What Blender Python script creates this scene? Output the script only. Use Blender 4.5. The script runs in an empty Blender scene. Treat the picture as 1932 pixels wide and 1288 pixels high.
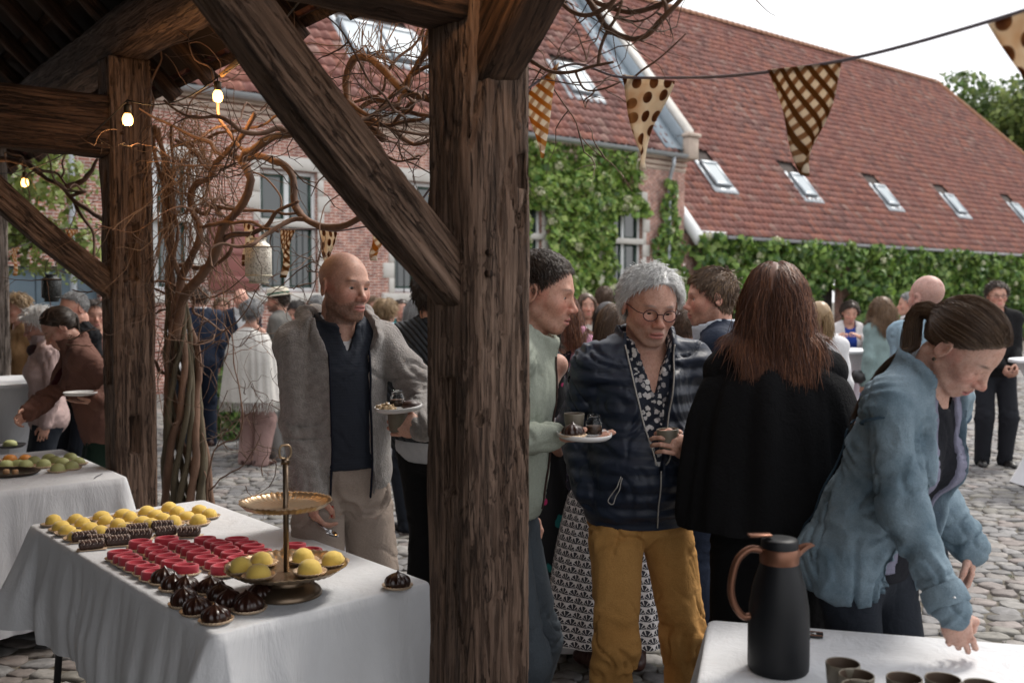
import bpy, math, random
import numpy as np
from mathutils import Vector, Matrix
R = math.radians
scene = bpy.context.scene
rng = np.random.default_rng(7)
random.seed(7)

# ------------------------------------------------------------------ camera, sky, sun, exposure
CAMZ = 1.64
F = 1878.0                                   # focal length in photograph pixels (35 mm on 36 mm)
PITCH = math.atan(84.0 / F)
cam_d = bpy.data.cameras.new('camera')
cam = bpy.data.objects.new('camera', cam_d)
scene.collection.objects.link(cam)
cam.location = (0, 0, CAMZ)
cam.rotation_euler = (math.pi / 2 - PITCH, 0, 0)
cam_d.sensor_width = 36.0
cam_d.lens = 35.0
cam_d.clip_start = 0.05
cam_d.clip_end = 600.0
cam_d.dof.use_dof = True
cam_d.dof.focus_distance = 3.6
cam_d.dof.aperture_fstop = 3.2
scene.camera = cam

SUN_EL, SUN_AZ = 52.0, 42.0                  # overcast evening: sun behind cloud, over the courtyard on the right
world = bpy.data.worlds.new('World')
scene.world = world
world.use_nodes = True
wn = world.node_tree
wn.nodes.clear()
w_out = wn.nodes.new('ShaderNodeOutputWorld')
w_bg = wn.nodes.new('ShaderNodeBackground')
w_sky = wn.nodes.new('ShaderNodeTexSky')
w_sky.sky_type = 'NISHITA'
w_sky.sun_disc = False
w_sky.sun_elevation = R(SUN_EL)
w_sky.sun_rotation = R(90 - SUN_AZ)
w_sky.air_density = 1.0
w_sky.dust_density = 3.0
w_mul = wn.nodes.new('ShaderNodeVectorMath'); w_mul.operation = 'SCALE'
w_mul.inputs['Scale'].default_value = 0.10
w_mix = wn.nodes.new('ShaderNodeMix'); w_mix.data_type = 'RGBA'
w_mix.inputs[0].default_value = 0.90         # cloud cover
w_mix.inputs[7].default_value = (0.81, 0.805, 0.82, 1)
wn.links.new(w_sky.outputs[0], w_mul.inputs[0])
wn.links.new(w_mul.outputs[0], w_mix.inputs[6])
wn.links.new(w_mix.outputs[2], w_bg.inputs[0])
w_bg.inputs[1].default_value = 1.0
wn.links.new(w_bg.outputs[0], w_out.inputs[0])

sun_d = bpy.data.lights.new('sun', 'SUN')
sun = bpy.data.objects.new('sun', sun_d)
scene.collection.objects.link(sun)
sun_d.energy = 1.5
sun_d.angle = R(16)
sun_d.color = (1.0, 0.94, 0.86)
_sv = Vector((math.cos(R(SUN_EL)) * math.cos(R(SUN_AZ)), math.cos(R(SUN_EL)) * math.sin(R(SUN_AZ)), math.sin(R(SUN_EL))))
sun.rotation_euler = _sv.to_track_quat('Z', 'Y').to_euler()

scene.view_settings.view_transform = 'Standard'
scene.view_settings.look = 'None'
scene.view_settings.exposure = 1.0
scene.view_settings.gamma = 1.0
scene.view_settings.use_curve_mapping = False
scene.cycles.max_bounces = 6
scene.cycles.diffuse_bounces = 3
scene.cycles.glossy_bounces = 3
scene.cycles.transmission_bounces = 6
scene.cycles.transparent_max_bounces = 8
scene.cycles.use_denoising = True
scene.cycles.sample_clamp_indirect = 4.0
scene.cycles.caustics_reflective = False
scene.cycles.caustics_refractive = False

# ------------------------------------------------------------------ placing
def ray(px, py):
    dx, dy = (px - 966.0) / F, (644.0 - py) / F
    c, s = math.cos(PITCH), math.sin(PITCH)
    return Vector((dx, c + dy * s, -s + dy * c))
def at(px, py, Y):
    r = ray(px, py)
    return Vector((0, 0, CAMZ)) + r * (Y / r.y)
def onz(px, py, z):
    r = ray(px, py)
    return Vector((0, 0, CAMZ)) + r * ((z - CAMZ) / r.z)
U = Vector((math.cos(R(40)), math.sin(R(40)), 0))      # courtyard axes: out of the shed / along the long house
A = Vector((-math.sin(R(40)), math.cos(R(40)), 0))     # along the shed's eave, away from the camera
Zv = Vector((0, 0, 1))

# ------------------------------------------------------------------ materials
def new_mat(name):
    m = bpy.data.materials.new(name)
    m.use_nodes = True
    nt = m.node_tree
    b = nt.nodes['Principled BSDF']
    return m, nt, b
def setin(b, **kw):
    for k, v in kw.items():
        k = k.replace('_', ' ')
        if k in b.inputs:
            b.inputs[k].default_value = v
def c4(c):
    return (c[0], c[1], c[2], 1.0)
def coords(nt, scale=(1, 1, 1), kind='Object', rot=(0, 0, 0)):
    tc = nt.nodes.new('ShaderNodeTexCoord')
    mp = nt.nodes.new('ShaderNodeMapping')
    mp.inputs['Scale'].default_value = scale
    mp.inputs['Rotation'].default_value = rot
    nt.links.new(tc.outputs[kind], mp.inputs[0])
    return mp.outputs[0]
def noise(nt, vec, scale, detail=4, rough=0.6, dist=0.0):
    n = nt.nodes.new('ShaderNodeTexNoise')
    n.inputs['Scale'].default_value = scale
    n.inputs['Detail'].default_value = detail
    n.inputs['Roughness'].default_value = rough
    n.inputs['Distortion'].default_value = dist
    if vec is not None:
        nt.links.new(vec, n.inputs['Vector'])
    return n.outputs['Fac']
def ramp(nt, fac, stops):
    r = nt.nodes.new('ShaderNodeValToRGB')
    el = r.color_ramp.elements
    while len(el) < len(stops):
        el.new(0.5)
    for e, (p, c) in zip(el, stops):
        e.position = p
        e.color = c4(c)
    nt.links.new(fac, r.inputs[0])
    return r.outputs[0]
def mixc(nt, fac, a, b, mode='MIX'):
    m = nt.nodes.new('ShaderNodeMix')
    m.data_type = 'RGBA'
    m.blend_type = mode
    for sock, v in ((m.inputs[0], fac), (m.inputs[6], a), (m.inputs[7], b)):
        if hasattr(v, 'links') or hasattr(v, 'is_linked'):
            nt.links.new(v, sock)
        elif isinstance(v, (int, float)):
            sock.default_value = v
        else:
            sock.default_value = c4(v)
    return m.outputs[2]
def mathn(nt, op, a, b=None):
    m = nt.nodes.new('ShaderNodeMath')
    m.operation = op
    for s, v in zip(m.inputs, (a, b)):
        if v is None:
            continue
        if isinstance(v, (int, float)):
            s.default_value = v
        else:
            nt.links.new(v, s)
    return m.outputs[0]
def bump(nt, b, h, strength=0.3, dist=0.01, prev=None):
    n = nt.nodes.new('ShaderNodeBump')
    n.inputs['Strength'].default_value = strength
    n.inputs['Distance'].default_value = dist
    nt.links.new(h, n.inputs['Height'])
    if prev is not None:
        nt.links.new(prev, n.inputs['Normal'])
    nt.links.new(n.outputs[0], b.inputs['Normal'])
    return n.outputs[0]
MATS = {}
def pmat(name, c1, c2=None, scale=8, rough=0.7, bstr=0.0, bscale=None, stretch=(1, 1, 1), metallic=0.0, bdist=0.005, detail=5, spec=0.5, contrast=(0.3, 0.7), coat=0.0, sheen=0.0, extra=None):
    if name in MATS:
        return MATS[name]
    m, nt, b = new_mat(name)
    v = coords(nt, stretch)
    if c2 is None:
        c2 = tuple(x * 0.8 for x in c1)
    f = noise(nt, v, scale, detail)
    col = ramp(nt, f, [(contrast[0], c1), (contrast[1], c2)])
    nt.links.new(col, b.inputs['Base Color'])
    setin(b, Roughness=rough, Metallic=metallic, Specular_IOR_Level=spec, Coat_Weight=coat, Sheen_Weight=sheen)
    if bstr > 0:
        bump(nt, b, noise(nt, v, bscale or scale * 4, 4), bstr, bdist)
    MATS[name] = m
    return m
def attr_mat(name, rough=0.7, bstr=0.0, bscale=40, var=0.12, spec=0.4, bdist=0.004, sss=0.0, trans=0.0):
    """colour comes from the mesh's own 'Col' attribute (the thing's own colour), with fine noise"""
    if name in MATS:
        return MATS[name]
    m, nt, b = new_mat(name)
    at_ = nt.nodes.new('ShaderNodeAttribute'); at_.attribute_name = 'Col'
    v = coords(nt)
    f = noise(nt, v, bscale * 0.5, 5)
    lo = ramp(nt, f, [(0.3, (1 - var,) * 3), (0.7, (1 + var * .5,) * 3)])
    col = mixc(nt, 1.0, at_.outputs['Color'], lo, 'MULTIPLY')
    nt.links.new(col, b.inputs['Base Color'])
    setin(b, Roughness=rough, Specular_IOR_Level=spec, Subsurface_Weight=sss)
    if sss:
        b.inputs['Subsurface Radius'].default_value = (0.012, 0.004, 0.002)
        b.inputs['Subsurface Scale'].default_value = 1.0
    if bstr > 0:
        bump(nt, b, noise(nt, v, bscale, 4), bstr, bdist)
    if trans:
        tr = nt.nodes.new('ShaderNodeBsdfTranslucent')
        nt.links.new(col, tr.inputs[0])
        mx = nt.nodes.new('ShaderNodeMixShader'); mx.inputs[0].default_value = trans
        nt.links.new(b.outputs[0], mx.inputs[1]); nt.links.new(tr.outputs[0], mx.inputs[2])
        nt.links.new(mx.outputs[0], nt.nodes['Material Output'].inputs[0])
    MATS[name] = m
    return m

# ------------------------------------------------------------------ objects
def link(o, parent=None):
    scene.collection.objects.link(o)
    if parent is not None:
        o.parent = parent
    return o
def tag(o, label=None, cat=None, group=None, kind=None):
    if label: o['label'] = label
    if cat: o['category'] = cat
    if group: o['group'] = group
    if kind: o['kind'] = kind
    return o
def empty(name, loc=(0, 0, 0), rz=0.0):
    o = bpy.data.objects.new(name, None)
    o.empty_display_size = 0.1
    o.location = loc
    o.rotation_euler = (0, 0, rz)
    return link(o)
def npmesh(name, V, Fc, col=None, smooth=True):
    """V (n,3); Fc: (m,3|4) int array or list of such arrays"""
    me = bpy.data.meshes.new(name)
    V = np.asarray(V, dtype=np.float32)
    fl = Fc if isinstance(Fc, list) else [Fc]
    if len(fl) and isinstance(fl[0], (list, tuple)) and len(fl[0]) and np.ndim(fl[0]) == 1: fl = [np.array(fl)]
    fl = [np.asarray(f, dtype=np.int32) for f in fl if len(f)]
    nv = len(V)
    loops = np.concatenate([f.ravel() for f in fl]) if fl else np.zeros(0, np.int32)
    sizes = np.concatenate([np.full(len(f), f.shape[1], np.int32) for f in fl]) if fl else np.zeros(0, np.int32)
    starts = np.concatenate([[0], np.cumsum(sizes)[:-1]]).astype(np.int32) if len(sizes) else sizes
    me.vertices.add(nv); me.vertices.foreach_set('co', V.ravel())
    me.loops.add(len(loops)); me.loops.foreach_set('vertex_index', loops)
    me.polygons.add(len(sizes)); me.polygons.foreach_set('loop_start', starts); me.polygons.foreach_set('loop_total', sizes)
    if smooth:
        me.polygons.foreach_set('use_smooth', np.ones(len(sizes), bool))
    me.update(calc_edges=True)
    if col is not None:
        ca = me.color_attributes.new('Col', 'FLOAT_COLOR', 'POINT')
        col = np.asarray(col, dtype=np.float32)
        if col.ndim == 1:
            col = np.tile(col, (nv, 1))
        if col.shape[1] == 3:
            col = np.concatenate([col, np.ones((nv, 1), np.float32)], 1)
        ca.data.foreach_set('color', col.ravel())
    me.validate()
    return me
def obj(name, me, mat, parent=None, loc=None, rot=None):
    o = bpy.data.objects.new(name, me)
    if mat is not None and len(me.materials) == 0:
        me.materials.append(mat)
    if loc is not None: o.location = loc
    if rot is not None: o.rotation_euler = rot
    return link(o, parent)
class MB:
    """collects pieces of ONE mesh"""
    def __init__(s):
        s.V = []; s.F3 = []; s.F4 = []; s.C = []; s.n = 0
    def add(s, V, Fc, col=None):
        V = np.asarray(V, float)
        for f in (Fc if isinstance(Fc, list) else [Fc]):
            f = np.asarray(f, int)
            if len(f) == 0: continue
            (s.F3 if f.shape[1] == 3 else s.F4).append(f + s.n)
        s.V.append(V); s.n += len(V)
        if col is not None:
            c = np.asarray(col, float)
            s.C.append(np.tile(c, (len(V), 1)) if c.ndim == 1 else c)
        return s
    def mesh(s, name, smooth=True):
        V = np.concatenate(s.V) if s.V else np.zeros((0, 3))
        f = []
        if s.F3: f.append(np.concatenate(s.F3))
        if s.F4: f.append(np.concatenate(s.F4))
        return npmesh(name, V, f, np.concatenate(s.C) if s.C else None, smooth)
    def build(s, name, mat, parent=None, smooth=True, **k):
        return obj(name, s.mesh(name, smooth), mat, parent, **k)
BOXF = np.array([[0, 3, 2, 1], [4, 5, 6, 7], [0, 1, 5, 4], [1, 2, 6, 5], [2, 3, 7, 6], [3, 0, 4, 7]])
def boxv(lo, hi):
    (a, b, c), (d, e, f) = lo, hi
    return np.array([[a, b, c], [d, b, c], [d, e, c], [a, e, c], [a, b, f], [d, b, f], [d, e, f], [a, e, f]], float)
def box(lo, hi):
    return boxv(lo, hi), BOXF
def fbox(o, ex, ey, ez):
    """box from corner o along three edge vectors"""
    o, ex, ey, ez = (np.array(v, float) for v in (o, ex, ey, ez))
    return np.array([o, o + ex, o + ex + ey, o + ey, o + ez, o + ex + ez, o + ex + ey + ez, o + ey + ez]), BOXF
def bevel_box(lo, hi, b):
    lo, hi = np.array(lo, float), np.array(hi, float)
    c, h = (lo + hi) / 2, (hi - lo) / 2
    V = []; 
    sg = [(x, y, z) for x in (-1, 1) for y in (-1, 1) for z in (-1, 1)]
    idx = {}
    for s in sg:
        for ax in range(3):
            p = c + np.array(s) * (h - b); p[ax] = c[ax] + s[ax] * h[ax]
            idx[(s, ax)] = len(V); V.append(p)
    F4, F3 = [], []
    for ax in range(3):
        o1, o2 = [i for i in range(3) if i != ax]
        for sv in (-1, 1):
            q = []
            for a_, b_ in ((-1, -1), (1, -1), (1, 1), (-1, 1)):
                s = [0, 0, 0]; s[ax] = sv; s[o1] = a_; s[o2] = b_; q.append(idx[(tuple(s), ax)])
            F4.append(q)
            e = []
        for a_ in (-1, 1):
            for b_ in (-1, 1):
                s0 = [0, 0, 0]; s1 = [0, 0, 0]
                s0[o1] = s1[o1] = a_; s0[o2] = s1[o2] = b_; s0[ax] = -1; s1[ax] = 1
                F4.append([idx[(tuple(s0), o1)], idx[(tuple(s1), o1)], idx[(tuple(s1), o2)], idx[(tuple(s0), o2)]])
    for s in sg:
        F3.append([idx[(s, 0)], idx[(s, 1)], idx[(s, 2)]])
    V = np.array(V)
    def fix(Fs):
        out = []
        for f in Fs:
            p = V[f]; n = np.cross(p[1] - p[0], p[2] - p[0])
            out.append(f if np.dot(n, p.mean(0) - c) > 0 else f[::-1])
        return np.array(out)
    return V, [fix(F4), fix(F3)]
def frames(P):
    P = np.asarray(P, float); n = len(P)
    T = np.gradient(P, axis=0); T /= np.linalg.norm(T, axis=1, keepdims=True) + 1e-12
    N = np.zeros_like(P)
    r = np.array([0, 0, 1.0]) if abs(T[0, 2]) < 0.9 else np.array([1.0, 0, 0])
    v = np.cross(T[0], r); v /= np.linalg.norm(v) + 1e-12
    for i in range(n):
        v = v - T[i] * np.dot(v, T[i]); v /= np.linalg.norm(v) + 1e-12
        N[i] = v
    return T, N, np.cross(T, N)
def tube(P, r, seg=6, cap=True):
    P = np.asarray(P, float); n = len(P)
    r = np.broadcast_to(np.asarray(r, float), (n,))
    T, N, B = frames(P)
    a = np.arange(seg) / seg * 2 * math.pi
    ring = N[:, None, :] * np.cos(a)[None, :, None] + B[:, None, :] * np.sin(a)[None, :, None]
    V = (P[:, None, :] + ring * r[:, None, None]).reshape(-1, 3)
    i = np.arange(n - 1)[:, None] * seg; j = np.arange(seg)[None, :]; k = (j + 1) % seg
    Fq = np.stack([i + j, i + k, i + seg + k, i + seg + j], -1).reshape(-1, 4)
    F3 = []
    if cap:
        V = np.concatenate([V, P[:1], P[-1:]]); c0, c1 = len(V) - 2, len(V) - 1
        for q in range(seg):
            F3.append([c0, (q + 1) % seg, q]); F3.append([c1, (n - 1) * seg + q, (n - 1) * seg + (q + 1) % seg])
    return V, [Fq, np.array(F3, int).reshape(-1, 3)]
def lathe(prof, seg=24, ang=None, fr=None):
    """profile [(r,z)..] round z; fr(theta, i) multiplies the radius"""
    prof = np.asarray(prof, float); n = len(prof)
    a = np.arange(seg) / seg * 2 * math.pi
    rr = np.tile(prof[:, :1], (1, seg))
    if fr is not None:
        rr = rr * fr(a[None, :], np.arange(n)[:, None])
    V = np.stack([rr * np.cos(a), rr * np.sin(a), np.tile(prof[:, 1:2], (1, seg))], -1).reshape(-1, 3)
    i = np.arange(n - 1)[:, None] * seg; j = np.arange(seg)[None, :]; k = (j + 1) % seg
    return V, np.stack([i + j, i + k, i + seg + k, i + seg + j], -1).reshape(-1, 4)
def grid_faces(nu, nv, wrap=False):
    i = np.arange(nu - 1)[:, None]; j = np.arange(nv if wrap else nv - 1)[None, :]; k = (j + 1) % nv
    return np.stack([i * nv + j, i * nv + k, (i + 1) * nv + k, (i + 1) * nv + j], -1).reshape(-1, 4)
def spline(pts, n=40):
    P = np.asarray(pts, float)
    t = np.concatenate([[0], np.cumsum(np.linalg.norm(np.diff(P, axis=0), axis=1))])
    x = np.linspace(0, t[-1], n)
    m = np.gradient(P, t, axis=0) if len(P) > 2 else np.tile((P[-1] - P[0]) / t[-1], (len(P), 1))
    i = np.clip(np.searchsorted(t, x, side='right') - 1, 0, len(P) - 2)
    h = (t[i + 1] - t[i])[:, None]; u = ((x - t[i])[:, None]) / h
    return ((2 * u**3 - 3 * u**2 + 1) * P[i] + (u**3 - 2 * u**2 + u) * h * m[i] + (-2 * u**3 + 3 * u**2) * P[i + 1] + (u**3 - u**2) * h * m[i + 1])
_perm = np.random.default_rng(3).random(4096)
def vnoise(P, s=1.0, seed=0):
    """value noise in -1..1 at points P"""
    P = np.asarray(P, float) * s + seed * 17.31 + 1000.0
    i = np.floor(P).astype(np.int64); f = P - i; f = f * f * (3 - 2 * f)
    def h(a, b, c):
        return _perm[(a * 1619 + b * 31337 + c * 6971 + seed * 1013) & 4095]
    x, y, z = i[..., 0], i[..., 1], i[..., 2]; fx, fy, fz = f[..., 0], f[..., 1], f[..., 2]
    def lx(yy, zz):
        return h(x, yy, zz) * (1 - fx) + h(x + 1, yy, zz) * fx
    a = lx(y, z) * (1 - fy) + lx(y + 1, z) * fy
    b = lx(y, z + 1) * (1 - fy) + lx(y + 1, z + 1) * fy
    return (a * (1 - fz) + b * fz) * 2 - 1
def fbm(P, s=1.0, o=3, seed=0):
    r = 0; a = 1.0; t = 0
    for k in range(o):
        r = r + a * vnoise(P, s * 2**k, seed + k); t += a; a *= 0.5
    return r / t
# ================================================================== SETTING
def ground_mat():
    m, nt, b = new_mat('earth joints')
    v = coords(nt)
    f = noise(nt, v, 3.0, 6)
    g = noise(nt, v, 40.0, 4)
    col = mixc(nt, g, ramp(nt, f, [(0.3, (0.075, 0.066, 0.055)), (0.55, (0.11, 0.10, 0.08)), (0.75, (0.085, 0.09, 0.045))]), (0.16, 0.145, 0.12))
    nt.links.new(col, b.inputs['Base Color'])
    setin(b, Roughness=0.95, Specular_IOR_Level=0.2)
    bump(nt, b, g, 0.6, 0.01)
    return m
g_ob = obj('ground', npmesh('ground', [(-200, -60, 0), (200, -60, 0), (200, 300, 0), (-200, 300, 0)], [[0, 1, 2, 3]], smooth=False), ground_mat())
tag(g_ob, kind='structure')

COB = attr_mat('cobblestone', rough=0.66, bstr=0.55, bscale=42, var=0.38, spec=0.45, bdist=0.004)
court = bpy.data.objects.new('cobbled_courtyard', None)
link(court); tag(court, kind='structure')
def make_cobbles():
    cols = np.array([(.29, .275, .26), (.25, .245, .25), (.33, .295, .265), (.22, .225, .235), (.31, .25, .225), (.27, .27, .275), (.36, .345, .32), (.20, .195, .19), (.30, .285, .235)]) * 0.70
    cols = cols * .55 + cols.mean(0) * .45
    near, far = [], MB()
    rot = R(-9); cr, sr = math.cos(rot), math.sin(rot)
    row = -2.0; ri = 0
    rg = np.random.default_rng(11)
    while row < 34:
        dep = rg.uniform(0.092, 0.13)
        big = 1.0 if row < 13 else 1.55
        dep *= big
        x = -16 + rg.uniform(0, .2)
        while x < 20:
            ln = rg.uniform(0.10, 0.20) * big
            cx, cy = x + ln / 2, row + dep / 2
            wx = cx * cr - cy * sr + 0.05 * math.sin(cy * 2.1 + cx * .4); wy = cx * sr + cy * cr + 0.06 * math.sin(cx * 1.7) + rg.normal(0, .008)
            x += ln
            if wy < 2.6 or abs(wx) > 0.56 * wy + 0.6 or wy > 30:
                continue
            # behind the house line
            n = 10 if wy < 7.5 else (8 if wy < 14 else 6)
            t = np.arange(n) / n * 2 * math.pi + rg.uniform(0, .5)
            e = rg.uniform(3.2, 7.5)
            c_, s_ = np.cos(t), np.sin(t)
            q = (np.abs(c_)**e + np.abs(s_)**e) ** (-1 / e)
            q = q * (1 + rg.normal(0, .07, n))
            ox, oy = c_ * q * (ln / 2 - .0025 * big), s_ * q * (dep / 2 - .0025 * big)
            tilt = rg.normal(0, .05, 2); zz = rg.uniform(0.006, 0.017)
            rr = rot + rg.normal(0, .09); ca, sa = math.cos(rr), math.sin(rr)
            rings = []
            for k, h in ((1.0, -0.006), (0.985, zz * .6), (0.91, zz), (0.5, zz + .004)):
                X, Y = ox * k, oy * k
                zr = (h + tilt[0] * X + tilt[1] * Y + rg.normal(0, .0026, n)) if h > 0 else np.full(n, -.01)
                rings.append(np.stack([wx + X * ca - Y * sa, wy + X * sa + Y * ca, zr], -1))
            if wy > 14: rings = [rings[1], rings[2], rings[3]]
            V = np.concatenate(rings + [np.array([[wx, wy, zz + .004]])])
            Fq = grid_faces(len(rings), n, True)
            top = (len(rings) - 1) * n
            F3 = np.array([[top + i, top + (i + 1) % n, len(V) - 1] for i in range(n)])
            col = cols[rg.integers(len(cols))] * rg.uniform(.8, 1.15)
            near.append((wy, wx, V, [Fq, F3], col))
            ri += 1
        row += dep
    # the stones that show largest: nearest ones inside the picture
    def show(s):
        wy, wx = s[0], s[1]
        px = 966 + F * wx / wy; py = 560 + CAMZ * F / wy
        vis = (1000 < px < 1345 and py < 1300) or (1560 < px < 1940 and 860 < py < 1300) or (400 < px < 800 and 880 < py < 1110) or (0 < px < 260 and 1180 < py < 1300)
        return (0 if vis else 1, wy)
    near.sort(key=show)
    for s in near[:300]:
        obj('cobblestone', npmesh('cobblestone', s[2], s[3], s[4]), COB, court)
    for s in near[300:]:
        far.add(s[2], s[3], s[4])
    o = far.build('cobblestone_field', COB, court)
    tag(o, kind='stuff')
make_cobbles()
# thin grass and moss in the joints
def grass_tufts():
    mb = MB(); rg = np.random.default_rng(5)
    for k in range(170):
        px = rg.uniform(1000, 1932) if k % 3 else rg.uniform(330, 800); py = rg.uniform(900, 1300)
        p = onz(px, py, 0.0)
        if p.y > 12: continue
        for j in range(9):
            a = rg.uniform(0, 6.28); h = rg.uniform(.012, .035); d = np.array([math.cos(a), math.sin(a), 0])
            b = np.array(p) + d * rg.uniform(0, .03); w = np.array([-d[1], d[0], 0]) * .0022
            mb.add([b - w, b + w, b + d * h * .6 + np.array([0, 0, h])], np.array([[0, 1, 2]]), (.07, .12, .03))
    tag(mb.build('joint_grass', attr_mat('grass blade', rough=.8), court), kind='stuff')
grass_tufts()

# ------------------------------------------------------------------ farmhouse and barn share one wall line
H0 = at(1290, 560, 25.4); H0.z = 0
RZ = R(40)
def s_of(px):
    k = (px - 966.0) / F
    # (H0x + s*Ux) = k*(H0y + s*Uy)
    return (k * H0.y - H0.x) / (U.x - k * U.y)
def s_at(px, y):
    b = H0 + A * y; k = (px - 966.0) / F
    return (k * b.y - b.x) / (U.x - k * U.y)
def brick_mat(name, c1, c2, mortar, scale=1.0):
    m, nt, b = new_mat(name)
    tc = nt.nodes.new('ShaderNodeTexCoord')
    sx = nt.nodes.new('ShaderNodeSeparateXYZ'); nt.links.new(tc.outputs['Object'], sx.inputs[0])
    cx = nt.nodes.new('ShaderNodeCombineXYZ')
    xy = mathn(nt, 'ADD', sx.outputs[0], sx.outputs[1])
    nt.links.new(xy, cx.inputs[0]); nt.links.new(sx.outputs[2], cx.inputs[1])
    br = nt.nodes.new('ShaderNodeTexBrick')
    nt.links.new(cx.outputs[0], br.inputs['Vector'])
    br.inputs['Color1'].default_value = c4(c1); br.inputs['Color2'].default_value = c4(c2); br.inputs['Mortar'].default_value = c4(mortar)
    br.inputs['Scale'].default_value = 1.0
    br.inputs['Mortar Size'].default_value = 0.0095 * scale
    br.inputs['Mortar Smooth'].default_value = 0.3
    br.inputs['Brick Width'].default_value = 0.19 * scale
    br.inputs['Row Height'].default_value = 0.056 * scale
    br.inputs['Bias'].default_value = 0.0
    wn_ = nt.nodes.new('ShaderNodeTexNoise'); wn_.inputs['Scale'].default_value = 5.5; wn_.inputs['Detail'].default_value = 5
    nt.links.new(tc.outputs['Object'], wn_.inputs['Vector'])
    v2 = noise(nt, tc.outputs['Object'], 0.7, 4)
    col = mixc(nt, 1.0, br.outputs['Color'], ramp(nt, wn_.outputs['Fac'], [(.32, (.62, .60, .62)), (.6, (1.1, 1.05, 1.0))]), 'MULTIPLY')
    col = mixc(nt, 1.0, col, ramp(nt, v2, [(.35, (.82, .8, .8)), (.65, (1.1, 1.1, 1.1))]), 'MULTIPLY')
    nt.links.new(col, b.inputs['Base Color'])
    setin(b, Roughness=.9, Specular_IOR_Level=.2)
    inv = mathn(nt, 'SUBTRACT', 1.0, br.outputs['Fac'])
    bump(nt, b, inv, 0.8, 0.012)
    return m
BRICK = brick_mat('old red brick', (.47, .215, .17), (.37, .16, .125), (.70, .64, .58))
STONE = pmat('white stone', (.62, .60, .56), (.50, .48, .44), 3, .8, .3, 14)
FRAMEW = pmat('white window paint', (.66, .68, .68), (.58, .6, .6), 5, .5)
GREENP = pmat('dark green window paint', (.018, .055, .038), (.014, .04, .03), 5, .45)
SHUT = pmat('faded oxide red shutter', (.27, .10, .085), (.22, .085, .075), 4, .6, .15, 30)
ZINC = pmat('zinc', (.42, .45, .47), (.33, .36, .39), 2.5, .42, .05, 10, metallic=.55)
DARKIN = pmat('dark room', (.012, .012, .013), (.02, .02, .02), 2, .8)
def glass_mat(name, tint, rough=.06, coat=.6):
    m, nt, b = new_mat(name)
    setin(b, Roughness=rough, Specular_IOR_Level=.8 if coat else .3, Coat_Weight=coat)
    b.inputs['Base Color'].default_value = c4(tint)
    MATS[name] = m
    return m
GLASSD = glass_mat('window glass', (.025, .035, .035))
GLASSS = glass_mat('sky tinted pane glass', (.34, .39, .42), .5, 0.0)  # pale blue base stands in for the sky mirrored in the panes

def wall_holes(s0, s1, z0, z1, holes, y=0.0):
    ss = sorted({s0, s1, *[h[0] for h in holes], *[h[1] for h in holes]})
    zs = sorted({z0, z1, *[h[2] for h in holes], *[h[3] for h in holes]})
    mb = MB()
    for a, b in zip(ss, ss[1:]):
        for c, d in zip(zs, zs[1:]):
            ms, mz = (a + b) / 2, (c + d) / 2
            if any(h[0] < ms < h[1] and h[2] < mz < h[3] for h in holes):
                continue
            mb.add([(a, y, c), (b, y, c), (b, y, d), (a, y, d)], np.array([[0, 1, 2, 3]]))
    for h in holes:   # reveals
        a, b, c, d = h
        for q in ([(a, y, c), (a, y, d), (a, y + .25, d), (a, y + .25, c)], [(b, y, d), (b, y, c), (b, y + .25, c), (b, y + .25, d)],
                  [(a, y, d), (b, y, d), (b, y + .25, d), (a, y + .25, d)], [(b, y, c), (a, y, c), (a, y + .25, c), (b, y + .25, c)]):
            mb.add(q, np.array([[0, 1, 2, 3]]))
    return mb
TILE_COLS = [(.265, .108, .085), (.29, .12, .092), (.22, .094, .078), (.265, .122, .10), (.30, .128, .094), (.235, .118, .10), (.175, .085, .074), (.30, .18, .15)]
TILE = attr_mat('clay pantile', rough=.75, bstr=.3, bscale=30, var=.3, spec=.35)
def tile_geom(w=.22, l=.33):
    xs = np.array([0, .2, .42, .62, .82, 1.06]) * w
    zs = np.array([.012, .0, .010, .034, .036, .014])
    V = []
    for y, dz in ((0, .030), (l, .004)):
        for x, z in zip(xs, zs): V.append((x, y, z + dz))
    for x, z in zip(xs, zs): V.append((x, .004, z + .012))
    F4 = [[i, i + 1, 7 + i, 6 + i] for i in range(5)] + [[12 + i, 13 + i, i + 1, i] for i in range(5)]
    return np.array(V), np.array(F4)
TV, TF = tile_geom()
TILE_ME = [npmesh('tile', TV, TF, c) for c in TILE_COLS]
for me_ in TILE_ME: me_.materials.append(TILE)
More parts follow.
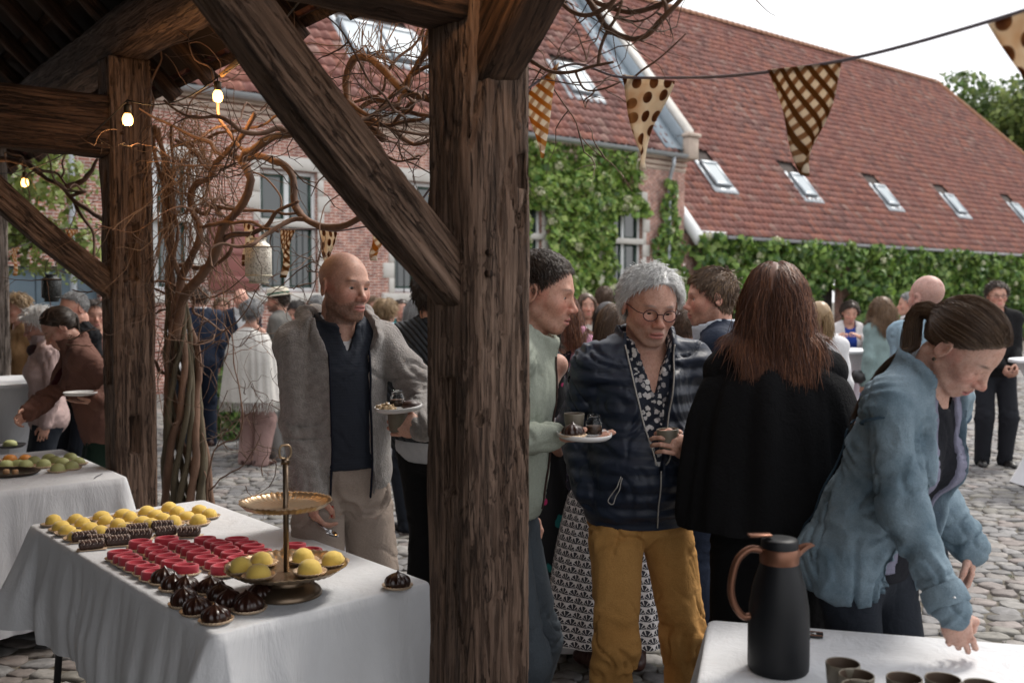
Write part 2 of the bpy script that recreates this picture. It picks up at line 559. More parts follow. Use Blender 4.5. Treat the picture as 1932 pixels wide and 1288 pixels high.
def tiled_roof(parent, s0, s1, yfun, k, z0, y0, ymax, hip=None, seed=1, skip=()):
    """pantiles on a slope rising with y from (y0,z0), local frame; hip(s)-> largest y allowed"""
    sl = math.atan(k); cs, sn = math.cos(sl), math.sin(sl)
    rg = np.random.default_rng(seed)
    ln = (ymax - y0) / cs
    tiles = []
    nr, nc = int(ln / .28), int((s1 - s0) / .22)
    for r in range(nr):
        for c in range(nc):
            s = s0 + c * .22; q = r * .28
            y = y0 + q * cs; z = z0 + q * sn
            if hip and y > hip(s): continue
            if any(a < s + .11 < b and c_ < y < d for a, b, c_, d in skip): continue
            pat = vnoise(np.array([[s * .35, y * .35, 0.0]]), 1, seed)[0] * .5 + vnoise(np.array([[s * 1.3, y * 1.3, 3.0]]), 1, seed)[0] * .4 + rg.normal(0, .3)
            ci = int(np.clip((pat + 1) / 2 * 8, 0, 7.99))
            if rg.random() < .25: ci = int(rg.integers(8))
            tiles.append((s, y, z + rg.normal(0, .006) + .03 * vnoise(np.array([[s * .4, y * .4, 7.0]]), 1, seed)[0], ci, rg.normal(0, .02)))
    M = np.array([[1, 0, 0], [0, cs, -sn], [0, sn, cs]])
    wm = Matrix.Rotation(RZ, 4, 'Z'); 
    def key(t):
        p = H0 + U * t[0] + A * t[1]; p.z = t[2]
        px = 966 + F * p.x / p.y; py = 560 - (p.z - CAMZ) * F / p.y
        inside = -20 < px < 1950 and -10 < py < 600 and not (780 < px < 1010) 
        return (0 if inside else 1, p.y)
    tiles.sort(key=key)
    for t in tiles[:300]:
        o = bpy.data.objects.new('tile', TILE_ME[t[3]])
        link(o, parent); o.location = t[:3]; o.rotation_euler = (sl, t[4] * .6, t[4])
    mb = MB()
    rest = tiles[300:]
    for t in rest:
        ca, sa = math.cos(t[4]), math.sin(t[4])
        v = np.stack([TV[:, 0] * ca - TV[:, 1] * sa, TV[:, 0] * sa + TV[:, 1] * ca, TV[:, 2] + TV[:, 0] * t[4] * .6], -1)
        mb.add(v @ M.T + np.array(t[:3]), TF, np.array(TILE_COLS[t[3]]) * rg.uniform(.9, 1.1))
    tag(mb.build('tile_field', TILE, parent), kind='stuff')
def ridge_tiles(parent, p0, p1, col, n=None, r=.13):
    p0, p1 = np.array(p0, float), np.array(p1, float)
    L = np.linalg.norm(p1 - p0); n = n or int(L / .34)
    t = (p1 - p0) / L; side = np.cross(t, [0, 0, 1.0]); side /= np.linalg.norm(side); up = np.cross(side, t)
    mat = pmat('ridge tile', col, tuple(c * .7 for c in col), 2.5, .8, .3, 20)
    a = np.linspace(-.35, math.pi + .35, 7)
    V = np.concatenate([side * np.cos(x) * rr * 1.25 * r + up * np.sin(x) * rr * r + t * d for d, rr in ((0, 1.12), (.36, .95)) for x in a]).reshape(-1, 3)
    me = npmesh('ridge_tile', V, grid_faces(2, 7)); me.materials.append(mat)
    for i in range(n):
        o = bpy.data.objects.new('ridge_tile', me); link(o, parent)
        o.location = p0 + t * (i * L / n)
def skylight(parent, s, y, z, k, w=.8, h=1.15):
    sl = math.atan(k)
    o = bpy.data.objects.new('skylight', None); link(o, parent)
    me = MB()
    for lo, hi in (((-w / 2 - .04, 0, .03), (-w / 2 + .05, h, .13)), ((w / 2 - .05, 0, .03), (w / 2 + .04, h, .13)), ((-w / 2 - .04, -.05, .03), (w / 2 + .04, .06, .125)), ((-w / 2 - .04, h - .06, .03), (w / 2 + .04, h + .05, .14))):
        me.add(*bevel_box(lo, hi, .01))
    f = me.build('skylight', pmat('grey skylight frame', (.30, .34, .37), (.25, .28, .31), 3, .4, metallic=.3), parent, smooth=False)
    bpy.data.objects.remove(o)
    f.location = (s, y, z); f.rotation_euler = (sl, 0, 0)
    obj('pane', npmesh('pane', [(-w / 2 + .05, .06, .11), (w / 2 - .05, .06, .11), (w / 2 - .05, h - .06, .115), (-w / 2 + .05, h - .06, .115)], [[0, 1, 2, 3]], smooth=False), GLASSS, f)
    mb = MB()
    mb.add(*box((-w / 2 - .22, -.30, .015), (w / 2 + .22, -.05, .05))); mb.add(*box((-w / 2 - .2, -.06, .015), (-w / 2 - .045, h + .15, .05))); mb.add(*box((w / 2 + .045, -.06, .015), (w / 2 + .2, h + .15, .05)))
    mb.build('flashing', ZINC, f, smooth=False)

def building_root(name):
    return empty(name, H0, RZ)
# ---- farmhouse
farm = tag(building_root('farmhouse'), 'brick farmhouse with white stone cross windows and pantiled roof', 'farmhouse')
S_LEFT = -21.0
wins = []
EAVE = 5.2
wcent = [s_of(548), s_of(790), s_of(985), s_of(1180)]
wcent += [s_of(300), s_of(90)]
ZB, ZT, ZTR = 1.72, 3.95, 2.98
for sc_ in wcent[:5]:
    wins.append((sc_ - .58, sc_ + .58, ZB, ZT))
door_s = s_of(72)
wins.append((door_s - .95, door_s + .95, 0.0, 2.12))
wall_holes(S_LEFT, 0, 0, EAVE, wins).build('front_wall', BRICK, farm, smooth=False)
mb = MB(); mb.add([(0, 0, 0), (0, 7, 0), (0, 7, EAVE), (0, 3.6, EAVE + 4.3), (0, 0, EAVE)], np.array([[0, 1, 2], [0, 2, 3], [0, 3, 4]]))
mb.build('gable_wall', BRICK, farm, smooth=False)
def cross_window(sc_, idx):
    w = empty('window'); w.parent = farm
    fr = MB()
    a, b = sc_ - .58, sc_ + .58
    for lo, hi in (((a - .02, .10, ZB), (a + .07, .2, ZT)), ((b - .07, .10, ZB), (b + .02, .2, ZT)), ((a + .07, .10, ZB), (b - .07, .2, ZB + .09)), ((a + .07, .10, ZT - .08), (b - .07, .2, ZT)), ((sc_ - .05, .11, ZB + .09), (sc_ + .05, .19, ZT - .08))):
        fr.add(*bevel_box(lo, hi, .008))
    fr.build('frame', FRAMEW, w, smooth=False)
    tr = MB(); tr.add(*bevel_box((a - .02, -.04, ZTR - .07), (b + .02, .12, ZTR + .07), .015))
    tr.build('transom', STONE, w, smooth=False)
    si = MB(); si.add(*bevel_box((a - .3, -.09, ZB - .18), (b + .3, .2, ZB - .003), .015))
    si.build('sill', STONE, w, smooth=False)
    li = MB(); li.add(*bevel_box((a - .16, -.03, ZT + .003), (b + .16, .2, ZT + .24), .012))
    li.build('lintel', STONE, w, smooth=False)
    for side in (-1, 1):
        zz = ZB
        k = 0
        while zz < ZT - .05:
            hgt = min(.30, ZT - zz); wd = .26 if k % 2 else .13
            e = a if side < 0 else b
            q = MB(); lo, hi = ((e - wd, -.022, zz + .004), (e - .002, .1, zz + hgt - .004)) if side < 0 else ((e + .002, -.022, zz + .004), (e + wd, .1, zz + hgt - .004))
            q.add(*bevel_box(lo, hi, .008)); q.build('quoin', STONE, w, smooth=False)
            zz += hgt; k += 1
    for x0, x1 in ((a + .07, sc_ - .05), (sc_ + .05, b - .07)):
        for z0, z1 in ((ZB + .09, ZTR - .07), (ZTR + .07, ZT - .08)):
            p = MB(); 
            t = .045
            for lo, hi in (((x0, .125, z0), (x0 + t, .175, z1)), ((x1 - t, .125, z0), (x1, .175, z1)), ((x0 + t, .125, z0), (x1 - t, .175, z0 + t)), ((x0 + t, .125, z1 - t), (x1 - t, .175, z1))):
                p.add(*box(lo, hi))
            pf = p.build('casement', GREENP, w, smooth=False)
            obj('pane', npmesh('pane', [(x0 + t, .15, z0 + t), (x1 - t, .15, z0 + t), (x1 - t, .15, z1 - t), (x0 + t, .15, z1 - t)], [[0, 1, 2, 3]], smooth=False), GLASSD, pf)
    if idx in (0, 3):
        s_ = MB(); x0 = a - .98 if idx == 0 else a - .62; zt, zb = ZTR + .02, ZB + .03
        wd = .92 if idx == 0 else .55
        s_.add(*bevel_box((x0, -.09, zb), (x0 + wd, -.045, zt), .008))
        so = s_.build('shutter', SHUT, w, smooth=False)
        for zz in (zb + .15, (zb + zt) / 2, zt - .2):
            q = MB(); q.add(*bevel_box((x0 + .05, -.115, zz), (x0 + wd - .05, -.091, zz + .1), .006)); q.build('ledge_board', SHUT, so, smooth=False)
        if idx == 3:
            for zz in (ZB + .12, ZB + .72):
                q = MB(); q.add(*bevel_box((x0 + .08, -.118, zz), (x0 + wd - .1, -.092, zz + .5), .006)); q.build('panel', pmat('cream panel', (.62, .60, .50), (.55, .53, .44), 4, .6), so, smooth=False)
    # iron bars in front of the lower lights
    for x in (a + .25, sc_ + .28):
        V, Fc = tube([(x, .03, ZB - .1), (x, .03, ZTR - .05)], .011, 6)
        obj('window_bar', npmesh('bar', V, Fc), pmat('black iron', (.02, .03, .03), (.015, .02, .02), 9, .5, metallic=.6), w)
for i, sc_ in enumerate(wcent[:5]):
    cross_window(sc_, i)
# warm room lamps far inside, seen through the panes as small glints
gl = MB()
dd = MB(); dd.add(*bevel_box((door_s - .93, .1, 0.01), (door_s - .005, .16, 2.1), .01)); 
dl = dd.build('door', pmat('blue grey door paint', (.09, .13, .16), (.07, .105, .13), 3, .6, .1, 30), farm, smooth=False)
dd = MB(); dd.add(*bevel_box((door_s + .005, .1, 0.01), (door_s + .93, .16, 2.1), .01)); dd.build('door', MATS['blue grey door paint'], farm, smooth=False)
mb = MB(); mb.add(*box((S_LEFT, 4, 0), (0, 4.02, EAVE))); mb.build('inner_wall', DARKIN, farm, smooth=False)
# eave: cornice, gutter, downpipe
cn = MB()
for i, (z, d) in enumerate(((EAVE - .42, .03), (EAVE - .30, .07), (EAVE - .17, .12))):
    cn.add(*bevel_box((S_LEFT, -d, z), (.02, .0 - .002, z + .10), .012))
cn.build('cornice', pmat('pale brick cornice', (.50, .40, .33), (.42, .33, .27), 5, .85, .2, 25), farm, smooth=False)
a_ = np.linspace(math.pi, 2 * math.pi, 9)
gp = np.array([(0, -.24 + .1 * math.cos(t), EAVE - .02 + .1 * math.sin(t)) for t in a_])
gV = np.concatenate([gp + np.array([S_LEFT, 0, 0]), gp + np.array([.12, 0, 0])])
go = obj('gutter', npmesh('gutter', gV, grid_faces(2, 9)), ZINC, farm)
for sx in np.arange(S_LEFT + .5, 0, .9):
    V, Fc = tube([(sx, -.36 + .02, EAVE), (sx, -.26, EAVE - .125), (sx, -.12, EAVE - .05)], .012, 5)
    obj('gutter_bracket', npmesh('gutter_bracket', V, Fc), ZINC, go)
for dpx, nm in ((1256, 1), (137, 2)):
    s_ = s_of(dpx)
    V, Fc = tube(spline([(s_, -.24, EAVE - .1), (s_, -.22, EAVE - .3), (s_, -.09, EAVE - .65), (s_, -.09, EAVE - 1.0), (s_, -.09, .1)], 24), .052, 10)
    obj('downpipe', npmesh('downpipe', V, Fc), ZINC, farm)
# roof
roof = empty('roof'); roof.parent = farm
k_f = 1.2
ys_f = 4.6
sky_f = [(s_at(1085, 1.1), .95), (s_at(690, 1.1), .95), (s_at(762, 1.1), .95)]
skip = [(s - .5, s + .5, y - .2, y + .72) for s, y in sky_f]
un = MB(); un.add([(S_LEFT, -.25, EAVE - .03), (-.35, -.25, EAVE - .03), (-.35, ys_f, EAVE + (ys_f + .25) * k_f - .03), (S_LEFT, ys_f, EAVE + (ys_f + .25) * k_f - .03)], np.array([[0, 1, 2, 3]]))
un.build('roof_deck', pmat('dark batten', (.05, .035, .03), (.04, .03, .025), 4, .9), roof, smooth=False)
tiled_roof(roof, S_LEFT, -.4, None, k_f, EAVE, -.25, ys_f, None, 3, skip)
for s, y in sky_f:
    skylight(roof, s, y - .1, EAVE + (y + .15) * k_f, k_f, .8, .95)
# parapet gable: white coping over a zinc flashing strip
def slope_box(s0, s1, y0, y1, zoff, th):
    z0, z1 = EAVE + (y0 + .25) * k_f + zoff, EAVE + (y1 + .25) * k_f + zoff
    return np.array([(s0, y0, z0), (s1, y0, z0), (s1, y1, z1), (s0, y1, z1), (s0, y0, z0 + th), (s1, y0, z0 + th), (s1, y1, z1 + th), (s0, y1, z1 + th)]), BOXF
pw = MB(); pw.add(*slope_box(-.30, -.03, -.15, ys_f, -.2, .62)); pw.build('parapet', pmat('lead grey flashing', (.30, .35, .39), (.24, .29, .33), 2.0, .85, .2, 9, spec=.2), farm, smooth=False)
pc = MB(); pc.add(*slope_box(-.20, .12, -.18, ys_f, .42, .13)); pc.build('coping', STONE, farm, smooth=False)
fl = MB(); fl.add(*slope_box(-.95, -.302, -.2, ys_f, .04, .03)); fl.build('valley_flashing', MATS['lead grey flashing'], farm, smooth=False)
kn = MB(); kn.add(*bevel_box((-.25, -.35, EAVE - .12), (.13, .0, EAVE + .42), .02)); kn.add(*bevel_box((-.3, -.4, EAVE + .423), (.18, .04, EAVE + .52), .02)); kn.build('kneeler_stone', pmat('warm kneeler stone', (.52, .43, .36), (.42, .34, .28), 4, .85, .3, 20), farm, smooth=False)

# ---- barn
barn = tag(building_root('barn'), 'long low barn with hipped red pantile roof and vine covered wall', 'barn')
BE, BK, BW = 3.26, 1.2, 6.72
BL = 32.3
bholes = [(s_of(1372) - .1, s_of(1372) + 1.1, 0, 2.15), (s_of(1530), s_of(1530) + 1.6, 0, 2.3), (s_of(1690), s_of(1690) + 1.8, 0, 2.3), (s_of(1850), s_of(1850) + 1.5, 0, 2.2)]
wall_holes(0.02, BL, 0, BE, bholes).build('front_wall', BRICK, barn, smooth=False)
for a, b, c, d in bholes:
    q = MB(); q.add(*bevel_box((a + .05, .3, .02), (b - .05, .36, d - .03), .01)); dob = q.build('door', pmat('black brown door', (.03, .022, .018), (.02, .016, .014), 5, .7, .2, 30), barn, smooth=False)
    for x in np.arange(a + .25, b - .15, .22):
        q = MB(); q.add(*box((x, .285, .05), (x + .2, .299, d - .06))); q.build('plank', MATS['black brown door'], dob, smooth=False)
q = MB(); q.add(*bevel_box((bholes[0][1] + .02, -.05, 0), (bholes[0][1] + .2, .05, 2.2), .01)); q.build('door_post', FRAMEW, barn, smooth=False)
q = MB(); q.add([(BL, 0, 0), (BL, 2 * BW, 0), (BL, 2 * BW, BE), (BL, 0, BE)], np.array([[0, 1, 2, 3]])); q.build('end_wall', BRICK, barn, smooth=False)
broof = empty('roof'); broof.parent = barn
RID = BE + (BW + .3) * BK
hipf = lambda s: BW if s < BL - BW * .95 else (BL + .3 - s) / .95 - .3
bsk = [(s_at(px_, 1.3), 1.0) for px_ in (1337, 1502, 1658, 1788, 1912)]
skip = [(s - .46, s + .46, y - .2, y + .75) for s, y in bsk]
tiled_roof(broof, 0.25, BL + .25, None, BK, BE - .03, -.3, BW, hipf, 5, skip)
un = MB(); un.add([(0.1, -.3, BE - .07), (BL + .3, -.3, BE - .07), (BL - BW * .95, BW, RID - .07), (0.1, BW, RID - .07)], np.array([[0, 1, 2, 3]]))
un.add([(BL + .3, -.3, BE - .07), (BL + .3, 2 * BW + .3, BE - .07), (BL - BW * .95, BW, RID - .07)], np.array([[0, 1, 2]]))
un.add([(BL + .3, 2 * BW + .3, BE - .07), (.1, 2 * BW + .3, BE - .07), (.1, BW, RID - .07), (BL - BW * .95, BW, RID - .07)], np.array([[0, 1, 2, 3]]))
un.build('roof_deck', MATS['dark batten'], broof, smooth=False)
ridge_tiles(broof, (0.1, BW, RID - .02), (BL - BW * .95, BW, RID - .02), (.34, .16, .09))
ridge_tiles(broof, (BL - BW * .95, BW, RID - .02), (BL + .3, -.3, BE - .02), (.34, .17, .10))
for s, y in bsk:
    skylight(broof, s, y - .1, BE + (y + .2) * BK, BK, .60, .82)
# pale boarded cheek where the barn eave meets the farmhouse
bc = MB(); bc.add(*fbox((.12, -.32, BE - .1), (1.2, 0, 0), (0, .1, 0), (0, 0, .16))); bc.build('eave_board', FRAMEW, barn, smooth=False)
bc = MB(); bc.add(*box((1.35, -.36, BE - .12), (BL + .2, -.31, BE - .03))); bc.build('fascia', pmat('grey fascia', (.30, .30, .31), (.24, .24, .25), 3, .7), barn, smooth=False)

vb = MB()
for (y0_, y1_) in ((-.38, 1.9),):
    z0_, z1_ = BE + (y0_ + .3) * BK, BE + (y1_ + .3) * BK
    vb.add(np.array([(-.02, y0_, z0_ - .22), (.30, y0_, z0_ - .22), (.30, y1_, z1_ - .22), (-.02, y1_, z1_ - .22), (-.02, y0_, z0_ + .07), (.30, y0_, z0_ + .07), (.30, y1_, z1_ + .07), (-.02, y1_, z1_ + .07)]), BOXF)
vb.build('verge_board', FRAMEW, barn, smooth=False)
# ------------------------------------------------------------------ leaves
LEAF = attr_mat('leaf', rough=.5, var=.2, spec=.45, trans=.28, bscale=60)
def leaves(P, N, size, cols, rg, droop=.4, jit=.55):
    """one folded leaf (4 triangles) per point"""
    n = len(P)
    N = N + rg.normal(0, jit, (n, 3)); N /= np.linalg.norm(N, axis=1, keepdims=True)
    d = rg.normal(0, .6, (n, 3)) + np.array([0, 0, -droop]); d -= N * np.sum(d * N, 1, keepdims=True); d /= np.linalg.norm(d, axis=1, keepdims=True)
    s = np.cross(N, d)
    L = size * rg.uniform(.5, 1.6, (n, 1)); W = L * rg.uniform(.32, .44, (n, 1))
    tip = P + d * L * .55 - N * L * .10; base = P - d * L * .45
    mid = P + N * L * .02
    l = P + s * W + N * L * .08 - d * L * .05; r = P - s * W + N * L * .08 - d * L * .05
    V = np.stack([base, l, tip, r, mid], 1).reshape(-1, 3)
    o = np.arange(n)[:, None] * 5
    Fc = np.concatenate([o + np.array([0, 4, 1]), o + np.array([1, 4, 2]), o + np.array([2, 4, 3]), o + np.array([3, 4, 0])])
    C = np.repeat(cols, 5, axis=0)
    return V, Fc, C
def leaf_cols(n, base, rg, var=.35):
    b = np.array(base)
    ci = rg.integers(len(b), size=n)
    return b[ci] * rg.uniform(1 - var, 1 + var, (n, 1))
def flower_head(parent, p, r, rg, mat):
    n = 46
    d = rg.normal(0, 1, (n, 3)); d[:, 1] = -np.abs(d[:, 1]); d /= np.linalg.norm(d, axis=1, keepdims=True)
    q = d * r * np.array([1, .5, .75]) * rg.uniform(.75, 1.05, (n, 1))
    V, Fc, C = leaves(q, d, r * .38, np.tile((.62, .62, .42), (n, 1)) * rg.uniform(.8, 1.15, (n, 1)), rg, 0, .4)
    o = obj('flower_head', npmesh('flower_head', V, Fc, C), mat, parent)
    o.location = p
def climber(name, label, pts_fn, n, size, base, flowers, seed, frame_parent_loc=True):
    rg = np.random.default_rng(seed)
    root = tag(building_root(name), label, 'climbing plant', 'climbing hydrangeas on the courtyard walls')
    P, N = pts_fn(n, rg)
    V, Fc, C = leaves(P, N, size, leaf_cols(len(P), base, rg), rg)
    tag(obj('foliage', npmesh('foliage', V, Fc, C, smooth=False), LEAF, root), kind='stuff')
    k = rg.choice(len(P), min(flowers, len(P)), replace=False)
    for i in k:
        if P[i][1] > -.12: continue
        flower_head(root, P[i] + np.array([0, -.06, 0]), rg.uniform(.09, .15), rg, LEAF)
    return root
def patch(s0, s1, z0, z1, bulge, inside, seed):
    def fn(n, rg):
        m = int(n * 2.6)
        P = np.stack([rg.uniform(s0, s1, m), np.zeros(m), rg.uniform(z0, z1, m)], -1)
        keep = inside(P)
        P = P[keep][:n]
        cl = fbm(P * np.array([1, 0, 1]), 2.3, 3, seed)           # clumps
        cl2 = vnoise(P * np.array([1, 0, 1]), 5.5, seed + 9)
        depth = bulge * (.45 + .5 * cl + .25 * cl2)
        depth = np.clip(depth, .04, None)
        P[:, 1] = -depth * rg.uniform(.55, 1.02, len(P))
        # clump-shaped normals
        e = .05
        gx = (fbm(P * np.array([1, 0, 1]) + np.array([e, 0, 0]), 2.3, 2, seed) - cl) / e; gz = (fbm(P * np.array([1, 0, 1]) + np.array([0, 0, e]), 2.3, 2, seed) - cl) / e
        N = np.stack([-gx * bulge * .5, -np.ones(len(P)), -gz * bulge * .5 + .35], -1)
        N /= np.linalg.norm(N, axis=1, keepdims=True)
        return P, N
    return fn
GREEN_A = [(.22, .34, .065), (.28, .40, .09), (.16, .28, .055), (.34, .43, .13), (.08, .17, .035)]
GREEN_B = [(.13, .24, .05), (.18, .29, .065), (.08, .17, .04), (.23, .32, .09), (.045, .10, .025)]
sa, sb = s_of(985), s_of(1212)
def ins_a(P):
    s, z = P[:, 0], P[:, 2]
    w = fbm(np.stack([s * 0, s * 0, z], -1), 1.4, 3, 21) * .45
    u = (s - sa) / (sb - sa)
    right = sb - .15 + w - np.clip(3.4 - z, 0, 2) * .42
    wl = wcent[2] + .62; wr = wcent[3] - .62
    inwin = ((s < wl) & (s > sa) & (z > 1.6) & (z < 3.55 + w * .3)) | ((s > wr + w * .35) & (z < 3.5 + w) & (z > .8))
    return (s < right) & (z < EAVE - .12 + w * .1) & ~inwin
cl_a = climber('climbing_hydrangea', 'bright green climbing hydrangea on the farmhouse wall between two white windows', patch(sa - .6, sb + .4, .6, EAVE - .1, .55, ins_a, 4), 9000, .135, GREEN_A, 60, 31)
sc1, sc2 = s_of(1222), s_of(1300)
def ins_b(P):
    s, z = P[:, 0], P[:, 2]
    w = fbm(np.stack([s * 0, s * 0, z], -1), 1.9, 3, 5) * .35
    c = s_of(1262) - .12
    hw = .3 + np.clip(3.6 - z, 0, 3) * .28
    return (np.abs(s - c + w * .4) < hw + w) & (z < 4.5)
cl_b = climber('climbing_hydrangea', 'narrow green climber round the farmhouse downpipe beside the barn', patch(sc1 - .5, sc2 + .3, .4, 4.6, .35, ins_b, 8), 2600, .13, GREEN_A[:3] + GREEN_B, 18, 33)
def ins_c(P):
    s, z = P[:, 0], P[:, 2]
    w = fbm(np.stack([s, s * 0, z], -1), .8, 3, 15)
    ok = z < BE - .05 + .10 * vnoise(P, 2.0, 4)
    for a, b, c, d in bholes:
        ok &= ~((s > a + .1) & (s < b - .05) & (z < d - .42 + .25 * w))
    return ok
cl_c = climber('climbing_hydrangea', 'dense dark green climber covering the whole long barn wall', patch(.15, BL, .15, BE, .8, ins_c, 12), 26000, .19, GREEN_B + GREEN_A[:1], 150, 35)

# ------------------------------------------------------------------ trees
BARK = pmat('bark', (.10, .075, .055), (.06, .045, .035), 6, .95, .6, 30, stretch=(1, 1, .25))
def tree(name, label, base, h, crown_c, crown_r, n, size, cols, seed, nclump=26):
    rg = np.random.default_rng(seed)
    root = tag(empty(name, base), label, 'tree')
    mb = MB()
    tr = spline([(0, 0, 0), (h * .02, 0, h * .3), (-h * .02, h * .02, h * .6), (crown_c[0], crown_c[1], crown_c[2])], 14)
    mb.add(*tube(tr, np.linspace(h * .028, h * .008, 14), 8))
    cc = np.array(crown_c, float); cr = np.array(crown_r, float)
    ce = rg.normal(0, 1, (nclump, 3)); ce /= np.linalg.norm(ce, axis=1, keepdims=True); ce = cc + ce * cr * rg.uniform(.3, .92, (nclump, 1))
    for c in ce[::2]:
        k = rg.integers(6, 12)
        mb.add(*tube(spline([tr[k], (tr[k] + c) / 2 + rg.normal(0, .03, 3) * h, c], 7), np.linspace(h * .009, h * .002, 7), 5))
    mb.build('trunk', BARK, root)
    q = rg.integers(nclump, size=n)
    d = rg.normal(0, 1, (n, 3)); d /= np.linalg.norm(d, axis=1, keepdims=True)
    rad = np.mean(cr) * rg.uniform(.22, .42, nclump)[q]
    P = ce[q] + d * (rad * rg.uniform(.45, 1.0, n) ** .6)[:, None] * np.array([1.15, 1.15, .75])
    V, Fc, C = leaves(P, d + np.array([0, 0, .3]), size, leaf_cols(n, cols, rg, .4), rg, .3, .6)
    tag(obj('crown', npmesh('crown', V, Fc, C, smooth=False), LEAF, root), kind='stuff')
    return root
GREEN_T = [(.10, .17, .045), (.13, .20, .05), (.07, .12, .035), (.16, .21, .07)]
b_ = at(1880, 560, 62); tree('broadleaf_tree', 'tall green tree rising behind the hipped end of the barn', (b_.x, 62, 0), 16, (0, 0, 12.0), (4.8, 4.8, 3.9), 9000, .34, GREEN_T, 41, 40)
b_ = at(2010, 560, 58); tree('broadleaf_tree', 'lower yellow green tree at the right edge beyond the barn', (b_.x, 58, 0), 15, (0, 0, 11.4), (4.6, 4.6, 4.2), 7000, .32, [(.16, .22, .05), (.2, .25, .06), (.12, .17, .045)], 43, 34)
tree('courtyard_tree', 'small yellow green tree hanging over the guests at the far left', (-6.3, 11.2, 0), 3.9, (.55, -.35, 2.72), (1.5, 1.2, .95), 5200, .075, [(.17, .22, .05), (.22, .26, .07), (.12, .17, .04)], 45, 34)
bs = at(405, 690, 10.8)
def bush(label, base, r, h, seed, cols=GREEN_B):
    rg = np.random.default_rng(seed)
    root = tag(empty('box_shrub', base), label, 'shrub')
    n = 1300
    d = rg.normal(0, 1, (n, 3)); d[:, 2] = np.abs(d[:, 2]); d /= np.linalg.norm(d, axis=1, keepdims=True)
    P = d * np.array([r, r, h]) * rg.uniform(.6, 1.05, (n, 1))
    V, Fc, C = leaves(P, d, .07, leaf_cols(n, cols, rg), rg)
    tag(obj('foliage', npmesh('foliage', V, Fc, C, smooth=False), LEAF, root), kind='stuff')
    mb = MB()
    for k in range(5):
        mb.add(*tube([(0, 0, 0), tuple(d[k] * np.array([r, r, h]) * .4), tuple(d[k] * np.array([r, r, h]) * .8)], [.02, .014, .006], 5))
    mb.build('stem', BARK, root)
bush('low green shrub on the cobbles behind the man in the navy suit', (bs.x, 11.6, 0), .42, .98, 51)
# ================================================================== TIMBER SHED
AS = Vector((-.611, .7916, 0)); AS.normalize()
US = Vector((AS.y, -AS.x, 0))
ANG = math.atan2(US.y, US.x)
def wood_mat(name, c_dark, c_mid, c_light, gr=1.0):
    m, nt, b = new_mat(name)
    v = coords(nt, (1, 1, .06))
    v2 = coords(nt, (1, 1, .22))
    g1 = noise(nt, v, 42 * gr, 8, .68, .5)
    g2 = noise(nt, v2, 5.0, 5, .6, .8)
    g3 = noise(nt, v, 90 * gr, 4, .7)
    base = ramp(nt, g1, [(.25, c_dark), (.5, c_mid), (.75, c_light)])
    base = mixc(nt, 1.0, base, ramp(nt, g2, [(.3, (.55, .52, .5)), (.65, (1.15, 1.12, 1.1))]), 'MULTIPLY')
    base = mixc(nt, 1.0, base, ramp(nt, g3, [(.35, (.6, .58, .56)), (.6, (1.08, 1.06, 1.05))]), 'MULTIPLY')
    nt.links.new(base, b.inputs['Base Color'])
    setin(b, Roughness=.82, Specular_IOR_Level=.3)
    ck = noise(nt, coords(nt, (1, 1, .04)), 20 * gr, 6, .62, .45)
    ck2 = noise(nt, coords(nt, (1, 1, .06)), 70 * gr, 5, .62, .4)
    line = ramp(nt, ck, [(.485, (1, 1, 1)), (.5, (0, 0, 0)), (.515, (1, 1, 1))])
    line2 = ramp(nt, ck2, [(.40, (0, 0, 0)), (.46, (1, 1, 1))])
    col2 = mixc(nt, 1.0, base, ramp(nt, line, [(0, (.30, .27, .25)), (1, (1, 1, 1))]), 'MULTIPLY')
    col2 = mixc(nt, 1.0, col2, ramp(nt, line2, [(0, (.55, .52, .5)), (1, (1, 1, 1))]), 'MULTIPLY')
    nt.links.new(col2, b.inputs['Base Color'])
    h = mathn(nt, 'ADD', mathn(nt, 'ADD', mathn(nt, 'MULTIPLY', g1, .8), mathn(nt, 'MULTIPLY', g3, .5)), mathn(nt, 'ADD', mathn(nt, 'MULTIPLY', line, .9), mathn(nt, 'MULTIPLY', line2, .5)))
    bump(nt, b, h, 1.0, .012)
    MATS[name] = m
    return m
OAK = wood_mat('weathered oak', (.075, .045, .032), (.19, .128, .095), (.33, .24, .188))
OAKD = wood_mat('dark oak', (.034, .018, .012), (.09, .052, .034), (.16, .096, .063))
OAKG = wood_mat('grey oak', (.10, .085, .075), (.24, .21, .185), (.36, .32, .29))
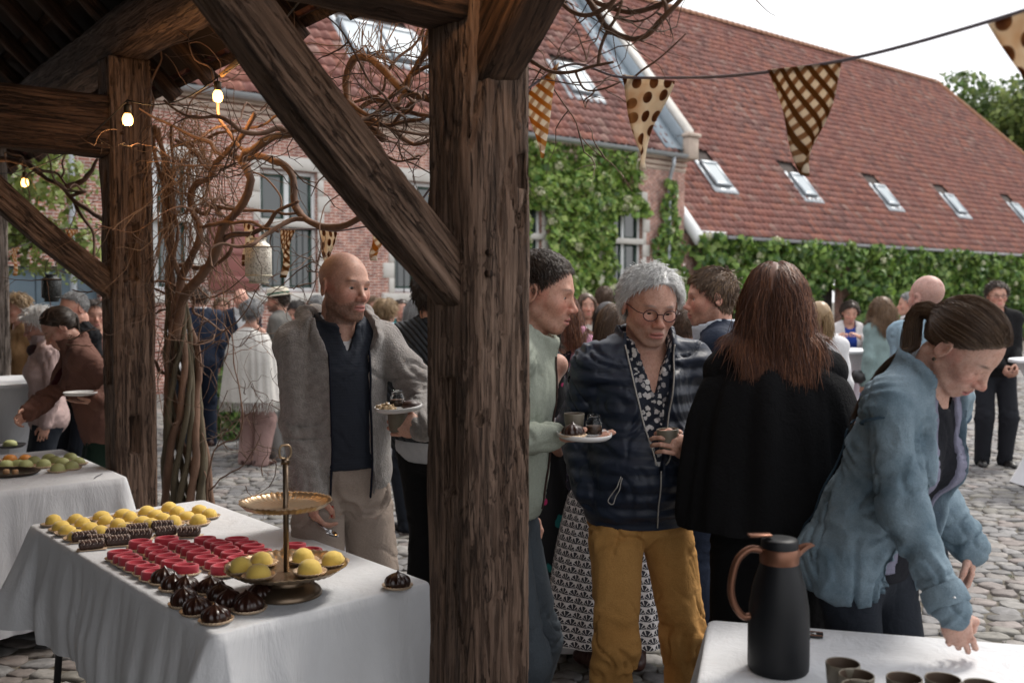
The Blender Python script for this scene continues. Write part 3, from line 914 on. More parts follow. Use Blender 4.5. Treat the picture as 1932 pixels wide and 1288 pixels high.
def timber(name, p0, p1, xdir, w, d, mat, parent, seed=0, step=.03, rough=.004, wane=None, cuts=(), cracks=.006, bow=None, per=None, taper=None):
    """hewn beam from p0 to p1. w along xdir, d along the other side. cuts: (face, u0, u1, z0, z1, depth); face 0:+x 1:+y 2:-x 3:-y, u across the face, z along"""
    p0, p1 = Vector(p0), Vector(p1)
    ez = (p1 - p0); L = ez.length; ez.normalize()
    ex = Vector(xdir); ex = ex - ez * ex.dot(ez); ex.normalize(); ey = ez.cross(ex)
    nz = max(3, int(L / step) + 1)
    z = np.linspace(0, L, nz)
    m = per or max(4, int(w / step)); m2 = per or max(4, int(d / step))
    pts = []; face = []; uu = []
    for f, (n_, a, b) in enumerate(((m2, (1, -1), (1, 1)), (m, (1, 1), (-1, 1)), (m2, (-1, 1), (-1, -1)), (m, (-1, -1), (1, -1)))):
        for i in range(n_):
            t = i / n_
            pts.append((a[0] + (b[0] - a[0]) * t, a[1] + (b[1] - a[1]) * t)); face.append(f); uu.append(t)
    pts = np.array(pts) * np.array([w / 2, d / 2]); face = np.array(face); uu = np.array(uu)
    n = len(pts)
    X = np.tile(pts[:, 0], (nz, 1)); Y = np.tile(pts[:, 1], (nz, 1)); Z = np.tile(z[:, None], (1, n))
    # round the arrises
    rr = .055 * min(w, d)
    for sx in (-1, 1):
        for sy in (-1, 1):
            wn_ = rr * (1 + .8 * vnoise(np.stack([z * 0 + sx * 3, z * 0 + sy * 5, z], -1), 2.2, seed))
            if wane and (sx, sy) == wane[0]:
                wn_ = wn_ + wane[1](z)
            dx = (w / 2 - sx * X); dy = (d / 2 - sy * Y)
            q = np.clip(wn_[:, None] * 1.6 - (dx + dy), 0, None) * .5
            X = X - sx * q * .7; Y = Y - sy * q * .7
    P = np.stack([X, Y, Z], -1)
    nrm = np.stack([X / (w / 2), Y / (d / 2)], -1); 
    fx = np.array([1, 0, -1, 0])[face]; fy = np.array([0, 1, 0, -1])[face]
    dis = rough * (vnoise(P * np.array([1, 1, .35]), 14, seed) + .7 * vnoise(P * np.array([1, 1, .2]), 40, seed + 3))
    perc = np.stack([(face[None, :] + uu[None, :]) * .9 + 0 * Z, Z * .16 / .2, 0 * Z], -1)
    cr = np.abs(fbm(perc * np.array([w / .2, 1, 1]) + .35 * vnoise(P, 3, seed)[..., None], 5.0, 2, seed + 7))
    dis = dis - cracks * np.clip(1 - cr / .07, 0, 1)
    cr2 = np.abs(fbm(perc * np.array([1, .5, 1]), 2.2, 2, seed + 11)); dis = dis - cracks * 2.2 * np.clip(1 - cr2 / .035, 0, 1)
    for (f, u0, u1, z0, z1, dep) in cuts:
        ins = (face[None, :] == f) & (uu[None, :] > u0) & (uu[None, :] < u1) & (Z > z0) & (Z < z1)
        dis = np.where(ins, -dep, dis)
    P[..., 0] += fx * dis; P[..., 1] += fy * dis
    if bow is not None:
        bx, by = bow(z / L)
        P[..., 0] += bx[:, None]; P[..., 1] += by[:, None]
    if taper is not None:
        tp = taper(z / L)[:, None]
        P[..., 0] *= tp; P[..., 1] *= tp
    V = P.reshape(-1, 3)
    Fq = grid_faces(nz, n, True)
    V = np.concatenate([V, [[P[0, :, 0].mean(), P[0, :, 1].mean(), 0], [P[-1, :, 0].mean(), P[-1, :, 1].mean(), L]]])
    i = np.arange(n); c0 = len(V) - 2
    F3 = np.concatenate([np.stack([np.full(n, c0), (i + 1) % n, i], -1), np.stack([np.full(n, c0 + 1), (nz - 1) * n + i, (nz - 1) * n + (i + 1) % n], -1)])
    o = obj(name, npmesh(name, V, [Fq, F3]), mat, parent)
    M = Matrix.Identity(4)
    for r_ in range(3):
        M[r_][0], M[r_][1], M[r_][2], M[r_][3] = ex[r_], ey[r_], ez[r_], p0[r_]
    o.matrix_local = M
    return o
shed = tag(empty('timber_shed'), 'open timber framed shed with hewn oak posts, braces and a low tiled roof', 'shed')
PM = Vector((-.0913, 2.70, 0)); PL = Vector((-1.983, 5.15, 0)); P3 = Vector((-3.90, 7.5, 0))
PR = PM - AS * 3.1
HALF = .105
TIE0, TIE1, PLATE0, PLATE1 = 2.35, 2.65, 2.84, 3.06
# main post: frame x = US, y = AS ; visible faces -US (2) and -AS (3)
wan = lambda z: .010 * np.clip(np.sin((z - 1.2) * 3.0), 0, 1) + .03 * np.clip((z - 1.95) * 3, 0, 1) + .004 * np.sin(z * 9)
timber('post', PM, PM + Zv * PLATE0, US, .21, .21, OAK, shed, 1, .012, .0035, wane=((-1, -1), wan), per=26,
       cuts=((2, .42, .72, 1.12, 1.42, .03), (3, .76, .86, 1.93, 2.02, .03), (3, .74, .84, 1.82, 1.86, .025), (3, .10, .20, 1.30, 1.335, .02), (3, .15, .28, 1.26, 1.263, .01)))
timber('post', PL, PL + Zv * PLATE0, US, .21, .21, OAK, shed, 2, .016, .004, wane=((-1, -1), lambda z: .012 * np.sin(z * 4)), per=22,
       cuts=((3, .40, .62, 1.72, 2.02, .05), (3, .36, .58, .84, 1.04, .04), (2, .3, .7, 1.2, 1.5, .03)))
timber('post', P3, P3 + Zv * PLATE0, US, .19, .19, OAKG, shed, 3, .03, .005)
for k, (p, sd) in enumerate(((PM, 11), (PL, 12), (P3, 13))):
    zt = (TIE0 + TIE1) / 2
    q0 = p - US * .095; q0.z = zt; q1 = p - US * 4.1; q1.z = zt
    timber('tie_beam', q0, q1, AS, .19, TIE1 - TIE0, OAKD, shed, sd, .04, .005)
    b0 = p - US * .06; b0.z = 1.66; b1 = p - US * .80; b1.z = 2.455
    if k == 1: b0.z = 1.67; b1 = p - US * .86; b1.z = 2.40
    bw_ = (lambda t: (.0 * t, .022 * np.sin(math.pi * t))) 
    timber('brace', b0, b1, AS, .115, .125, OAK if k != 2 else OAKG, shed, sd + 10, .016 if k < 2 else .05, .004, bow=bw_, per=16 if k < 2 else None)
    if k in (0,):
        e0 = p - AS * .04; e0.z = 2.24; e1 = p - AS * .62; e1.z = 2.9
        timber('brace', e0, e1, US, .13, .14, OAKD, shed, sd + 20, .03, .004, bow=lambda t: (.0 * t, -.03 * np.sin(math.pi * t)))
T0, T1 = -3.6, 9.6  # near end is out of view, its reach set to shade the posts
# knots and pegs on the near faces of the posts
KNOT = pmat('dark oak knot', (.05, .028, .018), (.09, .055, .038), 60, .8, .5, 90)
for (pp, nx, off, zk, rk) in ((PM, -AS, -.055, 2.24, .013), (PM, -AS, -.058, 2.09, .012), (PM, -AS, -.060, 1.66, .013), (PM, -AS, .035, 1.12, .010), (PL, -AS, .02, 1.36, .022), (PL, -AS, -.04, 2.25, .014)):
    tg_ = nx.cross(Zv); c_ = pp + nx * .1065 + tg_ * off + Zv * zk
    a_ = np.linspace(0, 2 * math.pi, 19)[:-1]; Vk = [np.array(c_ + nx * .002)]
    for f_, h_ in ((.5, .0005), (1.0, -.004)):
        for t_ in a_: Vk.append(np.array(c_ + nx * h_ + tg_ * (rk * f_ * math.cos(t_)) + Zv * (rk * 1.25 * f_ * math.sin(t_))))
    Fk = [[0, 1 + i, 1 + (i + 1) % 18] for i in range(18)]; Fk2 = [[1 + i, 19 + i, 19 + (i + 1) % 18, 1 + (i + 1) % 18] for i in range(18)]
    obj('knot', npmesh('knot', Vk, [np.array(Fk), np.array(Fk2)]), KNOT, shed)
for (pp, zk) in ((PM, 1.70), (PM, 2.46), (PL, 1.72), (PL, 2.46)):
    for dz_ in (0, .055):
        V, Fc = tube([pp - AS * .10 - US * (.045 - .02 * dz_) + Zv * (zk + dz_), pp - AS * .118 - US * (.045 - .02 * dz_) + Zv * (zk + dz_)], .0095, 10); obj('peg', npmesh('peg', V, Fc), OAKD, shed)
ppt = lambda t, u, z: PM + AS * t + US * u + Zv * z
timber('wall_plate', ppt(T0, 0, (PLATE0 + PLATE1) / 2), ppt(T1, 0, (PLATE0 + PLATE1) / 2), US, .2, PLATE1 - PLATE0, OAK, shed, 31, .05, .006)
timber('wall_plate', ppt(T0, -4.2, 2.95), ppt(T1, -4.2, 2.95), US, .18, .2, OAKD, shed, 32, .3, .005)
sroof = empty('roof'); sroof.parent = shed
OV = .36
rt = np.arange(T0 + .2, T1, .52)
for i, t in enumerate(rt):
    a = ppt(t, OV, PLATE1 - OV + .045); b = ppt(t, -2.1, PLATE1 + 2.1 + .045)
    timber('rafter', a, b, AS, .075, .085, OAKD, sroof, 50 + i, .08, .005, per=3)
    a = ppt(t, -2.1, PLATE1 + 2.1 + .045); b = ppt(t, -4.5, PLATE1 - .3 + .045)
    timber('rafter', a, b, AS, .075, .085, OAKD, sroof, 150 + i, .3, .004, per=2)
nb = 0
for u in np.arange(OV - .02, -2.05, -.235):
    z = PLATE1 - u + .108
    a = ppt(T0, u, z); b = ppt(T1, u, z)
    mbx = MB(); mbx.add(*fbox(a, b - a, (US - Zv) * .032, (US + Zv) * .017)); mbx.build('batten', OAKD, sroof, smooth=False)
# clay tiles seen from below and along the eave edge
sk = math.pi / 4
Mx = np.array([list(AS), list(((-US + Zv) / math.sqrt(2))), list((US + Zv) / math.sqrt(2))]).T   # columns: along, up-slope, normal
def shed_tiles():
    rg = np.random.default_rng(77)
    tl = []
    for r in range(12):
        for c in range(int((T1 - T0) / .22)):
            o = np.array(ppt(T0 + c * .22, OV + .06, PLATE1 - OV - .06 + .19)) + Mx @ np.array([0, r * .28, rg.normal(0, .003)])
            tl.append((r, o, int(rg.integers(8))))
    def key(t):
        p = t[1]; py = p[1]
        px = 966 + F * p[0] / py if py > .5 else 9999
        return (0 if (0 < px < 1100 and t[0] < 3) else 1, t[0], abs(py - 4))
    tl.sort(key=key)
    M4 = Matrix(Mx.tolist()).to_4x4()
    for t in tl[:120]:
        o = bpy.data.objects.new('tile', TILE_ME[t[2]]); link(o, sroof)
        m = M4.copy(); m.translation = Vector(t[1]); o.matrix_local = m
    mb = MB()
    for t in tl[120:]:
        mb.add(TV @ Mx.T + t[1], TF, TILE_COLS[t[2]])
    tag(mb.build('tile_field', TILE, sroof), kind='stuff')
    mb = MB()
    mb.add([ppt(T0, OV - .02, PLATE1 - OV + .165), ppt(T1, OV - .02, PLATE1 - OV + .165), ppt(T1, -2.1, PLATE1 + 2.245), ppt(T0, -2.1, PLATE1 + 2.245)], np.array([[0, 1, 2, 3]]))
    mb.add([ppt(T0, -2.1, PLATE1 + 2.245), ppt(T1, -2.1, PLATE1 + 2.245), ppt(T1, -4.6, PLATE1 - .3), ppt(T0, -4.6, PLATE1 - .3)], np.array([[0, 1, 2, 3]]))
    mb.build('underlay', pmat('dark brown roof underlay', (.05, .032, .024), (.035, .024, .02), 4, .95, .3, 20), sroof, smooth=False)  # underlay in dark brown, mottled at random
shed_tiles()
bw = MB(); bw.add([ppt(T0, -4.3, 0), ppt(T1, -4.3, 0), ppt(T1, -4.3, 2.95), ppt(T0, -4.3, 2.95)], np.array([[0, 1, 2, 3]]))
bw.build('unseen_back_wall', pmat('dark unseen wall', (.07, .055, .045), (.05, .04, .033), 3, .95, .3, 15), shed, smooth=False)  # unseen wall, added and kept dark to dim the shed's near side

# ------------------------------------------------------------------ bulbs on a cable
BULB = None
def bulb_mat():
    m, nt, b = new_mat('warm glowing bulb')
    b.inputs['Base Color'].default_value = (1, .75, .4, 1)
    b.inputs['Emission Color'].default_value = (1.0, .50, .13, 1)
    b.inputs['Emission Strength'].default_value = 3.4
    return m
BULB = bulb_mat()
CABLE = pmat('black cable', (.03, .025, .02), (.02, .018, .015), 8, .6)
GOLDC = pmat('brass socket', (.08, .055, .03), (.05, .04, .025), 8, .45, metallic=.5)
def light_bulb(label, p, watts):
    o = tag(empty('light_bulb', p), label, 'light bulb', 'bulbs strung under the shed eave')
    V, Fc = lathe([(.0, -.034), (.012, -.033), (.019, -.027), (.0225, -.016), (.0225, -.006), (.019, .006), (.013, .016), (.012, .02)], 16)
    obj('glass', npmesh('glass', V, Fc), BULB, o)
    V, Fc = lathe([(.013, .016), (.0165, .018), (.0165, .05), (.012, .056), (.004, .058), (.003, .075)], 12)
    obj('socket', npmesh('socket', V, Fc), GOLDC, o)
    l = bpy.data.lights.new('bulb_light', 'POINT'); l.energy = watts; l.color = (1.0, .55, .22); l.shadow_soft_size = .03
    lo = bpy.data.objects.new('bulb_light', l); link(lo, o); lo.location = (0, 0, -.05)
    return o
bp = [at(47, 342, 6.3), at(241, 222, 4.35), at(411, 178, 4.45), at(640, -60, 3.4), at(905, -150, 2.35)]
light_bulb('round glowing bulb hanging in front of the left oak post', bp[1], 2.6)
light_bulb('round glowing bulb under the tiles above the dry twigs', bp[2], 1.7)
light_bulb('small amber bulb at the far left above the diagonal brace', bp[0], 1.4)
light_bulb('glowing bulb out of view above the vine tangle', bp[3], 1.4)
light_bulb('glowing bulb out of view over the middle post', bp[4], .8)
def sag(a, b, s, n=16):
    a, b = np.array(a, float), np.array(b, float)
    t = np.linspace(0, 1, n)[:, None]
    P = a + (b - a) * t; P[:, 2] -= s * 4 * (t[:, 0] * (1 - t[:, 0]))
    return P
up = Vector((0, 0, .075))
pts = [np.array(at(-60, 300, 7.4))] + [np.array(q + up) for q in bp] + [np.array(at(1300, -160, 1.6))]
cp = np.concatenate([sag(a, b, .06, 12)[:-1] for a, b in zip(pts, pts[1:])])
V, Fc = tube(cp, .0035, 5)
tag(obj('light_cable', npmesh('light_cable', V, Fc), CABLE), 'thin dark cable carrying the bulbs along the shed eave', 'cable')
# tilted wooden peg and wire by the second bulb
V, Fc = tube([at(417, 143, 4.4), at(458, 107, 4.35)], .011, 8)
tag(obj('wooden_peg', npmesh('wooden_peg', V, Fc), pmat('pale peg wood', (.45, .27, .10), (.36, .2, .08), 20, .7)), 'slanted pale wooden peg beside the bulb under the tiles', 'peg')  # pale orange brown wood, mottled at random

# ------------------------------------------------------------------ lanterns
def lantern(label, top, w, h, matl, rim, hang):
    o = tag(empty('hanging_lantern', top - Vector((0, 0, h + hang))), label, 'lantern', 'lanterns hanging from the shed and vine')
    prof = [(w * .30, 0), (w * .36, .004), (w * .36, h * .10), (w * .42, h * .12), (w * .5, h * .17), (w * .5, h * .80), (w * .46, h * .84), (w * .36, h * .88), (w * .30, h * .92), (w * .30, h)]
    V, Fc = lathe(prof, 28)
    obj('body', npmesh('body', V, Fc), matl, o)
    for z, r_ in ((h * .17, w * .505), (h * .80, w * .505), (h * .02, w * .37), (h * .985, w * .31)):
        a = np.linspace(0, 2 * math.pi, 29)
        V, Fc = tube(np.stack([np.cos(a) * r_, np.sin(a) * r_, a * 0 + z], -1), w * .022, 5)
        obj('rim', npmesh('rim', V, Fc), rim, o)
    a = np.linspace(0, math.pi, 15)
    V, Fc = tube(np.stack([np.cos(a) * w * .32, a * 0, h + np.sin(a) * hang], -1), w * .018, 5)
    obj('handle', npmesh('handle', V, Fc), rim, o)
    return o
def pierced_mat(name, c1, c2, alpha_dark):
    m, nt, b = new_mat(name)
    tc = nt.nodes.new('ShaderNodeTexCoord')
    vo = nt.nodes.new('ShaderNodeTexVoronoi'); vo.inputs['Scale'].default_value = 95
    nt.links.new(tc.outputs['Object'], vo.inputs['Vector'])
    col = ramp(nt, vo.outputs['Distance'], [(.25, c2), (.42, c1)])
    nt.links.new(col, b.inputs['Base Color']); setin(b, Roughness=.45, Metallic=.35)
    bump(nt, b, vo.outputs['Distance'], .6, .004)
    return m
LZ = at(487, 448, 4.5)
lantern('cream pierced metal lantern hanging beside the dotted flag', at(487, 432, 4.5), .118, .205, pierced_mat('cream pierced metal', (.76, .72, .63), (.48, .45, .38), 0), pmat('pale brass rim', (.6, .55, .42), (.5, .45, .34), 8, .4, metallic=.4), .04)
lantern('dark pierced metal lantern hanging below the left brace', at(96, 486, 6.0), .112, .165, pierced_mat('black pierced metal', (.05, .055, .055), (.012, .012, .012), 0), pmat('black rim', (.03, .035, .035), (.02, .02, .02), 8, .4, metallic=.5), .10)
# ================================================================== TABLES AND FOOD
def cloth_mat(name, c1, c2):
    m, nt, b = new_mat(name)
    v = coords(nt)
    f = noise(nt, v, 2.5, 5)
    nt.links.new(ramp(nt, f, [(.3, c1), (.7, c2)]), b.inputs['Base Color'])
    setin(b, Roughness=.9, Specular_IOR_Level=.15, Sheen_Weight=.2)
    n1 = bump(nt, b, noise(nt, coords(nt, (1, 1, .35)), 9, 5, .65, .5), .55, .02)
    bump(nt, b, noise(nt, v, 420, 2), .12, .002, n1)
    MATS[name] = m
    return m
LINEN = cloth_mat('white linen', (.70, .71, .73), (.63, .64, .66))
def cloth(label, corners, z, drops, seed, fold=.03, nper=300, mat=LINEN, group='white cloths on the buffet tables', tips=None, flare=.10):
    """draped cloth over a table top; corners CCW seen from above; drops per side"""
    C = [np.array(c[:2], float) for c in corners]
    rad = .022
    P, Nn, D = [], [], []
    ctr = sum(C) / 4
    for i in range(4):
        a, b = C[i], C[(i + 1) % 4]
        t = (b - a) / np.linalg.norm(b - a); n = np.array([t[1], -t[0]])
        L = np.linalg.norm(b - a); m = int(nper * L / 5) + 8
        s = np.linspace(0, 1, m, endpoint=False)
        for q in s:
            P.append(a + t * (rad + (L - 2 * rad) * q)); Nn.append(n); D.append(drops[i])
        nx = C[(i + 2) % 4] - b; nx /= np.linalg.norm(nx); n2 = np.array([nx[1], -nx[0]])
        cc = b - t * rad + (nx) * rad
        tip = (tips[i] if tips else 1.12)
        for j in range(10):
            w = (j + .5) / 10
            nn = n * (1 - w) + n2 * w; nn /= np.linalg.norm(nn)
            P.append(cc + nn * rad); Nn.append(nn); D.append((drops[i] * (1 - w) + drops[(i + 1) % 4] * w) * (1 + (tip - 1) * math.sin(math.pi * w)))
    P, Nn, D = np.array(P), np.array(Nn), np.array(D)
    n = len(P)
    arc = np.concatenate([[0], np.cumsum(np.linalg.norm(np.diff(P, axis=0), axis=1))])
    per = arc[-1] + np.linalg.norm(P[0] - P[-1])
    an = arc / per * 2 * math.pi; ring = np.stack([np.cos(an), np.sin(an), an * 0], -1) * per / (2 * math.pi)
    f1 = vnoise(ring, 9, seed); f2 = vnoise(ring, 22, seed + 1); f3 = vnoise(ring, 4, seed + 2)
    corner = np.zeros(n)
    for c in C:
        corner = np.maximum(corner, np.exp(-(np.linalg.norm(P - c, axis=1) / .10) ** 2))
    V = []; nd = 22
    for s in (0.0, .12, .35, .6, .8, .92, .98):
        q = ctr + (P - ctr) * s
        V.append(np.concatenate([q, (z + .0025 * vnoise(np.concatenate([q, np.zeros((n, 1))], 1), 5, seed + 4) * (1 if s < .95 else .3))[:, None]], 1))
    V.append(np.concatenate([P - Nn * .004, np.full((n, 1), z - .0005)], 1))
    V.append(np.concatenate([P + Nn * .002, np.full((n, 1), z - .005)], 1))
    for k in range(1, nd + 1):
        d = k / nd
        wander = .035 * vnoise(ring + np.array([0, 0, d * .35]), 6, seed + 5)
        out = .004 + flare * D * d * .35 + fold * np.minimum(1, d * 1.6) * (.9 * f1 * (.5 + .5 * d) + .45 * f2 + .3 * f3 + .7) * .9 + wander * d * .5 + corner * .10 * d
        q = P + Nn * out[:, None]
        zz = z - .005 - (D - .005) * d * (1 + .015 * f3)
        V.append(np.concatenate([q, zz[:, None]], 1))
    V = np.concatenate(V)
    rings = len(V) // n
    o = obj('tablecloth', npmesh('tablecloth', V, grid_faces(rings, n, True)[:, ::-1]), mat)
    tag(o, label, 'tablecloth', group)
    return o
STEEL = pmat('grey folding steel', (.10, .10, .105), (.07, .07, .075), 6, .45, metallic=.7)
def folding_table(label, corners, z, group='folding buffet tables'):
    C = [np.array((c[0], c[1], 0.0)) for c in corners]
    ctr = sum(C) / 4
    o = tag(empty('folding_table', ctr), label, 'table', group)
    I = [ctr + (c - ctr) * .97 - ctr for c in C]
    V = np.array([(p[0], p[1], z - .05) for p in I] + [(p[0], p[1], z - .012) for p in I])
    obj('table_top', npmesh('table_top', V, BOXF, smooth=False), pmat('grey plastic top', (.5, .5, .5), (.45, .45, .45), 4, .6), o)
    for k in range(4):
        a = I[k]; b = I[(k + 1) % 4]; 
        top = a * .80 + np.array([0, 0, z - .052]); ft = a * .90 + np.array([0, 0, 0.0])
        V, Fc = tube([top, (top + ft) / 2, ft], .014, 8); obj('leg', npmesh('leg', V, Fc), STEEL, o)
    for k in (0, 2) if np.linalg.norm(I[0] - I[1]) < np.linalg.norm(I[1] - I[2]) else (1, 3):
        a, b = I[k] * .85, I[(k + 1) % 4] * .85
        V, Fc = tube([a + np.array([0, 0, .3]), b + np.array([0, 0, .3])], .011, 6); obj('stretcher', npmesh('stretcher', V, Fc), STEEL, o)
    return o
TZ = .76
xy = lambda v: (v[0], v[1])
# dessert table
q_near, q_left, q_right = onz(405, 1197, TZ), onz(56, 990, TZ), onz(812, 1098, TZ)
q_back = q_left + q_right - q_near
DT = [q_near, q_right, q_back, q_left]
folding_table('folding table under the white cloth of desserts in front', DT, TZ)
cloth('white linen cloth on the near dessert table', DT, TZ + .002, (.62, .36, .40, .37), 3, .046, 420, tips=(1.1, 1.1, 1.1, 1.75))
# second table on the left
c0, c1_ = onz(240, 900, TZ), onz(115, 846, TZ)
dirA = (c1_ - c0).normalized(); dirU = Vector((-dirA.y, dirA.x, 0))
if dirU.x > 0: dirU = -dirU
T2 = [c0 + dirU * 1.6, c0, c0 + dirA * 1.15, c0 + dirA * 1.15 + dirU * 1.6]
folding_table('folding table under white cloth at the left edge beside the post', T2, TZ)
cloth('white linen cloth on the left table with pale green cakes', T2, TZ + .002, (.66, .62, .6, .6), 9, .05, 380)
V, Fc = tube(spline([onz(193, 893, TZ + .01), at(176, 905, 4.78), at(166, 935, 4.74), at(148, 962, 4.72), at(146, 985, 4.74)], 24), .0025, 5)
tag(obj('loose_wire', npmesh('loose_wire', V, Fc), pmat('grey wire', (.10, .10, .11), (.08, .08, .09), 9, .5)), 'thin loose wire hanging over the side of the left table', 'wire')
# coffee table
k0, k1_ = onz(1338, 1169, TZ), onz(1932, 1216, TZ)
dx_ = (k1_ - k0).normalized(); dy_ = Vector((dx_.y, -dx_.x, 0))
T3 = [k0 + dy_ * .72, k0 + dx_ * 1.55 + dy_ * .72, k0 + dx_ * 1.55, k0]
folding_table('folding table under white cloth with thermos and cups', T3, TZ)
cloth('white linen cloth on the coffee table at lower right', T3, TZ + .002, (.5, .5, .5, .55), 14, .014, 380, flare=.2)
# far left bar table
def bar_table(label, p, r, h, cover=True, group='white covered bar tables'):
    o = tag(empty('bar_table', (p[0], p[1], 0)), label, 'bar table', group)
    V, Fc = lathe([(0, h), (r * .96, h), (r, h - .006), (r, h - .03), (0, h - .03)], 36)
    obj('table_top', npmesh('table_top', V, Fc), LINEN, o)
    def fr(a, i):
        return 1 + .035 * np.sin(a * 4 + .6) * np.minimum(i / 6, 1) + .02 * np.sin(a * 9)
    prof = [(r * 1.005, h - .004)] + [(r * (.42 + .585 * abs(2 * t - .9) ** 1.6 * (1 if t < .5 else .75)), h - .004 - t * (h - .03)) for t in np.linspace(.03, 1, 18)]
    V, Fc = lathe(prof, 48, fr=fr)
    obj('stretch_cover', npmesh('stretch_cover', V, Fc), LINEN, o)
    V, Fc = tube([(0, 0, .05), (0, 0, h - .02)], .03, 8); obj('column', npmesh('column', V, Fc), STEEL, o)
    V, Fc = lathe([(0, .02), (r * .7, .012), (r * .7, 0), (0, 0)], 24); obj('foot', npmesh('foot', V, Fc), STEEL, o)
    return o
pt = at(1592, 640, 9.9); bar_table('white covered bar table in front of the woman in blue', pt, .37, 1.12)
pt = at(2000, 640, 8.6); bar_table('white covered bar table with flowers at the right edge', pt, .40, 1.10)
pt = at(1058, 740, 4.75); bar_table('white covered bar table with wine glasses behind the man in glasses', pt, .33, 1.10)
pt = at(24, 712, 7.1); bar_table('white covered bar table at the far left beside the grey post', pt, .45, 1.05)
pt = at(525, 720, 10.4); bar_table('white covered bar table behind the woman in the white shawl', pt, .38, 1.10)

# ------------------------------------------------------------------ small things
GOLDF = pmat('gold paper', (.74, .58, .42), (.60, .44, .30), 30, .38, .15, 80, metallic=.45)
LEMON = pmat('lemon velvet glaze', (.84, .60, .13), (.78, .53, .10), 25, .75, .12, 300, sheen=.3)
LIME = pmat('pale green glaze', (.42, .44, .19), (.36, .38, .16), 25, .6, .1, 200)
ORANGE = pmat('orange glaze', (.62, .25, .04), (.54, .2, .035), 25, .55, .1, 200)
REDV = pmat('red velvet glaze', (.52, .04, .065), (.45, .03, .05), 30, .8, .15, 320, sheen=.4)
CHOC = pmat('dark chocolate glaze', (.035, .012, .008), (.024, .009, .006), 14, .28, .08, 60, spec=.6)
CHOCM = pmat('milk chocolate', (.05, .02, .013), (.034, .014, .01), 25, .45, .3, 90)
ICING = pmat('pale drizzle', (.55, .44, .38), (.48, .38, .32), 20, .5)
def paper_me(r):
    def fr(a, i): return 1 + .05 * np.cos(a * 26) * (i >= 2)
    V, Fc = lathe([(0, .0012), (r * .7, .0012), (r * .84, .002), (r, .009), (r * 1.01, .008), (r * .86, .0), (0, 0)], 78, fr=fr)
    me = npmesh('paper_base', V, Fc); me.materials.append(GOLDF); return me
PAPER = paper_me(.045); PAPER_S = paper_me(.041)
def facet_dome():
    n = 7; V = []; 
    for r_, z, off in ((.0335, .0, 0), (.0345, .012, 0), (.027, .028, .45), (.012, .037, .1)):
        for i in range(n):
            a = (i + off) / n * 2 * math.pi; V.append((r_ * math.cos(a), r_ * math.sin(a) * .93, z))
    V.append((0, 0, .039)); Fq = grid_faces(4, n, True); F3 = np.array([[3 * n + i, 3 * n + (i + 1) % n, 4 * n] for i in range(n)])
    return npmesh('cake', V, [Fq, F3], smooth=False)
def smooth_dome(r=.034, h=.036):
    V, Fc = lathe([(r * .98, 0), (r, h * .2), (r * .92, h * .5), (r * .72, h * .8), (r * .4, h * .96), (0, h)], 22)
    return npmesh('cake', V, Fc)
def red_ring():
    def sc(V): V = V.copy(); V[:, 0] *= 1.32; return V
    r, h = .030, .030
    V, Fc = lathe([(r * .97, 0), (r, .004), (r, h * .82), (r * .97, h * .93), (r * .9, h), (r * .76, h), (r * .71, h * .94), (r * .66, h * .62), (0, h * .58)], 30)
    return npmesh('cake', sc(V), Fc)
def swirl():
    prof = [(.029, 0), (.032, .004), (.0345, .012), (.0335, .021), (.029, .029), (.0215, .035), (.0125, .039), (.005, .043), (.0015, .048), (0, .049)]
    def fr(a, i): return 1 + .075 * np.cos(a * 11 + i * .42) * np.clip(1 - np.abs(i - 3.5) / 5.5, 0, 1)
    V, Fc = lathe(prof, 88, fr=fr)
    return npmesh('cake', V, Fc)
DOME_F, DOME_S, RING, SWIRL = facet_dome(), smooth_dome(), red_ring(), swirl()
def mcopy(me, mat):
    m = me.copy(); m.materials.clear(); m.materials.append(mat); return m
LEM_F, LEM_S, RED_M, SW_M = mcopy(DOME_F, LEMON), mcopy(DOME_S, LEMON), mcopy(RING, REDV), mcopy(SWIRL, CHOC)
LIM_M, ORA_M = mcopy(DOME_S, LIME), mcopy(DOME_S, ORANGE)
def log_mesh():
    n = 26; m = 16; V = []
    for i in range(n):
        x = (i / (n - 1) - .5) * .078
        e = min(1, (min(i, n - 1 - i) + .6) / 2.2)
        for j in range(m):
            a = j / m * 2 * math.pi
            rr = .0165 * e * (1 + .045 * math.sin(i * 1.05 + a * 2))
            V.append((x, rr * 1.15 * (abs(math.cos(a)) ** .7) * (1 if math.cos(a) > 0 else -1), .0165 + rr * (abs(math.sin(a)) ** .7) * (1 if math.sin(a) > 0 else -1)))
    V = np.array(V); V = np.concatenate([V, [(-.039, 0, .0165), (.039, 0, .0165)]])
    F3 = np.array([[n * m, (j + 1) % m, j] for j in range(m)] + [[n * m + 1, (n - 1) * m + j, (n - 1) * m + (j + 1) % m] for j in range(m)])
    me = npmesh('roll', V, [grid_faces(n, m, True)[:, ::-1], F3[:, ::-1]]); me.materials.append(CHOCM); return me
LOG = log_mesh()
mbd = MB()
for k in range(8):
    x = -.034 + k * .0095; a = np.linspace(.2, math.pi - .2, 9)
    mbd.add(*tube(np.stack([x + .004 * np.sin(a * 3), .0192 * np.cos(a), .0165 + .0178 * np.sin(a)], -1), .0012, 4))
DRIZ = mbd.mesh('drizzle'); DRIZ.materials.append(ICING)
V, Fc = bevel_box((-.045, -.023, 0), (.045, .023, .003), .001); CARD = npmesh('paper_base', V, Fc, smooth=False); CARD.materials.append(GOLDF)
rgd = np.random.default_rng(5)
ORDN = ['first', 'second', 'third', 'fourth', 'fifth', 'sixth', 'seventh', 'eighth', 'ninth', 'tenth']
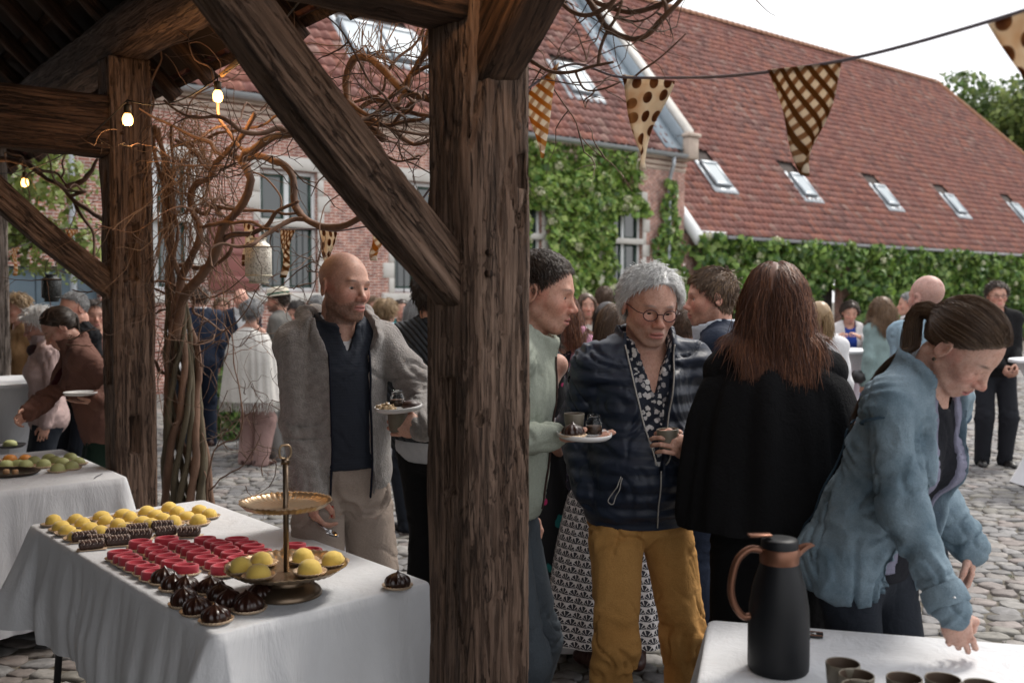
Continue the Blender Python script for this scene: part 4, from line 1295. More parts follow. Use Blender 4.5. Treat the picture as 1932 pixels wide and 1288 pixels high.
def dessert(name, me, base, p, rz, label, group, sc=1.0, zoff=.0015):
    o = bpy.data.objects.new(name, me); link(o)
    o.location = (p.x, p.y, p.z + .001); o.rotation_euler = (rgd.normal(0, .03), rgd.normal(0, .03), rz); o.scale = (sc * rgd.uniform(.94, 1.06), sc * rgd.uniform(.94, 1.06), sc * rgd.uniform(.88, 1.08))
    c = bpy.data.objects.new('paper_base', base); link(c, o); c.location = (0, 0, -.0005)
    o.location.z += .001
    return tag(o, label, 'dessert', group)
TT = TZ + .004
def dz(zx, zy):            # pixel position of a dessert's foot in the photograph
    return onz(60 + zx / 4.295, 900 + zy / 4.295, TT)
yel = [[(178, 390), (240, 432), (290, 465), (365, 502)], [(358, 372), (413, 405), (473, 440), (555, 470)], [(565, 345), (600, 382), (697, 408), (757, 440)],
       [(740, 325), (797, 360), (895, 388), (967, 418)], [(932, 305), (1003, 333), (1060, 367), (1150, 392)], [(1113, 282), (1180, 315), (1255, 348), (1350, 382)], [(1357, 297), (1437, 327)]]
rgd = np.random.default_rng(21)
for i, colm in enumerate(yel):
    for j, (zx, zy) in enumerate(colm):
        fac = (i * 3 + j * 5) % 4 != 1
        dessert('lemon_cake', LEM_F if fac else LEM_S, PAPER, dz(zx, zy), rgd.uniform(0, 6.28),
                f"{'faceted' if fac else 'smooth'} yellow dome cake, {ORDN[i]} column from the left, {ORDN[j]} from the back", 'yellow cakes on the dessert table')
logs = [(430, 520), (545, 535), (690, 490), (855, 450), (1060, 430), (490, 583), (700, 555), (885, 503), (1092, 470), (1275, 480)]
for i, (zx, zy) in enumerate(logs):
    o = dessert('chocolate_roll', LOG, CARD, dz(zx, zy), R(14) + rgd.normal(0, .1), f"dark chocolate roll with pale drizzle, {ORDN[i % 5]} from left in the {'back' if i < 5 else 'front'} row", 'chocolate rolls on the dessert table', 1.05)
    d = bpy.data.objects.new('drizzle', DRIZ); link(d, o)
    for c in o.children:
        if c.name.startswith('paper'): c.location = (0, 0, -.001)
reds = [[(715, 668), (765, 698), (800, 722), (855, 757), (935, 792), (1000, 832)],
        [(880, 587), (955, 615), (1012, 645), (1045, 672), (1100, 702), (1150, 742), (1245, 788)],
        [(1095, 560), (1195, 585), (1260, 612), (1305, 642), (1355, 675), (1410, 712), (1498, 745)],
        [(1405, 555), (1485, 580), (1540, 605), (1575, 640), (1625, 670), (1680, 712), (1560, 790)],
        [(1660, 560), (1740, 590), (1790, 620), (1850, 655), (1900, 700)]]
for i, rw in enumerate(reds):
    for j, (zx, zy) in enumerate(rw):
        dessert('red_ring_cake', RED_M, PAPER, dz(zx, zy), R(12) + rgd.normal(0, .12), f"red velvet oval ring cake, {ORDN[i]} row from the left edge, {ORDN[j]} from the back", 'red ring cakes on the dessert table', 1.0)
for (px, py), w_ in (((556, 1040), 'left'), ((585, 1050), 'right')):
    dessert('red_ring_cake', RED_M, PAPER, onz(px, py, TT), R(15), f"red velvet ring cake half hidden behind the tiered stand, {w_} of two", 'red ring cakes on the dessert table')
sw = [(1075, 862), (1158, 915), (1250, 930), (1240, 1040), (1340, 1100), (1495, 1172), (1455, 935), (1530, 990), (1600, 1045), (1745, 1065), (1860, 985)]
for i, (zx, zy) in enumerate(sw):
    dessert('chocolate_swirl', SW_M, PAPER_S, dz(zx, zy), rgd.uniform(0, 6), f"glossy dark chocolate swirl, {ORDN[i] if i < 10 else 'last'} of the cluster counted from the red rings forward", 'chocolate swirls clustered beside the stand', 1.12)
dessert('chocolate_swirl', SW_M, PAPER_S, onz(470, 1152, TT), 1.0, 'dark chocolate swirl nearest the foot of the tiered stand', 'chocolate swirls clustered beside the stand', 1.12)
dessert('chocolate_swirl', SW_M, PAPER_S, onz(750, 1108, TT), .4, 'lone chocolate swirl at the right corner of the dessert table', 'chocolate swirls clustered beside the stand', 1.1)
# tiered stand
BRASS = pmat('antique brass', (.42, .31, .20), (.34, .24, .15), 12, .33, .05, 40, metallic=.85)
BRASSD = pmat('worn dark brass', (.20, .145, .10), (.15, .11, .075), 8, .36, .05, 40, metallic=.85)
sp = onz(541, 1120, TT)
stand = tag(empty('tiered_stand', (sp.x, sp.y, TT)), 'brass two tier cake stand with fluted plates and a ring handle', 'cake stand')
V, Fc = lathe([(.103, 0), (.104, .006), (.098, .016), (.085, .026), (.066, .033), (.062, .036), (.064, .058), (.068, .062), (0, .064)], 48)
obj('foot', npmesh('foot', V, Fc), BRASSD, stand)
def fl_plate(r, z):
    def fr(a, i): return 1 + (.028 * np.abs(np.cos(a * 6)) - .014) * np.clip((i - 1) / 4, 0, 1) * (i < 9)
    prof = [(0, 0), (r * .2, 0), (r * .45, .001), (r * .7, .003), (r * .88, .008), (r * .97, .017), (r, .021), (r * .985, .018), (r * .86, .003), (r * .6, -.004), (0, -.005)]
    V, Fc = lathe(prof, 144, fr=fr)
    a = np.arctan2(V[:, 1], V[:, 0]); rr = np.hypot(V[:, 0], V[:, 1]); V[:, 2] += z + .0016 * np.cos(a * 48) * np.clip(rr / r, 0, 1) * (rr > .02)
    return V, Fc
V, Fc = fl_plate(.178, .068); obj('lower_plate', npmesh('lower_plate', V, Fc), BRASS, stand)
V, Fc = fl_plate(.134, .258); obj('upper_plate', npmesh('upper_plate', V, Fc), BRASS, stand)
V, Fc = tube([(0, 0, .06), (0, 0, .40)], .0085, 12); obj('rod', npmesh('rod', V, Fc), BRASSD, stand)
V, Fc = lathe([(0, .385), (.0125, .386), (.0125, .398), (.009, .402), (0, .402)], 16); obj('collar', npmesh('collar', V, Fc), BRASSD, stand)
a = np.linspace(-.5 * math.pi, 1.5 * math.pi, 33)
hp = np.stack([.017 * np.sign(np.cos(a)) * np.abs(np.cos(a)) ** .7, .0 * a, .422 + .020 * np.sign(np.sin(a)) * np.abs(np.sin(a)) ** .8], -1)
V, Fc = tube(hp, .0035, 8); ho = obj('handle', npmesh('handle', V, Fc), BRASS, stand)
ho.rotation_euler = (0, 0, R(25))
for i, (ax, r_, f) in enumerate(((190, .13, 1), (150, .10, 1), (235, .105, 0), (70, .09, 1), (330, .09, 0), (25, .14, 1))):
    p = Vector((sp.x + r_ * math.cos(R(ax)), sp.y + r_ * math.sin(R(ax)), TT + .072))
    dessert('lemon_cake', LEM_F if f else LEM_S, PAPER, p, i * 1.3, f"yellow dome cake on the lower tier of the brass stand, {['far left', 'behind left', 'front left', 'behind right', 'front middle', 'far right'][i]}", 'yellow cakes on the stand', 1.08)
# second table: pale green domes, two orange ones, tray of small bites
def d2(zx, zy): return onz(zx / 2.752, 820 + zy / 2.752, TT)
gr = [(35, 170), (95, 165), (135, 170), (178, 155), (228, 170), (300, 192), (372, 180), (285, 150), (325, 160), (365, 130), (405, 155), (255, 140)]
for i, (zx, zy) in enumerate(gr):
    dessert('pale_green_cake', LIM_M, PAPER, d2(zx, zy), 0, f"pale green dome cake on the left table, {ORDN[i] if i < 10 else ['second last', 'last'][i - 10]} counted from the tray", 'pale green cakes on the left table', 1.1)
for i, (zx, zy) in enumerate(((52, 140), (132, 140))):
    dessert('orange_cake', ORA_M, PAPER, d2(zx, zy), 0, ['larger orange dome cake among the green ones, left of two', 'orange dome cake among the green ones, right of two'][i], 'orange cakes on the left table', 1.1)
tp = d2(95, 205)
tray = tag(empty('serving_tray', (tp.x - .10, tp.y, TT)), 'dark oval metal tray with small bites on the left table', 'tray')
V, Fc = lathe([(0, .004), (.17, .004), (.19, .012), (.20, .018), (.205, .016), (.18, .0), (0, 0)], 40); V[:, 1] *= .62
obj('dish', npmesh('dish', V, Fc), pmat('dark tin tray', (.10, .075, .06), (.07, .055, .045), 10, .28, metallic=.8), tray)
for i in range(5):
    b = MB(); x = -.10 + .05 * i; V, Fc = lathe([(.014, 0), (.015, .018), (.013, .022), (0, .023)], 14)
    o = obj('small_bite', npmesh('small_bite', V, Fc), pmat('biscuit', (.45, .27, .14), (.36, .2, .1), 30, .7, .3, 80), loc=(tp.x - .10 + x, tp.y - .03 + .012 * (i % 2), TT + .006))
    tag(o, f'small round biscuit bite on the dark tray, {ORDN[i]} from left', 'biscuit', 'bites on the dark tray')
gp = d2(30, 70)
gd = tag(empty('glass_dish', (gp.x, gp.y + .05, TT)), 'clear glass dish with a pale green cake at the far left', 'dish')
V, Fc = lathe([(0, .004), (.07, .004), (.085, .012), (.09, .016), (.07, 0), (0, 0)], 30); obj('dish', npmesh('dish', V, Fc), STEEL, gd)
V, Fc = lathe([(.036, .006), (.04, .012), (.036, .03), (.02, .04), (0, .042)], 22); obj('cake', npmesh('cake', V, Fc), LIME, gd)

# ------------------------------------------------------------------ coffee table things
THB = pmat('matt black thermos', (.006, .007, .009), (.005, .006, .008), 6, .5, spec=.3)
COPP = pmat('brushed copper', (.24, .115, .072), (.19, .09, .058), 8, .42, metallic=.75)
tp = onz(1468, 1262, TT)
th = tag(empty('thermos_jug', (tp.x, tp.y, TT), R(4)), 'tall matt black thermos jug with copper collar and handle', 'thermos')
V, Fc = lathe([(0, .0), (.066, 0), (.070, .006), (.071, .02), (.071, .10), (.069, .15), (.061, .20), (.050, .235), (.0445, .255)], 48); obj('body', npmesh('body', V, Fc), THB, th)
V, Fc = lathe([(.0445, .254), (.0455, .257), (.0455, .287), (.043, .290)], 40); obj('collar', npmesh('collar', V, Fc), COPP, th)
V, Fc = lathe([(.043, .288), (.043, .306), (.040, .311), (.02, .313), (0, .313)], 40); obj('lid', npmesh('lid', V, Fc), THB, th)
V, Fc = bevel_box((-.075, -.012, .317), (-.02, .012, .323), .002); obj('lid_lever', npmesh('lid_lever', V, Fc, smooth=False), COPP, th)
hp = spline([(-.040, 0, .284), (-.070, 0, .288), (-.095, 0, .270), (-.112, 0, .225), (-.114, 0, .18), (-.100, 0, .145), (-.082, 0, .128), (-.066, 0, .130)], 40)
V, Fc = tube(hp, .0085, 10); V[:, 1] *= 1.25; obj('handle', npmesh('handle', V, Fc), COPP, th)
sv = []
for t in np.linspace(0, 1, 8):
    x = .040 + .042 * t; w = .020 * (1 - t) + .006 * t; z = .272 + .014 * math.sin(t * 2.0) ; dpt = .020 * (1 - t) + .006
    for a in np.linspace(math.pi, 2 * math.pi, 9): sv.append((x, w * math.cos(a), z + .012 + dpt * math.sin(a)))
obj('spout', npmesh('spout', sv, grid_faces(8, 9)), COPP, th)
CUP = pmat('olive stoneware', (.155, .135, .10), (.115, .10, .075), 18, .5, .15, 60)
CUPI = pmat('brown stoneware inside', (.10, .07, .05), (.08, .055, .04), 18, .4)
def cup_mesh(r=.037, h=.075):
    V, Fc = lathe([(0, 0), (r * .78, 0), (r * .8, .003), (r * .93, h * .6), (r, h - .002), (r * .98, h), (r * .93, h - .001)], 28); out = npmesh('cup', V, Fc); out.materials.append(CUP)
    V, Fc = lathe([(r * .93, h - .001), (r * .88, h * .6), (r * .74, .008), (0, .008)], 28); inn = npmesh('inside', V, Fc); inn.materials.append(CUPI)
    return out, inn
CO, CI = cup_mesh()
def cup(label, p, rz=0, group='stoneware cups on the coffee table', sc=1.0):
    o = bpy.data.objects.new('stoneware_cup', CO); link(o); o.location = p; o.scale = (sc,) * 3
    c = bpy.data.objects.new('inside', CI); link(c, o)
    return tag(o, label, 'cup', group)
for (px, py), lb in (((1590, 1249), 'olive stoneware cup behind the others, nearest the thermos'), ((1616, 1271), 'olive stoneware cup just in front of the rear one'), ((1622, 1292), 'olive stoneware cup cut off by the lower picture edge'),
                     ((1706, 1277), 'olive stoneware cup third along, left of the hand'), ((1779, 1278), 'olive stoneware cup second from the hand'), ((1852, 1290), 'olive stoneware cup touched by the woman in denim')):
    p = onz(px, py, TT + .075); p.z = TT; cup(lb, p)
cp_ = onz(1530, 1199, TT)
cd = tag(empty('price_card', (cp_.x, cp_.y, TT), R(-18)), 'small black number card lying behind the thermos', 'card')
V, Fc = bevel_box((-.035, -.016, .001), (.03, .016, .007), .002); obj('card', npmesh('card', V, Fc, smooth=False), pmat('black card', (.012, .012, .012), (.01, .01, .01), 9, .4), cd)
a = np.array([(-.034, -.015, .008), (.029, -.015, .008), (.029, .015, .008), (-.034, .015, .008), (-.034, -.015, .008)]); V, Fc = tube(a, .0012, 4); obj('edge', npmesh('edge', V, Fc), COPP, cd)
tx = bpy.data.curves.new('number', 'FONT'); tx.body = '24'; tx.size = .026; tx.extrude = .0003
to = bpy.data.objects.new('number', tx); link(to)
bpy.context.view_layer.update()
tme = bpy.data.meshes.new_from_object(to.evaluated_get(bpy.context.evaluated_depsgraph_get())); bpy.data.objects.remove(to)
to = obj('number', tme, pmat('white print', (.75, .75, .75), (.7, .7, .7), 5, .6), cd, loc=(-.012, -.009, .0075))

# ------------------------------------------------------------------ bunting
def bunt_mat(name, kind, c0, c1, c2):
    m, nt, b = new_mat(name)
    tc = nt.nodes.new('ShaderNodeTexCoord')
    v = coords(nt)
    if kind == 'dots':
        vo = nt.nodes.new('ShaderNodeTexVoronoi'); vo.voronoi_dimensions = '2D'; vo.inputs['Scale'].default_value = 21; vo.inputs['Randomness'].default_value = .45
        mp = nt.nodes.new('ShaderNodeMapping'); mp.inputs['Rotation'].default_value = (R(90), 0, 0); nt.links.new(tc.outputs['Object'], mp.inputs[0]); nt.links.new(mp.outputs[0], vo.inputs['Vector'])
        col = ramp(nt, vo.outputs['Distance'], [(.30, c1), (.34, c0)])
        f = noise(nt, v, 9, 3); col = mixc(nt, mathn(nt, 'MULTIPLY', ramp(nt, f, [(.5, (0, 0, 0)), (.7, (1, 1, 1))]), .6), col, c2)
    else:
        w = nt.nodes.new('ShaderNodeTexWave'); w.inputs['Scale'].default_value = 11 if kind == 'stripes' else 10; w.inputs['Distortion'].default_value = .6; w.bands_direction = 'X'
        nt.links.new(coords(nt, (1, 1, 1), 'Object', (0, R(38), 0)), w.inputs['Vector'])
        w2 = nt.nodes.new('ShaderNodeTexWave'); w2.inputs['Scale'].default_value = 12; w2.inputs['Distortion'].default_value = .5; w2.bands_direction = 'X'
        nt.links.new(coords(nt, (1, 1, 1), 'Object', (0, R(-52), 0)), w2.inputs['Vector'])
        a1 = ramp(nt, w.outputs['Fac'], [(.55, (0, 0, 0)), (.68, (1, 1, 1))]); a2 = ramp(nt, w2.outputs['Fac'], [(.5, (0, 0, 0)), (.68, (.9, .9, .9))])
        col = mixc(nt, a2, c0, c2); col = mixc(nt, a1, col, c1)
    nt.links.new(col, b.inputs['Base Color']); setin(b, Roughness=.85, Specular_IOR_Level=.1)
    tr = nt.nodes.new('ShaderNodeBsdfTranslucent'); nt.links.new(col, tr.inputs[0])
    mx = nt.nodes.new('ShaderNodeMixShader'); mx.inputs[0].default_value = .55
    nt.links.new(b.outputs[0], mx.inputs[1]); nt.links.new(tr.outputs[0], mx.inputs[2]); nt.links.new(mx.outputs[0], nt.nodes['Material Output'].inputs[0])
    return m
BDOT = bunt_mat('brown dots on cream cotton', 'dots', (.82, .73, .60), (.16, .07, .035), (.62, .36, .16))
BSTR = bunt_mat('brown stripes on cream cotton', 'stripes', (.80, .70, .57), (.20, .095, .03), (.36, .19, .08))
BCHK = bunt_mat('orange check on cream cotton', 'check', (.82, .74, .62), (.52, .24, .05), (.55, .38, .24))
bunt = tag(empty('bunting'), 'string of patterned cotton pennants hanging across the shed opening', 'bunting')
STR = pmat('purple grey cord', (.20, .17, .22), (.26, .23, .25), 30, .8)
def flag(pl, pr, tip, mat, seed):
    """pennant between two points of the cord, tip hanging; own local frame x across, z up"""
    pl, pr, tip = (np.array(q, float) for q in (pl, pr, tip))
    c = (pl + pr) / 2; ex = (pr - pl); w = np.linalg.norm(ex); ex /= w
    dn = tip - c; h = np.linalg.norm(dn); nu, nv = 15, 12
    nrm = np.cross(ex, [0, 0, 1.0]); nrm /= np.linalg.norm(nrm)
    rg = np.random.default_rng(seed)
    V = []
    for i in range(nu):
        t = i / (nu - 1)
        for j in range(nv):
            s = (j / (nv - 1) - .5)
            p = s * w * (1 - t * .985) * ex + dn * t
            p = p + nrm * (.012 * math.sin(s * 5 + t * 3 + seed) * (.3 + t) + .006 * math.sin(t * 7 + seed))
            V.append(p)
    V = np.array(V)
    # express in a frame aligned with the flag so the print lies on it
    Mi = np.stack([ex, nrm, np.array([0, 0, 1.0])])
    loc = V @ Mi.T
    me = npmesh('pennant', loc, grid_faces(nu, nv))
    so = me
    o = obj('pennant', me, mat, bunt)
    M = Matrix.Identity(4)
    for r_ in range(3):
        M[r_][0], M[r_][1], M[r_][2], M[r_][3] = ex[r_], nrm[r_], (0, 0, 1)[r_], c[r_]
    o.matrix_local = M
    md = o.modifiers.new('thickness', 'SOLIDIFY'); md.thickness = .0016
fl_ = [  # left px, right px, tip px, depth left, depth right
    ((1862, 42), (2010, -5), (1990, 230), 1.82, 1.72, BDOT), ((1450, 136), (1588, 115), (1516, 332), 2.22, 2.05, BSTR), ((1172, 146), (1272, 147), (1203, 322), 2.72, 2.58, BDOT),
    ((985, 175), (1056, 128), (1059, 292), 2.98, 2.95, BCHK), ((700, 427), (722, 430), (707, 492), 3.95, 3.85, BCHK), ((600, 432), (634, 436), (622, 528), 4.25, 4.1, BDOT), ((528, 432), (557, 433), (534, 524), 4.5, 4.38, BSTR), ((459, 418), (482, 426), (465, 502), 4.78, 4.66, BDOT),
    ((121, 432), (147, 432), (134, 458), 7.2, 7.1, BCHK), ((21, 468), (36, 465), (28, 520), 7.9, 7.8, BCHK)]
cordp = []
for l, r_, t, dl, dr, mt in fl_:
    a, b, c = at(l[0], l[1], dl), at(r_[0], r_[1], dr), at(t[0], t[1], (dl + dr) / 2)
    flag(a, b, c, mt, len(cordp))
    cordp += [b, a]
cordp = [at(2200, -80, 1.5)] + cordp + [at(-120, 470, 9.0)]
cp2 = spline([np.array(q) for q in cordp], 260)
V, Fc = tube(cp2, .0038, 6); obj('cord', npmesh('cord', V, Fc), STR, bunt)
# ================================================================== WISTERIA
VINE = pmat('vine bark', (.22, .125, .08), (.115, .066, .044), 14, .85, .8, 60, stretch=(1, 1, .5), bdist=.004)
VINEG = pmat('greenish vine bark', (.125, .10, .06), (.075, .062, .04), 12, .85, .8, 50, stretch=(1, 1, .4), bdist=.004)
TWIG = pmat('fine twig', (.13, .075, .048), (.08, .05, .035), 20, .85)
DRY = pmat('dry twig', (.24, .145, .085), (.15, .09, .055), 20, .9)
def eaveY(px, u=.25):
    b = PM + US * u; k = (px - 966.0) / F
    t = (k * b.y - b.x) / (AS.x - k * AS.y)
    return b.y + AS.y * t
vine = tag(empty('wisteria_vine', (PL.x + .25, PL.y + .2, 0)), 'gnarled leafless wisteria climbing the left post and spreading along the eave', 'vine')
VO = vine.location.copy()
vrg = np.random.default_rng(101)
limbs = []
def branch(pts, r0, r1, du=0.0, name='branch', mat=VINE, wob=.012, n=40, seg=8, dep=None):
    P = []
    for i, q in enumerate(pts):
        Y = q[2] if len(q) > 2 else eaveY(q[0], .25 + du)
        P.append(np.array(at(q[0], q[1], Y)))
    P = spline(P, n)
    s = len(limbs) * 3.7
    P = P + wob * np.stack([fbm(P + s, 6, 2, k + 2) for k in range(3)], -1)
    r = np.linspace(r0, r1, n) * (1 + .16 * vnoise(P + s, 14, 4) + .12 * vnoise(P, 40, 5))
    V, Fc = tube(P - np.array(VO), r, seg)
    obj(name, npmesh(name, V, Fc), mat, vine)
    limbs.append((P, r))
    return P
# twisted trunk beside the post
for k in range(15):
    a = k / 15 * 6.28
    bx = 362 + 48 * math.cos(a) + vrg.normal(0, 6); Yb = 5.42 + .13 * math.sin(a)
    tx_ = 330 + 16 * math.cos(a + 2); 
    tw = lambda f, ph=a: (math.cos(ph + f * 3.2), math.sin(ph + f * 3.2))
    pts = []
    for f, cx, hw, py in ((0, 366, 50, 1130), (.2, 362, 46, 1000), (.4, 350, 40, 890), (.6, 345, 34, 780), (.75, 340, 28, 680), (.9, 336, 20, 600), (1.0, 330, 14, 540)):
        c_, s_ = tw(f)
        pts.append((cx + hw * c_ + vrg.normal(0, 3), py, 5.40 + .12 * s_ * hw / 45))
    if k % 3 == 0:
        pts += [(318 + vrg.normal(0, 8), 450, 5.3), (312 + vrg.normal(0, 10), 350, 5.25), (306 + vrg.normal(0, 12), 240, 5.2)]
    branch(pts, vrg.uniform(.017, .028), vrg.uniform(.007, .013), name='trunk_stem', mat=VINEG if k % 3 else VINE, wob=.02, n=46)
branch([(332, 600), (345, 520), (360, 490), (377, 440), (377, 428), (362, 393), (361, 366), (371, 348), (400, 334), (411, 303), (432, 282), (460, 250), (480, 215)], .022, .011)
branch([(334, 640), (345, 570), (375, 525), (400, 485), (407, 470), (418, 437), (432, 416), (448, 396), (461, 378), (471, 350), (471, 325), (457, 305), (461, 293), (479, 284), (493, 270), (514, 259), (560, 255), (630, 240), (700, 225)], .026, .012, -.03)
branch([(432, 282), (454, 298), (479, 295), (514, 302), (537, 314), (553, 334), (557, 390), (578, 415), (621, 427), (652, 427), (679, 411), (700, 392)], .018, .013, .05)
branch([(410, 462), (430, 450), (470, 440), (500, 425), (520, 400), (560, 380)], .016, .006)
branch([(395, 388), (450, 396), (500, 398), (545, 405), (572, 400)], .010, .005, .1)
branch([(380, 428), (440, 420), (500, 427), (525, 436)], .010, .006, -.05)
branch([(340, 500), (390, 505), (420, 490), (436, 470), (440, 440), (415, 400), (400, 370), (395, 340)], .014, .007, .1)
branch([(330, 265), (360, 280), (385, 310), (410, 330)], .010, .006)
branch([(330, 275), (380, 265), (420, 250), (480, 240), (530, 215)], .010, .005, .05)
branch([(722, 264), (702, 241), (667, 206), (656, 182), (654, 144), (667, 116), (691, 111), (718, 128), (737, 148), (761, 167), (796, 181), (850, 190)], .014, .013)
branch([(830, 60), (796, 113), (772, 151), (760, 175)], .011, .009, .05)
branch([(560, 255), (610, 245), (660, 215), (700, 190), (740, 200), (790, 215), (840, 230)], .012, .008, .1)
branch([(657, 188), (690, 215), (730, 235), (770, 225), (800, 222)], .009, .006, -.05)
branch([(690, 260), (715, 290), (750, 305), (790, 300)], .007, .003, .05)
# right of the middle post
branch([(985, -10), (1055, 6), (1078, 23), (1105, 29), (1127, 23), (1150, 5), (1165, -30)], .008, .005)
branch([(1095, -25), (1121, 4), (1144, 16), (1183, 23), (1229, 17), (1268, 0), (1300, -30)], .0085, .007, .08)
branch([(1105, -5), (1129, 27), (1144, 47), (1167, 64), (1198, 72), (1222, 64), (1245, 43), (1284, 2), (1300, -20)], .009, .006, .05)
branch([(960, 95), (1002, 112), (1047, 134), (1094, 134), (1125, 124), (1156, 116)], .0075, .004, .05)
branch([(1130, 122), (1132, 93), (1144, 58), (1160, 31), (1172, 0)], .005, .004, .05, n=20)
branch([(1085, 136), (1092, 150), (1105, 167), (1140, 171), (1171, 159)], .004, .0025, .05, n=20)
branch([(1180, 165), (1198, 142), (1237, 109), (1272, 78), (1293, 58)], .0035, .0018, .08, n=20)
branch([(1160, 35), (1200, 42), (1240, 28), (1260, 5)], .004, .002, .08, n=20)
branch([(1425, 0, 2.6), (1437, 12, 2.6), (1452, 25, 2.6), (1462, 30, 2.6)], .002, .001, n=12, seg=5, wob=.004)
# left of the post
branch([(-30, 300, 6.4), (55, 312, 6.2), (90, 340, 6.1), (120, 352, 6.0), (135, 375, 5.9), (165, 395, 5.8), (200, 420, 5.6)], .016, .013)
branch([(40, 300, 6.3), (80, 322, 6.2), (112, 330, 6.1), (125, 350, 6.0)], .010, .008)
branch([(125, 352, 6.0), (150, 345, 6.0), (168, 330, 5.9), (185, 300, 5.8)], .018, .008)
branch([(140, 380, 5.9), (160, 415, 5.8), (175, 440, 5.75), (180, 500, 5.7)], .012, .007)
branch([(105, 500, 6.2), (130, 430, 6.1), (150, 380, 6.0)], .004, .002, n=16)
# young shoots low right of the trunk
for pts, r in (([(394, 985), (394, 917), (408, 844), (424, 834), (444, 828), (460, 783), (456, 743), (442, 683), (440, 642), (424, 614), (404, 590), (396, 561)], .0055), ([(352, 830), (372, 860), (392, 905), (394, 940)], .006), ([(394, 925), (420, 900), (455, 880), (480, 850), (494, 815)], .005), ([(408, 844), (425, 815), (440, 800), (470, 775), (490, 745)], .003),
               ([(335, 560), (400, 560), (440, 540), (470, 515), (490, 500)], .005), ([(340, 655), (390, 640), (430, 620), (462, 590), (492, 538)], .006), ([(380, 690), (372, 640), (382, 590), (372, 540), (362, 470)], .006), ([(350, 700), (385, 660), (420, 640), (450, 655), (475, 625)], .004),
               ([(365, 790), (385, 830), (388, 862)], .004), ([(330, 560), (310, 620), (298, 700), (310, 780), (340, 830), (370, 880)], .0035), ([(400, 440), (418, 500), (450, 530), (478, 545)], .004), ([(396, 760), (410, 730), (400, 700), (372, 690)], .003)):
    branch(pts, r, r * .4, .12, n=34, seg=6, wob=.015)
# fine twigs grown from the limbs
def grow(p, d, L, m, jit, grav=0.0):
    pts = [p]
    for j in range(m):
        d = d + vrg.normal(0, jit, 3) + np.array([0, 0, grav]); d /= np.linalg.norm(d)
        p = p + d * L / m; pts.append(p)
    return np.array(pts), d
def twigs():
    src = [l for l in limbs if l[0][:, 2].mean() > 1.0 and 966 + F * l[0][0, 0] / l[0][0, 1] < 1350]
    def pxof(P): return 966 + F * P[:, 0] / P[:, 1]
    left = [l for l in src if pxof(l[0]).mean() < 560]; mid = [l for l in src if 560 <= pxof(l[0]).mean() < 900]; right = [l for l in src if pxof(l[0]).mean() >= 900]
    # second-order branches: gnarled, arching, each a part
    for k in range(130):
        grp = left if k < 92 else mid if k < 126 else right
        P, r = grp[vrg.integers(len(grp))]; i = vrg.integers(len(P) // 3, len(P)); d = vrg.normal(0, 1, 3); d[1] *= .5; d[2] = abs(d[2]) * .4 + vrg.normal(0, .5); d /= np.linalg.norm(d)
        q, _ = grow(P[i].copy(), d, vrg.uniform(.35, .85) if k < 126 else vrg.uniform(.2, .35), 10, .42, vrg.uniform(-.05, .03))
        q = spline(q, 26); r0 = min(r[i] * .85, vrg.uniform(.007, .016)) 
        rr = np.linspace(r0, r0 * .35, 26) * (1 + .2 * vnoise(q, 30, k))
        V, Fc = tube(q - np.array(VO), rr, 6); obj('branch', npmesh('branch', V, Fc), VINE, vine); src.append((q, rr)); grp.append((q, rr))
    mb = MB()
    for k in range(470):
        grp = left if k < 250 else mid if k < 445 else right
        P, r = grp[vrg.integers(len(grp))]
        i = vrg.integers(4, len(P)); p = P[i].copy()
        d = vrg.normal(0, 1, 3); d[2] = d[2] * .7 + vrg.choice([.5, -.5, 0]); d /= np.linalg.norm(d)
        pts, d = grow(p, d, vrg.uniform(.10, .40), vrg.integers(5, 11), .28)
        pts = pts - np.array(VO)
        mb.add(*tube(pts, np.linspace(vrg.uniform(.0016, .0034), .0008, len(pts)), 4, False))
        if vrg.random() < .6:
            q = pts[len(pts) // 2]; d2 = d + vrg.normal(0, .8, 3); d2 /= np.linalg.norm(d2)
            mb.add(*tube(np.array([q, q + d2 * .05, q + d2 * .09 + vrg.normal(0, .012, 3)]), [.0013, .001, .0006], 4, False))
    tag(mb.build('twig_tangle', TWIG, vine), kind='stuff')
    mb = MB()
    for k in range(150):          # dry brush caught at the head of the post
        px = vrg.normal(345, 30); py = vrg.uniform(185, 330); Y = 5.05 + vrg.normal(0, .12)
        d = np.array([vrg.normal(.1, .55), vrg.normal(0, .4), -.8])
        pts, d = grow(np.array(at(px, py, Y)) - np.array(VO), d, vrg.uniform(.12, .4), 7, .32)
        mb.add(*tube(pts, np.linspace(.0020, .0009, 8), 4, False))
    for k in range(110):          # hanging thin stems down the right of the post
        px = vrg.uniform(292, 420); py = vrg.uniform(230, 440); Y = 5.2 + vrg.normal(0, .1)
        pts, d = grow(np.array(at(px, py, Y)) - np.array(VO), np.array([vrg.normal(0, .25), vrg.normal(0, .2), -1]), vrg.uniform(.3, .9), 9, .22, -.05)
        mb.add(*tube(pts, np.linspace(.0030, .0012, 10), 5, False))
    for k in range(45):           # long whips in front of the farmhouse roof
        px = vrg.uniform(640, 800); py = vrg.uniform(20, 90); Y = eaveY(px, .3)
        pts, d = grow(np.array(at(px, py, Y)) - np.array(VO), np.array([vrg.normal(0, .3), vrg.normal(0, .2), -1]), vrg.uniform(.15, .4), 8, .15)
        mb.add(*tube(pts, np.linspace(.0016, .0008, 9), 4, False))
    tag(mb.build('dry_brush', DRY, vine), kind='stuff')
twigs()
